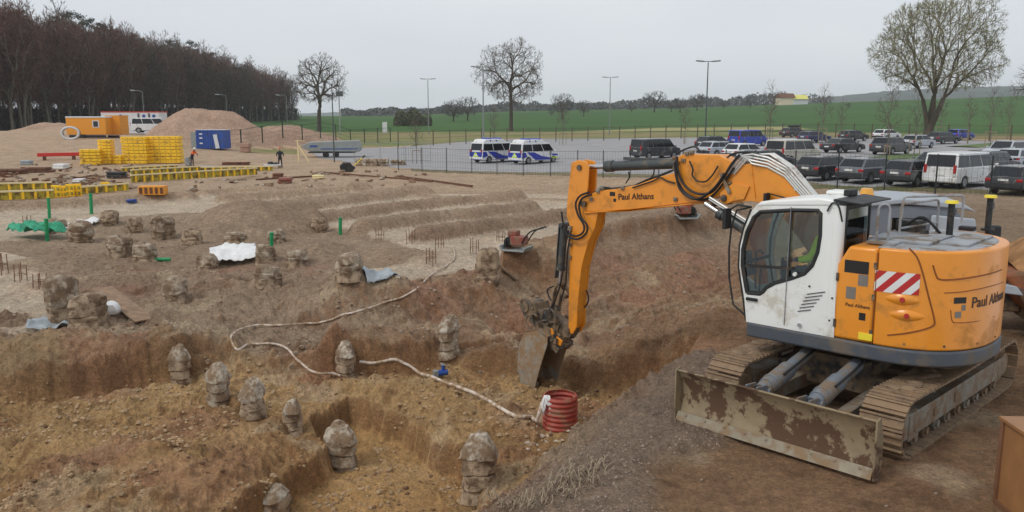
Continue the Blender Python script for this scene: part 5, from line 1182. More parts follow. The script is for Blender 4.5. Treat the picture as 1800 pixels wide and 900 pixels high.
for x in (-.6, .6): MB().box((x, 0, .12), (.1, .6, .24)).build('foot', M_wood, c)
for px, py, w, h, d_, mt, lb, nm, ct in ((502, 322, 22, 10, .9, M_redmach, 'red crate at the front of the formwork near the worker', 'crate', 'crate'), (488, 314, 16, 9, .8, M_rust, 'rusty box behind the red crate', 'crate', 'crate'), (560, 315, 20, 7, .7, M_pale, 'pale board pile right of the red crate', 'board_pile', 'boards'),
        (20, 306, 50, 9, 1.2, M_brick, 'brown timber stack at the far left edge', 'timber_stack', 'timber'), (68, 303, 36, 9, 1.2, M_brick, 'brown timber stack left of the white sacks', 'timber_stack', 'timber'), (48, 290, 18, 8, .8, M_bsheet, 'small pale blue bundle behind the brown timber', 'bundle', 'bundle'),
        (108, 297, 22, 9, 1., M_sheet, 'white sacks left of the yellow stacks', 'sacks', 'sacks'), (140, 321, 16, 6, .9, M_sheet, 'white sack in front of the black heap', 'sack', 'sack'), (206, 313, 30, 11, .8, M_black, 'heap of black pipes in front of the yellow stacks', 'black_heap', 'pipes'),
        (232, 357, 12, 6, .5, M_blue, 'small blue bag on the soil before the orange formwork box', 'bag', 'bag'), (330, 292, 8, 16, .4, M_galv, 'grey post box beside the worker in orange', 'prop', 'prop'), (360, 300, 30, 8, .8, M_galv, 'bundle of grey props on the ground behind the beams', 'prop_bundle', 'props'), (310, 256, 12, 14, 1., M_rust, 'rusty skip just left of the blue container', 'skip', 'skip'),
        (415, 290, 46, 5, .7, M_rust, 'brown rebar pile behind the long beam', 'rebar_pile', 'rebar'), (432, 268, 16, 16, 1.2, mat('sandstone', s2l(166, 132, 112), .9), 'square brown block by the far fence', 'block', 'block'), (655, 292, 58, 13, .8, M_conc, 'grey concrete block by the low barriers', 'concrete_block', 'block'), (700, 290, 26, 9, .8, M_conc, 'smaller concrete block right of the other one', 'concrete_block', 'block')):
    p, W = width_at(px, py, w); hh = h * p.y / FPX; c = root(nm, p, random.Random(px).uniform(-.15, .15), lb, ct); m = MB(); rnd = random.Random(px + 1)
    k = max(1, min(4, int(W / .8)))
    for i in range(k):
        for j in range(2): m.box((-W / 2 + (i + .5) * W / k + rnd.uniform(-.05, .05), rnd.uniform(-.05, .05), (j + .5) * hh / 2), (W / k * .97, d_ * rnd.uniform(.8, 1), hh / 2 * .97), Matrix.Rotation(rnd.uniform(-.08, .08), 3, 'Z'))
    m.build('load', mt, c, min(.05, hh * .15))
# small rubble and cut timber between the formwork (uncountable)
def litter(n, reg, mats, label, seed, s=.5):
    rnd = random.Random(seed)
    for k_, mt in enumerate(mats):
        m = MB()
        for i in range(n):
            px, py = rnd.uniform(reg[0], reg[2]), rnd.uniform(reg[1], reg[3]); g = G(px, py, -.6); z = zat(*g)
            m.box((g[0], g[1], z + .08), (rnd.uniform(.1, s), rnd.uniform(.08, .3), rnd.uniform(.05, .22)), Matrix.Rotation(rnd.uniform(0, 3), 3, 'Z') @ Matrix.Rotation(rnd.uniform(-.3, .3), 3, 'Y'))
        tag(m.build('offcuts', mt, smooth=0), label[k_], 'offcuts', kind='stuff')
litter(55, (0, 292, 240, 330), [M_wood, M_rust, M_conc], ['brown timber offcuts scattered behind the left formwork', 'rusty scraps scattered behind the left formwork', 'grey rubble scattered behind the left formwork'], 21, 1.1)
litter(45, (330, 300, 760, 335), [M_wood, M_conc], ['timber offcuts scattered near the worker and red crate', 'rubble bits scattered along the far edge of the ridges'], 22, .8)
for k in range(3):
    a, b = [((560, 305), (760, 321)), ((700, 312), (830, 330)), ((450, 318), (560, 312))][k]
    p, q = hit(*a), hit(*b); tag(MB().bar(p + Vector((0, 0, .1)), q + Vector((0, 0, .1)), .12, .12).build('edge_board', M_brick), ['long thin brown board on the ground right of the black tub', 'thin brown board continuing towards the excavator arm', 'thin brown board behind the red crate'][k], 'board')

# ---- people
def skin_body(name, parent, joints, edges, mt, loc=None):
    me = bpy.data.meshes.new(name); me.from_pydata([j[:3] for j in joints], edges, []); o = bpy.data.objects.new(name, me); COL.objects.link(o)
    o.modifiers.new('skin', 'SKIN'); sv = me.skin_vertices[0].data
    for v, j in zip(sv, joints): v.radius = (j[3], j[4] if len(j) > 4 else j[3])
    sv[0].use_root = True
    s = o.modifiers.new('sub', 'SUBSURF'); s.levels = 2; s.render_levels = 2
    me.materials.append(mt); o.parent = parent
    me.polygons.foreach_set('use_smooth', [True] * len(me.polygons)); return o
def head(parent, c, yaw, hair, helmet=None, name='head'):
    m = MB(); C_ = Vector(c); Rz = Matrix.Rotation(yaw, 3, 'Z'); n, k = 14, 10; V = []
    for j in range(k + 1):
        a = math.pi * j / k
        for i in range(n):
            t = 2 * math.pi * i / n; x = .095 * math.sin(a) * math.cos(t); y = .075 * math.sin(a) * math.sin(t); z = -.125 * math.cos(a)
            if x > 0 and z < -.03: x *= 1.05
            V.append(C_ + Rz @ Vector((x, y, z)))
    m.add(V, [(j * n + i, j * n + (i + 1) % n, (j + 1) * n + (i + 1) % n, (j + 1) * n + i) for j in range(k) for i in range(n)])
    for s in (-1, 1): m.add([C_ + Rz @ Vector(v) for v in ((-.01, s * .075, .02), (.015, s * .078, .02), (.01, s * .09, 0), (-.01, s * .078, -.03))], [(0, 1, 2, 3)])
    m.add([C_ + Rz @ Vector(v) for v in ((.092, 0, .03), (.088, .018, -.02), (.088, -.018, -.02), (.122, 0, -.015))], [(0, 1, 3), (0, 3, 2), (1, 2, 3)])
    h = m.build(name, M_skin, parent, smooth=80)
    e = MB()
    for s in (-1, 1): e.cyl(C_ + Rz @ Vector((.084, s * .033, .015)), C_ + Rz @ Vector((.094, s * .033, .015)), .012, n=8)
    e.box(C_ + Rz @ Vector((.09, 0, -.055)), (.01, .05, .01), Rz); e.build('eyes_and_mouth', M_navy, h)
    q = MB(); V = []
    R_ = 1.12 if helmet is None else 1.3
    for j in range(7):
        a = math.pi / 2 * j / 6
        for i in range(n):
            t = 2 * math.pi * i / n; V.append(C_ + Rz @ Vector((.095 * R_ * math.cos(a) * math.cos(t) - .01, .078 * R_ * math.cos(a) * math.sin(t), .02 + .115 * R_ * math.sin(a))))
    q.add(V, [(j * n + i, j * n + (i + 1) % n, (j + 1) * n + (i + 1) % n, (j + 1) * n + i) for j in range(6) for i in range(n)])
    if helmet: q.box(C_ + Rz @ Vector((.13, 0, .03)), (.09, .14, .012), Rz)
    q.build('helmet' if helmet else 'hair', helmet or hair, h, smooth=80)
def hand(parent, w, d, mt=None):
    w, d = Vector(w), Vector(d).normalized(); u = d.orthogonal().normalized(); m = MB(); m.tube([w, w + d * .05, w + d * .085], [.026, .036, .034], 8)
    for k, l in enumerate((.055, .07, .075, .065)):
        b = w + d * .08 + u * (.027 - .018 * k); m.tube([b, b + d * l * .5, b + d * l * .85 + d.cross(u) * .02], [.009, .008, .006], 6)
    b = w + d * .03 + u * .035; m.tube([b, b + d * .03 + u * .025, b + d * .06 + u * .03], [.011, .009, .007], 6); m.build('hand', mt or M_skin, parent, smooth=80)
def standing(px, py, hgt, face, label, top, legs, helmet, bend=0.0, arms=0):
    p = hit(px, py); t = root('person', p, face, label, 'person', None); k = hgt / 1.78
    hip, sh, hz = .93 * k, 1.45 * k, 1.66 * k
    bx = math.sin(bend) * .52 * k; bz = math.cos(bend) * .52 * k; S = Vector((bx, 0, hip + bz)); Hd = Vector((bx + math.sin(bend) * .22 * k, 0, hip + bz + math.cos(bend) * .22 * k))
    J = [(0, 0, hip, .15, .12), (bx * .5, 0, hip + bz * .5, .135, .115), (S.x, 0, S.z - .05, .15, .12), (S.x + .0, 0, S.z + .06 * k, .06, .055), (Hd.x - .02, 0, Hd.z - .06, .05, .05)]
    E_ = [(0, 1), (1, 2), (2, 3), (3, 4)]; wr = []
    for s in (-1, 1):
        b = len(J); J += [(S.x, s * .19 * k, S.z - .02, .062), (S.x + .05 + .06 * arms, s * (.27 + .05 * arms) * k, S.z - .27 * k, .048), (S.x + .16 + .1 * arms, s * .22 * k, S.z - .5 * k + .12 * arms, .034)]; E_ += [(2, b), (b, b + 1), (b + 1, b + 2)]; wr.append(J[-1][:3])
        b = len(J); J += [(0, s * .10 * k, hip - .08, .095), (.03, s * .13 * k, .5 * k, .062), (-.02, s * .14 * k, .08, .05), (.13, s * .15 * k, .04, .042)]; E_ += [(0, b), (b, b + 1), (b + 1, b + 2), (b + 2, b + 3)]
    skin_body('body', t, J, E_, legs)
    J2 = [(0, 0, hip + .02, .165, .135), (bx * .5, 0, hip + bz * .5, .15, .13), (S.x, 0, S.z - .04, .165, .135)]; E2 = [(0, 1), (1, 2)]
    for s in (-1, 1): b = len(J2); J2 += [(S.x, s * .19 * k, S.z - .02, .075), (S.x + .05 + .06 * arms, s * (.27 + .05 * arms) * k, S.z - .27 * k, .06)]; E2 += [(2, b), (b, b + 1)]
    skin_body('jacket', t, J2, E2, top); head(t, Hd + Vector((0, 0, .03)), 0, M_navy, helmet)
    for w in wr: hand(t, w, (.25, 0, -1))
    return t
standing(493, 296, 1.80, R(-70), 'person in dark work clothes with an orange cap standing behind the tool tray', M_navy, M_navy, mat('orange_cap', s2l(190, 110, 70), .7), .1, 1)
standing(338, 292, 1.75, R(-20), 'person in an orange hi-vis jacket and white helmet right of the yellow stacks', M_hivis_o, M_navy, M_sheet, .55, 1)
def operator():
    t = root('person', EX.matrix_world @ Vector((0, 0, 0)) if False else (CX, CY, 0), HA, 'person in a green hi-vis jacket sitting at the controls inside the excavator cab', 'person')
    cx, cy, z = .24, .84, 1.93
    J = [(cx, cy, z, .16, .14), (cx - .03, cy, z + .26, .14, .12), (cx - .03, cy, z + .48, .16, .12), (cx - .01, cy, z + .6, .06), (cx + .02, cy, z + .68, .05)]; E_ = [(0, 1), (1, 2), (2, 3), (3, 4)]; wr = []
    for s in (-1, 1):
        b = len(J); J += [(cx - .02, cy + s * .2, z + .5, .065), (cx + .06, cy + s * .27, z + .24, .05), (cx + .3, cy + s * .28, z + .2, .035)]; E_ += [(2, b), (b, b + 1), (b + 1, b + 2)]; wr.append(J[-1][:3])
        b = len(J); J += [(cx + .08, cy + s * .1, z - .02, .095), (cx + .46, cy + s * .13, z + .0, .07), (cx + .55, cy + s * .12, z - .4, .05), (cx + .7, cy + s * .12, z - .45, .04)]; E_ += [(0, b), (b, b + 1), (b + 1, b + 2), (b + 2, b + 3)]
    skin_body('body', t, J, E_, M_navy)
    J2 = [(cx, cy, z + .05, .18, .15), (cx - .03, cy, z + .26, .165, .14), (cx - .03, cy, z + .49, .185, .14)]; E2 = [(0, 1), (1, 2)]
    for s in (-1, 1): b = len(J2); J2 += [(cx - .02, cy + s * .2, z + .5, .085), (cx + .06, cy + s * .27, z + .24, .066), (cx + .25, cy + s * .28, z + .205, .05)]; E2 += [(2, b), (b, b + 1), (b + 1, b + 2)]
    skin_body('jacket', t, J2, E2, M_hivis); head(t, (cx + .04, cy, z + .8), 0, M_navy)
    for w in wr: hand(t, w, (1, 0, -.1))
operator()

# ---- dumper behind the excavator
def dumper():
    p = Vector((8.45, 15.6, -.24)); c = root('site_dumper', p, R(-14), 'grey-cabbed site dumper with a skip of orange soil parked behind the excavator', 'dumper')
    b = MB(); b.prism([(-2.9, .9), (-2.9, 1.5), (-2.2, 1.75), (.1, 1.75), (.1, .8), (-.3, .7), (-2.6, .7)], -.85, .85).build('chassis', M_orange, c, .05)
    gs = mat('dumper_grey', s2l(112, 118, 126), .45, var=.06); lg = mat('dumper_light_grey', s2l(160, 166, 172), .45, var=.06)
    m = MB(); outer = [(-2.0, 1.6), (-.1, 1.6), (-.0, 2.2), (-.3, 2.62), (-1.9, 2.66), (-2.05, 2.2)]
    V, F = fill_mesh(outer, [[(-1.35, 1.75), (-.75, 1.75), (-.75, 2.42), (-1.35, 2.42)]], .05)
    for y in (-.8, .8): m.add([(x, y + z, yy) for x, yy, z in V], F)
    m.box((-2.02, 0, 2.1), (.06, 1.6, 1.0)); m.build('cab', gs, c, .02)
    MB().prism([(-2.2, 2.5), (-2.1, 2.66), (-1.2, 2.78), (-.2, 2.72), (.05, 2.56), (-.1, 2.6), (-1.2, 2.68), (-2.05, 2.58)], -.88, .88).build('roof', lg, c, .03)
    MB().box((-1.05, 0, 2.1), (.02, 1.3, .6)).box((-1.05, -.5, 1.9), (.5, .04, .3)).build('cab_seat', M_seat, c)
    MB().cyl((-1.7, -.2, 2.76), (-1.7, -.2, 2.9), .14, .10, n=20).build('beacon', mat('amber_lens', s2l(226, 160, 50), .3, coat=.5), c)
    MB().prism([(-.75, 1.6), (-.7, 2.5), (.02, 2.45), (.1, 1.9), (.0, 1.55)], -.92, -.86).build('side_panel', lg, c, .03); MB().box((.35, -.8, 2.2), (.22, .2, .26)).build('mirror', M_black, c, .03)
    m = MB(); m.prism([(1.0, .8), (.5, 1.5), (.75, 1.56), (3.6, 1.5), (3.9, 1.3), (3.1, .75)], -1.15, 1.15); m.build('skip', mat('dumper_skip', s2l(136, 78, 44), .7, var=.2, dirt=s2l(110, 84, 62), dirt_amt=.4), c, .06)
    V = []; n = 22
    xs = np.linspace(.75, 3.6, n); ys = np.linspace(-1.05, 1.05, n); X, Y = np.meshgrid(xs, ys, indexing='ij')
    Z = 1.45 + .85 * np.clip(1 - ((X - 2.1) / 1.5) ** 2, 0, 1) * np.clip(1 - (Y / 1.1) ** 2, 0, 1) + .22 * fbm(X.ravel() + 3, Y.ravel(), 2.2, 4, 3, ridged=True).reshape(n, n); idx = np.arange(n * n).reshape(n, n)
    MB().add(list(zip(X.ravel(), Y.ravel(), Z.ravel())), [(idx[i, j], idx[i + 1, j], idx[i + 1, j + 1], idx[i, j + 1]) for i in range(n - 1) for j in range(n - 1)]).build('soil_load', mat('orange_soil', s2l(158, 116, 74), .95, var=.3, scale=5, bump=.8), c)
    for x in (-1.9, 2.2):
        for y in (-1.0, 1.0):
            w = MB().cyl((x, y - .2, .62), (x, y + .2, .62), .62, n=28).build('tyre', M_rubber, c, .06); MB().cyl((x, y - .215, .62), (x, y + .215, .62), .3, n=20).build('rim', gs, w)
    MB().prism([(1.1, .55), (1.1, .95), (3.4, .95), (3.4, .7)], -.5, .5).box((.3, 0, .8), (1.6, .5, .3)).build('front_frame', M_dkmetal, c, .03)
    MB().box((1.0, -1.05, 1.2), (1.1, .2, .16), Matrix.Rotation(.1, 3, 'Y')).build('mudguard', lg, c, .02)
dumper()
# ---- plywood crate at the lower right
cx0, cy0 = G(1756, 733, .95)
cr = root('plywood_crate', (cx0 + .02, cy0 - .75, 0), R(-2.5), 'varnished plywood crate standing at the lower right edge of the photo', 'crate')
MB().box((.5, 0, .46), (1.0, 1.5, .9)).build('panel', M_ply, cr, .004)
m = MB()
for y in (-.74, .74): m.box((-.012, y, .46), (.03, .05, .94)); 
for x in (.02, .98): m.box((x, .765, .46), (.06, .03, .94)); m.box((x, -.765, .46), (.06, .03, .94))
m.box((-.012, 0, .03), (.03, 1.44, .06)); m.build('edge_batten', M_plyd, cr, .004, split='all')
m = MB(); m.box((.5, 0, .93), (1.06, 1.58, .035)); m.build('lid', M_ply, cr, .004)

# ------------------------------------------------------------------ car park: vehicles, fences, lamps
def paint(name, rgb, rough=.3): return mat(name, s2l(*rgb), rough, var=.03, scale=2, coat=.5, dirt=s2l(140, 132, 120), dirt_amt=.02)
P_white = paint('car_white', (222, 223, 222)); P_black = paint('car_black', (32, 33, 37)); P_grey = paint('car_grey', (92, 96, 100)); P_silver = paint('car_silver', (172, 178, 184)); P_blue = paint('car_blue', (30, 62, 170)); P_navy = paint('car_navy', (30, 38, 84)); P_beige = paint('car_beige', (186, 180, 166)); P_dk = paint('car_dark_grey', (52, 55, 60))
M_rim = mat('alloy', s2l(150, 152, 155), .35, .7); M_tail = mat('tail_light', s2l(168, 20, 22), .25, coat=.4); M_headl = mat('head_light', s2l(210, 215, 220), .15, coat=.5); M_plate = mat('number_plate', s2l(220, 220, 216), .5); M_trim = mat('bumper_trim', s2l(44, 46, 48), .6)
KIND = {  # L, W, H, belt z, bonnet z, rear glass base/top x, windscreen top/base x, tumblehome
    'estate': (4.7, 1.82, 1.47, .93, .86, -2.22, -1.75, .35, 1.15, .80), 'suv': (4.6, 1.88, 1.66, 1.05, 1.0, -2.15, -1.75, .45, 1.15, .82), 'sedan': (4.7, 1.82, 1.44, .93, .86, -1.75, -1.0, .35, 1.15, .76),
    'hatch': (4.2, 1.78, 1.47, .93, .88, -2.0, -1.55, .35, 1.1, .78), 'van': (5.1, 1.94, 1.95, 1.12, 1.08, -2.5, -2.36, 1.1, 1.85, .90), 'ambulance': (5.3, 1.95, 2.02, 1.15, 1.08, -2.6, -2.46, 1.15, 1.95, .92)}
def vehicle(kind, body, loc, az, label, cat, group='cars in the car park', extra=None):
    L, W, H, zb, zh, rb, rt, wt, wb, tb = KIND[kind]; c = root({'van': 'parked_van', 'ambulance': 'ambulance'}.get(kind, 'parked_car'), loc, math.pi / 2 - az, label, cat, group)
    wr = .34 if kind in ('van', 'ambulance', 'suv') else .32; xw = (-L / 2 + .95, L / 2 - .9); hw = W / 2
    P = [(-L / 2 + .02, .32)]
    for x in xw: P += [(x + (wr + .06) * math.cos(a), .30 + (wr + .06) * math.sin(a)) for a in np.linspace(math.pi, 0, 9)]
    P += [(L / 2 - .04, .28), (L / 2, .5), (L / 2 - .03, zh - .28), (L / 2 - .16, zh - .06), (L / 2 - .5, zh), (wb, zb + .02), (rb - .02 if kind != 'sedan' else rb, zb + .02)]
    if kind == 'sedan': P += [(-L / 2 + .12, zb)]
    P += [(-L / 2 + .05, zb - .04), (-L / 2, .7), (-L / 2, .45)]
    m = MB().prism(P, -hw, hw).build('body', body, c, .07, seg=3)
    y0, y1 = hw - .05, hw * tb; zt = H
    V = [(rb, -y0, zb), (rb, y0, zb), (wb, y0, zb), (wb, -y0, zb), (rt, -y1, zt - .03), (rt, y1, zt - .03), (wt, y1, zt - .02), (wt, -y1, zt - .02), ((rt + wt) / 2, -y1, zt), ((rt + wt) / 2, y1, zt)]
    MB().add(V, [(0, 1, 5, 4), (1, 2, 6, 9, 5), (2, 3, 7, 6), (3, 0, 4, 8, 7), (4, 5, 9, 8), (8, 9, 6, 7)]).build('cabin', body, c, .05, seg=3)
    def on_side(x, f, s, o=.012): # point on greenhouse side: f from belt to roof
        return (x, s * (y0 + (y1 - y0) * f + o), zb + (zt - .03 - zb) * f)
    xr = lambda f: rb + (rt - rb) * f; xf = lambda f: wb + (wt - wb) * f
    m = MB(); nsp = 3 if kind in ('estate', 'suv', 'van', 'ambulance') else 2; f0, f1 = .06, .86
    for s in (-1, 1):
        for i in range(nsp):
            a0 = (i + (.03 if i else .08)) / nsp; a1 = (i + 1 - (.03 if i < nsp - 1 else .06)) / nsp
            q = [on_side(xr(f) + (xf(f) - xr(f)) * a, f, s) for a, f in ((a0, f0), (a1, f0), (a1, f1), (a0, f1))]; m.add(q, [(0, 1, 2, 3)])
    m.build('side_window', M_carglass, c, smooth=0, split='all')
    def end_q(bx, tx, o, fa=.08, fb=.9):
        g = lambda f, s: (bx + (tx - bx) * f + o, s * ((y0 + (y1 - y0) * f) - .12), zb + (zt - zb) * f); return [g(fa, -1), g(fa, 1), g(fb, 1), g(fb, -1)]
    MB().add(end_q(rb, rt, -.015, .1, .86), [(0, 1, 2, 3)]).build('rear_window', M_carglass, c, smooth=0); MB().add(end_q(wb, wt, .015, .05, .93), [(0, 1, 2, 3)]).build('windscreen', M_carglass, c, smooth=0)
    for x in xw:
        for s in (-1, 1):
            t = MB().cyl((x, s * (hw - .22), wr), (x, s * (hw - .02), wr), wr, n=24).build('wheel', M_rubber, c, .03); MB().cyl((x, s * (hw - .02), wr), (x, s * (hw - .008), wr), wr * .62, n=20).build('rim', M_rim, t)
    MB().box((0, 0, .42), (L - .5, W - .5, .34)).build('underbody', M_trim, c)
    for s in (-1, 1):
        zz = zb - .16 if kind not in ('van', 'ambulance') else zb - .05; MB().box((-L / 2 + .05, s * (hw - .16), zz), (.14, .3 if kind not in ('van', 'ambulance') else .16, .16 if kind not in ('van', 'ambulance') else .46)).build('tail_light', M_tail, c, .03)
        MB().box((L / 2 - .12, s * (hw - .22), zh - .2), (.2, .34, .15)).build('headlight', M_headl, c, .04)
        MB().box((wb - .12, s * (hw + .08), zb + .1), (.1, .2, .13)).build('mirror', body, c, .03)
    MB().box((-L / 2 - .005, 0, .5), (.06, W - .1, .26)).build('rear_bumper', body if kind in ('van', 'ambulance') else M_trim, c, .03); MB().box((-L / 2 - .03, 0, .78 if kind != 'sedan' else .62), (.02, .5, .11)).build('number_plate', M_plate, c)
    MB().box((L / 2 + .0, 0, .42), (.05, W - .3, .22)).build('grille', M_trim, c, .02)
    if kind in ('estate', 'suv'): MB().tube([(rt + .2, y1 - .06, H + .02), (wt - .2, y1 - .06, H + .02)], .015).tube([(rt + .2, -y1 + .06, H + .02), (wt - .2, -y1 + .06, H + .02)], .015).build('roof_rail', M_trim if body is not P_silver else M_rim, c, split='all')
    if extra: extra(c, L, W, H, hw)
    return c
def rr_place(px, py, az, L, W):
    """centre of a vehicle whose rear right corner touches the ground at this photo point"""
    r = ray(px, py); k = 60.
    for _ in range(40): z = float(base_z(np.array([r[0] * k]), np.array([r[1] * k]))[0]) + .0; k = (z - CAMZ) / r[2]
    f = Vector((math.sin(az), math.cos(az), 0)); lf = Vector((-f.y, f.x, 0)); q = Vector((r[0] * k, r[1] * k, 0)) + f * L / 2 + lf * W / 2
    q.z = zat(q.x, q.y) + .01; return q
def park(kind, body, px, py, az, label, extra=None, group='cars in the car park'):
    az = R(az); L, W = KIND[kind][:2]; return vehicle(kind, body, rr_place(px, py, az, L, W), az, label, {'van': 'van', 'ambulance': 'ambulance'}.get(kind, 'car'), group, extra)
def roof_box(c, L, W, H, hw): MB().box((-.1, 0, H + .2), (1.9, .8, .32)).build('roof_box', M_trim, c, .1)
M_lblue = mat('livery_blue', s2l(36, 52, 160), .4); M_lred = mat('livery_orange_red', s2l(196, 74, 44), .4); M_lyel = mat('livery_lime', s2l(196, 222, 40), .45)
def livery(c, L, W, H, hw):
    m = MB()
    for s in (-1, 1):
        y = s * (hw + .004); m.add([(-1.95, y, 1.14), (-1.0, y, 1.12), (.1, y, .72), (1.25, y, .56), (1.25, y, .36), (-.8, y, .36)], [(0, 1, 2, 3, 4, 5)]); m.add([(1.3, y, .95), (2.3, y, .88), (2.3, y, .72), (1.6, y, .74)], [(0, 1, 2, 3)]); m.add([(-2.58, y, 1.12), (-2.1, y, 1.12), (-1.9, y, .7), (-2.58, y, .5)], [(0, 1, 2, 3)])
    m.box((-L / 2 - .02, 0, .72), (.02, W - .16, .72)); m.add([(-2.0, s_ * (hw + .006), .95) for s_ in ()], []); m.build('blue_band', M_lblue, c, smooth=0)
    m = MB()
    for s in (-1, 1):
        for a, b in ((-1.5, -.1), (.05, .9)): m.add([(a, s * (hw - .055), 1.3), (b, s * (hw - .055), 1.3), (b, s * (hw - .09), 1.62), (a, s * (hw - .09), 1.62)], [(0, 1, 2, 3)])
    m.box((-L / 2 + .12, 0, 1.42), (.02, W - .5, .18)); m.build('window_band', M_lred, c, smooth=0)
    MB().add([(-L / 2 - .035, .5, .5), (-L / 2 - .035, -.5, .5), (-L / 2 - .03, 0, 1.12)], [(0, 1, 2)]).add([(1.3, -hw - .006, .62), (2.3, -hw - .006, .6), (2.3, -hw - .006, .5), (1.7, -hw - .006, .5)], [(0, 1, 2, 3)]).build('lime_marking', M_lyel, c, smooth=0)
    MB().prism([(-2.3, H - .04), (-2.2, H + .22), (-1.9, H + .3), (.3, H + .3), (.9, H - .03)], -hw * .82, hw * .82).build('high_roof', P_white, c, .08, seg=3)
    MB().box((-1.2, 0, H + .36), (.35, 1.2, .14)).box((.2, 0, H + .34), (.3, 1.2, .14)).build('light_bar', mat('beacon_blue', s2l(60, 80, 170), .3), c, .04)
    m = MB(); [m.cyl((x, -hw * .82 - .01, H + .15), (x, -hw * .82 - .005, H + .15), .09, n=12) for x in (-1.4, -.6)]; m.build('round_emblem', M_lblue, c)
park('ambulance', P_white, 848, 288, 46, 'left of the two ambulances with blue and orange markings behind the fence', livery, 'ambulances by the fence')
park('ambulance', P_white, 917, 290, 47, 'right of the two ambulances, its side and bonnet fully seen', livery, 'ambulances by the fence')
park('van', P_white, 1680, 334, 54, 'white van with a big dark rear window in the near row')
park('estate', P_black, 1795, 347, 54, 'black hatchback right of the white van in the near row')
park('estate', P_dk, 1598, 331, 54, 'dark car with a bright red rear light directly left of the white van')
park('estate', P_grey, 1515, 325, 54, 'grey estate with a pale rear, second left of the white van')
park('estate', P_black, 1437, 320, 54, 'black car at the left end of the near row behind the boom pipes')
park('sedan', P_silver, 1712, 302, 234, 'silver car facing the camera just behind the white van')
park('suv', P_silver, 1768, 280, 234, 'silver car facing the camera, farthest right in its row'); park('sedan', P_grey, 1650, 300, 234, 'blue-grey car roof seen over the dark cars left of the white van')
park('van', P_beige, 1378, 291, 52, 'beige van in the middle of the car park'); park('sedan', P_black, 1466, 270, 60, 'black saloon right of the beige van'); park('suv', P_dk, 1560, 274, 52, 'dark off-roader with its tail to the camera by the young tree')
park('hatch', P_black, 1490, 249, 62, 'black car farther back above the black saloon'); park('hatch', P_white, 1552, 247, 58, 'car with a white roof behind the dark off-roader'); park('estate', P_black, 1650, 254, 58, 'dark purple-black car in the back row left of the blue one')
park('hatch', P_blue, 1683, 247, 58, 'blue car in the back row at right, bare back turned'); park('estate', P_dk, 1385, 242, 60, 'dark car with a roof box in the back row', roof_box)
park('van', P_blue, 1300, 259, 56, 'bright blue van in the middle of the car park'); park('estate', P_black, 1240, 264, 58, 'black estate left of the blue van'); park('estate', P_silver, 1248, 278, 56, 'silver car right behind the boom head'); park('hatch', P_white, 1295, 284, 56, 'white car half hidden by the boom pipes')
park('van', P_dk, 1128, 282, 58, 'dark van seen just above the stick cylinder')
park('estate', P_silver, 1790, 300, 54, 'silver estate right of the white van behind the black hatchback')

_p = at_d(268, 110); vehicle('van', P_white, _p, R(80), 'white delivery van parked in front of the white site container', 'van', None)
park('estate', P_navy, 1420, 252, 58, 'dark blue car between the beige van and the back row'); park('hatch', P_silver, 1608, 262, 56, 'silver car right of the dark off-roader'); park('suv', P_black, 1735, 316, 54, 'black off-roader nose beside the white van'); park('estate', P_dk, 1330, 303, 54, 'dark car at the boom bend, mostly hidden by it')
# bay lines on the tarmac, grass island
M_line = mat('road_marking', s2l(190, 190, 186), .8, var=.1)
def strip(P, w, name, mt, lift=.02):
    m = MB(); L_ = 0
    for (ax, ay), (bx, by) in zip(P[:-1], P[1:]):
        n = max(2, int(math.hypot(bx - ax, by - ay) / 1.5)); d = Vector((bx - ax, by - ay, 0)).normalized(); s = Vector((-d.y, d.x, 0)) * w / 2; V = []
        for i in range(n + 1):
            x = ax + (bx - ax) * i / n; y = ay + (by - ay) * i / n; z = zat(x, y) + lift
            V += [(x + s.x, y + s.y, z), (x - s.x, y - s.y, z)]
        m.add(V, [(2 * i, 2 * i + 1, 2 * i + 3, 2 * i + 2) for i in range(n)])
    return m.build(name, mt, smooth=0)
a0 = R(56); fd = Vector((math.sin(a0), math.cos(a0))); sdv = Vector((-fd.y, fd.x))
for k, (px, py) in enumerate([(760, 262), (900, 262), (1040, 268), (1120, 258), (1010, 252), (880, 250)]):
    q = Vector(G(px, py, .3)); tag(strip([tuple(q - sdv * 14), tuple(q + sdv * 14)], .14, 'bay_marking', M_line), 'pale painted line across the open tarmac of the car park', 'road marking', 'painted bay lines')['kind'] = 'structure'
    for j in range(-5, 6): pass
M_isl = mat('island_grass', s2l(86, 104, 54), .95, var=.3, scale=.8, bump=.4)
for P_, lb in ((GP([(1480, 283), (1600, 276), (1660, 280), (1560, 292)], .1), 1), (GP([(1660, 262), (1740, 257), (1790, 258), (1720, 264)], .3), 2)):
    m = MB(); V = []; cxp = sum(p[0] for p in P_) / 4; cyp = sum(p[1] for p in P_) / 4
    n = 12
    pts = [(P_[0][0] + (P_[1][0] - P_[0][0]) * u, P_[0][1] + (P_[1][1] - P_[0][1]) * u, P_[3][0] + (P_[2][0] - P_[3][0]) * u, P_[3][1] + (P_[2][1] - P_[3][1]) * u) for u in np.linspace(0, 1, n)]
    for a in pts:
        for v in np.linspace(0, 1, 6):
            x = a[0] + (a[2] - a[0]) * v; y = a[1] + (a[3] - a[1]) * v; V.append((x, y, zat(x, y) + .1 - .09 * (v in (0, 1))))
    m.add(V, [(i * 6 + j, i * 6 + j + 1, (i + 1) * 6 + j + 1, (i + 1) * 6 + j) for i in range(n - 1) for j in range(5)]); o = m.build('grass_island', M_isl); o['kind'] = 'structure'
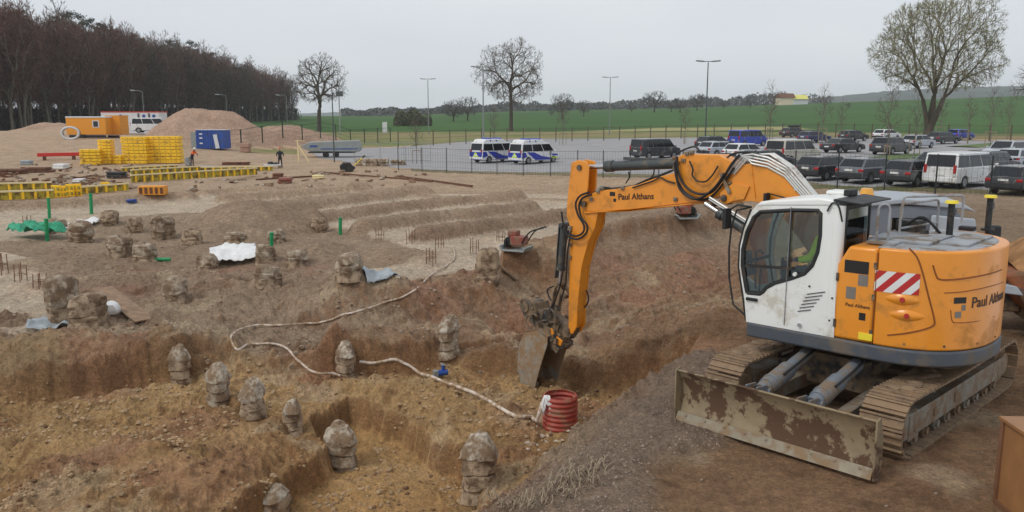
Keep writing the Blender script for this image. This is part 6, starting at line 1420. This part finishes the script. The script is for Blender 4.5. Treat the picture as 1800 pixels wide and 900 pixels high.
# fences
M_fence = mat('fence_green_black', s2l(48, 58, 50), .6); M_fdark = mat('fence_dark', s2l(40, 44, 44), .6); M_fwood = mat('fence_wood', s2l(92, 80, 66), .85)
def fence(P, hgt, gap, mt, label, rails, pw=.05, wires=0):
    c = root('mesh_fence', (P[0][0], P[0][1], 0), 0, label, 'fence'); o = Vector((P[0][0], P[0][1], 0)); D = [0]
    for a, b in zip(P[:-1], P[1:]): D.append(D[-1] + math.hypot(b[0] - a[0], b[1] - a[1]))
    n = int(D[-1] / gap); ps = []
    for i in range(n + 1):
        s = i * gap; x = float(np.interp(s, D, [p[0] for p in P])); y = float(np.interp(s, D, [p[1] for p in P])); ps.append(Vector((x, y, zat(x, y))) - o)
    pm = MB().box((0, 0, hgt / 2), (pw, pw, hgt + .1)).build('post', mt, c); pm.location = ps[0]
    for q in ps[1:]:
        k = pm.copy(); COL.objects.link(k); k.parent = c; k.location = q
    m = MB()
    for z, r in rails:
        for a, b in zip(ps[:-1], ps[1:]): m.bar(a + Vector((0, 0, z)), b + Vector((0, 0, z)), r, r)
    for a, b in zip(ps[:-1], ps[1:]):
        for k in range(wires): q = a + (b - a) * (k + .5) / wires; m.box(q + Vector((0, 0, hgt / 2)), (.008, .008, hgt - .1))
    m.build('wire_mesh', mt, c, smooth=0); return c
fence(GP([(700, 290), (820, 294), (1000, 301), (1180, 312)], -.2) + GP([(1300, 322), (1500, 334), (1850, 352)], 0), 2.0, 2.5, M_fdark, 'dark mesh fence on thin posts between the building site and the parked cars', [(1.95, .018), (1.4, .008), (.9, .008), (.4, .008), (.1, .012)], .06, 10)
fence(GP([(385, 266), (560, 259), (700, 252)], -.1) , 2.1, 3.2, M_fence, 'green mesh fence left of the car park in front of the soil heaps', [(2.08, .05), (1.5, .02), (1.0, .02), (.5, .02)], .12, 16)
fence([G(862, 243, .78), G(1200, 241, .8), G(1500, 243, .8), G(1900, 249, .8)], 2.1, 2.5, M_fwood, 'long brown post fence along the far edge of the car park', [(1.95, .05), (1.1, .03), (.3, .03)], .13, 0)
fence([G(700, 252, .4), G(862, 243, .78)], 2.1, 3.0, M_fwood, 'post fence between the green fence and the big bare tree', [(1.95, .05), (1.1, .03)], .13, 0)
def barrier(px, py, w, label):
    p, W = width_at(px, py, w); c = root('fence_panel', p, .1, label, 'fence panel', 'mobile fence panels by the trailer'); m = MB(); h = 1.9
    m.tube([(-W / 2, 0, .1), (-W / 2, 0, h), (W / 2, 0, h), (W / 2, 0, .1), (-W / 2, 0, .1)], .03, 6); m.build('frame', M_galv, c); m = MB()
    for k in range(12): m.box((-W / 2 + W * (k + .5) / 12, 0, h / 2), (.012, .012, h)); 
    m.box((0, 0, h * .5), (W, .014, .014)); m.build('wire', M_galv, c)
for a in ((645, 286, 44, 'mobile fence panel standing right behind the tarp-covered trailer'), (690, 284, 40, 'middle mobile fence panel right of the trailer'), (735, 284, 44, 'mobile fence panel beside the staked young tree')): barrier(*a)
# lamps
def lamp(px, top, h, label, double, mt):
    r = ray(px, top); d = None
    lo, hi = 40., 400.
    for _ in range(50):
        d = (lo + hi) / 2; x, y = r[0] * d, r[1] * d; zt = float(base_z(np.array([x]), np.array([y]))[0]) + h; zr = CAMZ + r[2] * d
        if zt > zr: lo = d
        else: hi = d
    x, y = r[0] * d, r[1] * d; z = zt - h; c = root('street_lamp', (x, y, z), 0, label, 'street lamp', 'car park lamps' if double else 'lamps along the wood')
    MB().cyl((0, 0, -.3), (0, 0, h - .1), .1, .06, n=10).build('pole', mt, c)
    if double:
        m = MB().box((0, 0, h), (1.2, .08, .08)).build('arm', mt, c)
        for s in (-1, 1): MB().box((s * .95, 0, h + .04), (.95, .34, .13), Matrix.Rotation(-s * .08, 3, 'Y')).build('lamp_head', mt, c, .04)
    else:
        MB().tube(smooth_path([(0, 0, h - .6), (-.05, 0, h - .2), (-.5, 0, h), (-1.6, 0, h + .12)]), .05).build('arm', mt, c); MB().box((-2.0, 0, h + .14), (.9, .3, .14), Matrix.Rotation(.08, 3, 'Y')).build('lamp_head', M_cont, c, .04)
M_lp = mat('lamp_grey', s2l(128, 132, 132), .5, .2)
lamp(752, 139, 10, 'double-headed lamp left of the big bare tree', True, M_lp); lamp(849, 118, 10, 'double-headed lamp directly left of the big bare tree crown', True, M_lp); lamp(1073, 136, 10, 'small double-headed lamp between the bare tree and the boom', True, M_lp); lamp(1245, 108, 10, 'tall dark double-headed lamp above the black estate', True, M_darkpole)
lamp(250, 160, 8, 'curved-arm lamp in front of the white container', False, M_lp); lamp(397, 167, 8, 'curved-arm lamp over the big soil heap', False, M_lp); lamp(503, 168, 8, 'small curved-arm lamp in front of the end of the wood', False, M_lp)
p = at_d(585, 84); c = root('survey_pole', p, 0, 'tall thin dark pole beside the covered trailer', 'pole'); MB().cyl((0, 0, 0), (0, 0, 7.6), .07, .05, n=8).build('pole', M_darkpole, c); MB().box((0, 0, 7.6), (.2, .1, .2)).build('top_plate', M_darkpole, c)
p = at_d(597, 150); c = root('sign_mast', p, 0, 'grey mast with a small square box right of the left bare tree', 'mast'); MB().cyl((0, 0, 0), (0, 0, 8), .1, n=8).build('pole', M_galv, c); MB().box((.1, 0, 7.2), (1.2, .2, .9)).build('sign_box', M_darkpole, c)
p = at_d(676, 170); tag(MB().box((0, 0, .9), (.9, .5, 2.4)).build('marker_stone', M_cont), 'small pale marker block standing in the green field', 'marker').location = p
p = at_d(1379, 560); c = root('farmhouse', p, .1, 'distant pale farmhouse on the crest of the field', 'house'); MB().box((0, 0, 2), (10, 8, 5)).build('wall', mat('house_cream', s2l(216, 204, 176), .9), c); MB().prism([(-4.5, 4.5), (4.5, 4.5), (0, 7.5)], -5.3, 5.3, 'x').build('roof', M_rust, c)
p = at_d(1402, 560); c = root('barn', p, .1, 'distant barn with a bright yellow roof right of the farmhouse', 'barn'); MB().box((0, 0, 1.6), (10, 7, 3.6)).build('wall', M_cont, c); MB().prism([(-4.2, 3.4), (4.2, 3.4), (0, 6.2)], -5.2, 5.2, 'x').build('roof', mat('yellow_roof', s2l(214, 208, 110), .8), c)
p = at_d(610, 140)

# ------------------------------------------------------------------ trees
M_bark = mat('bark', s2l(84, 76, 66), .95, var=.2, scale=3); M_twig = mat('twigs', s2l(98, 88, 78), .95, var=.15, scale=.6); M_twigred = mat('reddish_twigs', s2l(104, 74, 62), .95, var=.2, scale=.25); M_twiggrey = mat('grey_brown_twigs', s2l(88, 76, 62), .95, var=.2, scale=.25)
M_bark2 = mat('pale_bark', s2l(112, 104, 92), .95, var=.2, scale=2); M_leaf = mat('young_leaves', s2l(146, 156, 92), .8, var=.3, scale=.8); M_need = mat('pine_needles', s2l(44, 58, 42), .9, var=.3, scale=.6); M_budred = mat('dusky_bark', s2l(84, 66, 56), .95, var=.2)
def put_tree(name, T, Cn, p, label, group=None, rz=0, tm=M_bark, cm=M_twig, sc=1.0, cat='tree'):
    c = root(name, p, rz, label, cat, group); c.scale = (sc, sc, sc); t = T.build('trunk', tm, c, smooth=60); k = Cn.build('crown', cm, c, smooth=0); return c
def copy_tree(src, p, rz, sc, label, mats=None):
    c = src.copy(); COL.objects.link(c); c.location = p; c.rotation_euler = (0, 0, rz); c.scale = sc; c['label'] = label
    for ch in src.children:
        k = ch.copy(); COL.objects.link(k); k.parent = c
    return c
def crown_tree(seed, n, c, rx, rz, base, path, rtip=.012, r0=.5, ex=.46, flat=.25, twigs=3, tl=.5, tw=.02, low=-.75, sides=(8, 5, 3), k_in=.55, droop=0.):
    """tree whose limbs divide again and again to fill a rounded crown: trunk along path, crown an ellipsoid"""
    rs = np.random.RandomState(seed); rnd = random.Random(seed); T, Cn = MB(), MB(); tips = []
    P = []
    while len(P) < n:
        v = rs.uniform(-1, 1, 3); l = np.linalg.norm(v)
        if l > 1 or v[2] < low: continue
        lump = 1 + .13 * math.sin(3.1 * v[0] + seed) * math.cos(2.7 * v[1] + seed) + .08 * math.sin(7 * v[2] + 5 * v[0])
        if l < .9 * rs.rand() ** k_in: continue
        P.append((c[0] + v[0] * rx * lump, c[1] + v[1] * rx * lump, c[2] + v[2] * rz * lump))
    P = np.array(P); rad = lambda m: min(r0, rtip * m ** ex)
    def go(p, d, pts, lvl):
        m = len(pts)
        if m == 1:
            e = Vector(pts[0]); w = rtip * .8; L_ = (e - p).length; mid = p.lerp(e, .5) + Vector((rnd.gauss(0, .05), rnd.gauss(0, .05), rnd.gauss(0, .04))) * L_
            Cn.tube([p, mid, e], [w, w * .8, w * .4], 3, caps=False); tips.append(e); dd = (e - p).normalized()
            for k in range(twigs):
                q = mid.lerp(e, rnd.random()); t = (dd + Vector((rnd.gauss(0, .6), rnd.gauss(0, .6), rnd.gauss(0, .5) + .25 - droop))).normalized() * tl * rnd.uniform(.5, 1.2); ww = Vector((-t.y, t.x, .1)).normalized() * tw; Cn.add([q - ww, q + ww, q + t], [(0, 1, 2)])
            return
        i, j = rs.choice(m, 2, replace=False); A, B = pts[i].copy(), pts[j].copy()
        for _ in range(3):
            s_ = ((pts - A) ** 2).sum(1) < ((pts - B) ** 2).sum(1)
            if s_.all() or not s_.any(): s_ = np.arange(m) % 2 == 0
            A, B = pts[s_].mean(0), pts[~s_].mean(0)
        for grp, ce in ((pts[s_], A), (pts[~s_], B)):
            ce = Vector(ce); v = ce - p; L_ = v.length; t = .30 + .12 * rnd.random(); 
            nd = (v.normalized() * .72 + d * .34).normalized() if L_ > 1e-6 else d; e = p + nd * L_ * t
            e += Vector((rnd.gauss(0, .04), rnd.gauss(0, .04), rnd.gauss(0, .03) - droop * .02)) * L_
            k = len(grp); ra, rb = rad(m) * .82, rad(k); ra = min(ra, rb * 1.35); mb = T if k > n * .03 else Cn
            mid = p.lerp(e, .5) + Vector((rnd.gauss(0, .06), rnd.gauss(0, .06), rnd.gauss(0, .05))) * (e - p).length
            mb.tube([p, mid, e], [ra, (ra + rb) / 2, rb], sides[0] if k > n * .12 else sides[1] if k > n * .015 else sides[2], caps=False); go(e, (e - p).normalized(), grp, lvl + 1)
    for bp in path:
        T.tube([Vector(q[:3]) for q in bp], [q[3] for q in bp], 9, caps=False)
    ends = [Vector(bp[-1][:3]) for bp in path]; dirs = [(Vector(bp[-1][:3]) - Vector(bp[-2][:3])).normalized() for bp in path]
    if len(path) == 1: go(ends[0], dirs[0], P, 0)
    else:
        w = np.array([[(Vector(q) - e).normalized().dot(-d) for e, d in zip(ends, dirs)] for q in P]).argmin(1)
        for k in range(len(path)):
            if (w == k).any(): go(ends[k], dirs[k], P[w == k], 0)
    return T, Cn, tips
# big single trees
T, Cn, tp = crown_tree(21, 1500, (0, 0, 12.2), 7.6, 7.4, 0, [[(0, 0, -.5, .55), (.05, 0, 2, .42), (.1, .05, 5, .38), (0, 0, 7.6, .36)]], .022, .34, .42, twigs=7, tl=.8, tw=.03, low=-.85); put_tree('bare_tree', T, Cn, at_d(898, 185), 'big round-crowned bare tree right of two lamps, standing at the field edge', rz=.4, cm=M_twig)
T, Cn, tp = crown_tree(33, 1000, (.4, 0, 10.4), 5.9, 6.0, 0, [[(0, 0, -.5, .6), (.05, 0, 1.5, .45), (.1, .05, 3.4, .42), (.2, 0, 4.6, .42)]], .026, .36, .42, twigs=7, tl=.7, tw=.03, low=-.7, k_in=.45); put_tree('bare_tree', T, Cn, at_d(560, 185), 'dark-limbed bare tree standing alone at the end of the wood')
st = [[(0, 0, -.5, .95), (0, 0, .8, .8), (.1, 0, 2.4, .66), (.3, .1, 4.4, .42), (.6, .2, 6.6, .36)], [(0, 0, .2, .7), (-.3, -.2, 1.6, .5), (-.9, -.4, 3.6, .36), (-1.6, -.5, 6.0, .30)], [(0, 0, .2, .7), (.5, .2, 1.6, .55), (1.3, .1, 3.6, .42), (2.2, .2, 6.2, .34)], [(0, 0, .2, .6), (.1, -.5, 1.8, .42), (.1, -1.1, 3.6, .34), (-.3, -1.6, 6.4, .28)]]
T, Cn, tp = crown_tree(44, 3600, (.3, 0, 14.2), 10.3, 9.6, 0, st, .020, .34, .375, twigs=8, tl=.8, tw=.03, low=-.66, k_in=.75)
rnd = random.Random(8); lf = MB()
for e in tp:
    if rnd.random() < .7:
        for k in range(4):
            q = e + Vector((rnd.gauss(0, .25), rnd.gauss(0, .25), rnd.gauss(0, .2))); a = Vector((rnd.gauss(0, 1), rnd.gauss(0, 1), rnd.gauss(0, 1))).normalized() * .085; b = a.orthogonal().normalized() * .06; lf.add([q - a, q + b, q + a, q - b], [(0, 1, 2, 3)])
bt = put_tree('chestnut_tree', T, Cn, at_d(1634, 142), 'largest tree, several-stemmed and just coming into leaf, behind the parked cars', cm=mat('budding_twigs', s2l(128, 120, 96), .95, var=.2, scale=.3), tm=M_bark); lf.build('leaves', M_leaf, bt, smooth=0)
T, Cn, tp = crown_tree(45, 700, (0, 0, 10), 6.5, 5.8, 0, [[(0, 0, -.5, .5), (0, 0, 2, .4), (.1, 0, 4.6, .36)]], .026, .3, .42, twigs=3, tl=.6, tw=.024, low=-.7); put_tree('bare_tree', T, Cn, at_d(1828, 190), 'bare tree right of the largest tree, above the field')
# the wood on the left
def pine(seed, H):
    rnd = random.Random(seed); T, Cn = MB(), MB(); P = [Vector((rnd.gauss(0, .1) * i, rnd.gauss(0, .1) * i, H * i / 6)) for i in range(7)]; T.tube(P, [.3 - .04 * i for i in range(7)], 7)
    for k in range(26):
        f = .5 + .5 * k / 26; p = P[0].lerp(P[-1], f); a = rnd.uniform(0, 6.28); L = H * .2 * (1.15 - f) ** .6 * rnd.uniform(.6, 1.1) + .5; e = p + Vector((math.cos(a) * L, math.sin(a) * L, L * rnd.uniform(.0, .4))); T.tube([p, e], [.07, .03], 4)
        for j in range(60):
            q = p.lerp(e, rnd.uniform(.35, 1.1)) + Vector((rnd.gauss(0, .5), rnd.gauss(0, .5), rnd.gauss(0, .28))); u = Vector((rnd.gauss(0, 1), rnd.gauss(0, 1), rnd.gauss(0, .5))).normalized() * .3; v = u.orthogonal().normalized() * .12; Cn.add([q - u, q + v, q + u, q - v], [(0, 1, 2, 3)])
    return T, Cn
protos = []
for i, (sd_, tm, cm) in enumerate([(101, M_bark2, M_twigred), (102, M_bark, M_twigred), (103, M_bark, M_twiggrey), (104, M_bark2, M_twiggrey), (105, M_bark, M_budred), (106, M_bark2, M_twigred)]):
    hz_ = (.9, 1.0, .95, 1.05, .9, 1.0)[i]
    T, Cn, tp = crown_tree(sd_, 620, (0, 0, 15.0 * hz_), 4.3 + .3 * (i % 3), 9.6 * hz_, 0, [[(0, 0, -.5, .36), (.1, 0, 3, .27), (.2, .1, 5.5 - (i % 2) * 1.5, .25)]], .034, .24, .36, twigs=6, tl=1.1, tw=.05, low=-.95, k_in=.8)
    protos.append(put_tree('woodland_tree', T, Cn, (0, -50, 0), 'x', 'trees of the wood', tm=tm, cm=cm))
for i, sd_ in enumerate((201, 202)):
    T, Cn = pine(sd_, 25); protos.append(put_tree('pine_tree', T, Cn, (0, -50, 0), 'x', 'pines of the wood', tm=M_bark2, cm=M_need, cat='pine'))
rnd = random.Random(77); edge = []
used = set(); side_words = []
n_t = 0
for row in range(5):
    s = 0.0
    while s < 1.0:
        d = 148 + 262 * s ** 1.15 + row * 8.0; px = -150 + 672 * s ** .62 + rnd.uniform(-5, 5) - row * 2 - (row * 14 if s > .75 else 0)
        r = ray(px, 204); x = r[0] / r[1] * d + rnd.uniform(-2, 2); y = d + rnd.uniform(-2, 2)
        k = rnd.randrange(6); 
        if row >= 3 and rnd.random() < .28 and px < 380: k = 6 + rnd.randrange(2)
        if row in (0, 1) and px < 230: k = rnd.choice((0, 1, 5, 5, 0))
        src = protos[k]; sc = rnd.uniform(.9, 1.14) * (1.0 + .03 * row) * (1.0 if s < .6 else 1.0 - .28 * (s - .6))
        if k >= 6: sc *= 1.0
        pos = 'nearest the camera' if px < 60 else 'behind the orange caravan' if px < 230 else 'behind the white container' if px < 310 else 'above the big soil heap' if px < 430 else 'at the far thinning end'
        rw = ('in the front row', 'in the second row', 'deep inside', 'deep inside', 'at the very back')[row]
        kind = ('pale-stemmed reddish bare tree', 'reddish bare tree', 'grey-brown bare tree', 'pale-stemmed grey bare tree', 'dusky bare tree', 'pale-stemmed slender reddish tree', 'dark green pine', 'dark green pine')[k]
        lb = '%s %s of the wood, %s' % (kind, pos, rw)
        if k not in used: used.add(k); c = src; c.location = (x, y, zat(x, y)); c.rotation_euler = (0, 0, rnd.uniform(0, 6)); c.scale = (sc * .95, sc * .95, sc); c['label'] = lb
        else: c = copy_tree(src, (x, y, zat(x, y)), rnd.uniform(0, 6), (sc * .95, sc * .95, sc), lb)
        c['group'] = lb.replace(' of the wood', '').replace('tree', 'trees'); n_t += 1
        s += .018 + .0 * row
for k in range(8):
    if k not in used: [bpy.data.objects.remove(ch) for ch in list(protos[k].children)]; bpy.data.objects.remove(protos[k])
# brushwood under the wood
m = MB(); rnd = random.Random(5)
for k in range(26000):
    s = rnd.random(); d = 150 + 262 * s ** 1.15 + rnd.uniform(0, 34); px = -170 + 690 * s ** .62; r = ray(px, 204); x = r[0] / r[1] * d + rnd.uniform(-3, 3); y = d
    z = float(.7 + 4.5 * rnd.random() ** 1.4 * (1 + .6 * s)); L = rnd.uniform(.6, 1.6); q = Vector((x, y, z)); u = Vector((rnd.gauss(0, .5), rnd.gauss(0, .5), rnd.uniform(.3, 1))).normalized() * L; v = Vector((-u.y, u.x, 0)).normalized() * rnd.uniform(.08, .3); m.add([q - u, q + v, q + u, q - v], [(0, 1, 2, 3)])
tag(m.build('brushwood', mat('brushwood_dark', s2l(58, 50, 44), .95, var=.3, scale=.3), smooth=0), 'dark brushwood filling the foot of the wood', 'brushwood', kind='stuff')
# young staked trees in the car park
T, Cn, tp = crown_tree(301, 130, (0, 0, 3.9), 1.0, 2.4, 0, [[(0, 0, -.2, .05), (.02, 0, 1, .045), (0, 0, 1.9, .04)]], .010, .04, .3, twigs=4, tl=.4, tw=.008, low=-.9)
yt = None
M_stake = mat('stake_wood', s2l(138, 124, 100), .85)
for i, (px, d, sc, lb) in enumerate([(731, 82, .8, 'staked young tree beside the mobile fence panels'), (868, 112, .9, 'young tree in front of the big bare tree trunk'), (990, 118, 1.0, 'thin young tree in the middle of the far car park edge'), (1355, 100, 1.25, 'tall thin young tree right of the blue van'), (1448, 104, 1.2, 'slender young tree above the black saloon'), (1480, 112, .9, 'small brownish young tree at the field edge'),
                                      (1564, 62, 1.0, 'young tree with a pale stem in front of the dark off-roader'), (1612, 78, .9, 'young tree in a timber stake frame before the largest tree'), (1705, 104, 1.0, 'young tree right of the blue car'), (1745, 92, 1.1, 'young tree between the island and the far fence'), (1775, 118, 1.0, 'brownish young tree farthest right'), (1205, 112, .9, 'young tree left of the tall dark lamp'), (1655, 116, 1.1, 'young tree right in front of the largest tree')]):
    p = at_d(px, d)
    if yt is None:
        yt = put_tree('young_tree', T, Cn, p, lb, 'young trees in the car park', tm=M_bark2, cm=M_twig, sc=sc)
        m = MB()
        for s in (-1, 1): m.cyl((s * .5, 0, -.1), (s * .5, 0, 1.7), .04, n=6)
        m.bar((-.5, 0, 1.6), (.5, 0, 1.6), .04, .08); m.build('stake', M_stake, yt)
    else: copy_tree(yt, p, i * 1.3, (sc, sc, sc), lb)
# far field trees, hedges and hills
M_far = mat('far_twigs', s2l(92, 92, 88), .95, var=.15, scale=.1)
T, Cn, tp = crown_tree(401, 480, (0, 0, 8.6), 6.6, 6.4, 0, [[(0, 0, -.5, .5), (0, 0, 1.5, .4), (.1, 0, 2.8, .36)]], .05, .32, .38, twigs=5, tl=1.2, tw=.07, low=-.85); ft = None
for i, (px, d, sc, w, lb) in enumerate([(797, 330, 1.15, 1.1, 'distant tree just left of the lamp beside the bare tree'), (822, 350, 1.0, 1.0, 'distant tree behind the lamp beside the bare tree'), (970, 420, .8, 1, 'small distant tree right of the big bare tree'), (988, 360, 1.15, 1.0, 'rounded distant tree right of the big bare tree'), (1026, 400, .95, .9, 'distant tree left of the small lamp'), (1110, 480, 1.1, 1.3, 'distant tree right of the small lamp'),
        (1150, 470, 1.1, 1.2, 'distant broad tree on the horizon over the stick cylinder'), (1180, 460, 1.1, 1.0, 'distant tree left of the tall dark lamp'), (1195, 450, 1.3, 1.2, 'taller distant tree left of the tall dark lamp'), (1225, 480, .9, 1.2, 'low distant tree touching the tall dark lamp'), (1272, 500, 1.1, 1.3, 'distant tree right of the tall dark lamp'), (1318, 500, 1.0, 1.0, 'distant tree over the blue van'), (1370, 600, 1.0, 1.2, 'distant tree behind the farmhouse'), (1490, 420, .7, 1, 'small distant tree left of the largest tree')]):
    p = at_d(px, d)
    sc *= .5 + .22 * math.sin(i * 2.3); w *= 1.15
    if ft is None: ft = put_tree('far_tree', T, Cn, p, lb, 'distant trees', tm=M_bark, cm=M_far); ft.scale = (sc * w, sc * w, sc)
    else: copy_tree(ft, p, i * 2.1, (sc * w, sc * w, sc), lb)
def mass(n, fn, size, mt, name, label, seed, kind='stuff', cat='wood'):
    rnd = random.Random(seed); m = MB()
    for k in range(n):
        q, sc = fn(rnd); u = Vector((rnd.gauss(0, 1), rnd.gauss(0, 1), rnd.gauss(0, 1))).normalized() * size * sc; v = u.orthogonal().normalized() * size * sc * .7; m.add([q - u, q + v, q + u, q - v], [(0, 1, 2, 3)])
    return tag(m.build(name, mt, smooth=0), label, cat, kind=kind)
def bush(px, d, w, h):
    c = at_d(px, d)
    def f(rnd):
        while True:
            v = Vector((rnd.uniform(-1, 1), rnd.uniform(-1, 1), rnd.uniform(0, 1)))
            if v.length < 1 + .15 * math.sin(9 * v.x): break
        return c + Vector((v.x * w, v.y * w * .6, v.z * h)), rnd.uniform(.5, 1)
    return f
o = mass(2600, bush(722, 260, 6.5, 5.0), .45, mat('bush_brown_green', s2l(84, 86, 62), .9, var=.3, scale=.3), 'round_bush', 'rounded brown-green bush in the field left of the first double lamp', 4, None, 'bush')
def hedge(rnd):
    px = rnd.choice((rnd.uniform(600, 830), rnd.uniform(820, 1460), rnd.uniform(820, 1400))); d = rnd.uniform(640, 760); r_ = ray(px, 204); p = Vector((r_[0] / r_[1] * d, d, 1 + float(np.interp(r_[0] / r_[1], [-.9, -.35, -.15, 0, .2, .4, .65, 1.0], [3, 3, 3.4, 7, 9.5, 13.5, 17.5, 20]))))
    hh = 6 + 5 * float(fbm(np.array([px * .01]), np.array([3.]), 3., 3, 5)[0]) * 2
    return Vector((p.x, p.y, p.z + hh * rnd.random())), rnd.uniform(.5, 1.2)
mass(14000, hedge, 1.3, mat('far_wood', s2l(84, 84, 82), .95, var=.25, scale=.05), 'distant_wood', 'grey band of distant woodland along the horizon', 6)
# wooded hills on the horizon
def ridge(name, d, pts, mt):
    m = MB(); V = []; n = 160; px = np.linspace(pts[0][0], pts[-1][0], n); top = np.interp(px, [p[0] for p in pts], [p[1] for p in pts]); jt = fbm(px, px * 0 + d, .09, 4, 3) * 2
    for i in range(n):
        for j, (dd, f) in enumerate(((0, 0), (60, .8), (140, 1), (400, .9))):
            r = ray(px[i], top[i] - 1.6 * jt[i]); dist = d + dd; z = CAMZ + r[2] / r[1] * dist; V.append((r[0] / r[1] * dist, dist, 3 + (z - 3) * f if j < 3 else z))
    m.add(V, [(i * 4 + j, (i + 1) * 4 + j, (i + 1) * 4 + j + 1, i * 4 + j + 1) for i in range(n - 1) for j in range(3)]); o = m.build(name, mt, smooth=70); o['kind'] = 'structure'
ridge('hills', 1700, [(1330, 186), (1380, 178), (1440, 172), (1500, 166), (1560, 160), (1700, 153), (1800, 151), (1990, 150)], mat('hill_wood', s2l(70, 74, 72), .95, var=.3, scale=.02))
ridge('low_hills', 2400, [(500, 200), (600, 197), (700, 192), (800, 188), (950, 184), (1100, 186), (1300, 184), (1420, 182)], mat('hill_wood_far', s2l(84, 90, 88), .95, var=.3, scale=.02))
# ------------------------------------------------------------------ thin haze over the whole place
hz = MB().box((0, 1350, 34), (5200, 2900, 92)); hm = bpy.data.materials.new('haze'); hm.use_nodes = True; nt = hm.node_tree; nt.nodes.clear()
ho = nt.nodes.new('ShaderNodeOutputMaterial'); hv = nt.nodes.new('ShaderNodeVolumePrincipled'); hv.inputs['Color'].default_value = (.93, .96, 1, 1); hv.inputs['Density'].default_value = .00021; hv.inputs['Anisotropy'].default_value = 0.2
nt.links.new(hv.outputs[0], ho.inputs['Volume']); ho_ = hz.build('haze', hm, smooth=0); tag(ho_, 'thin pale haze in the air over the fields', 'haze', kind='stuff')
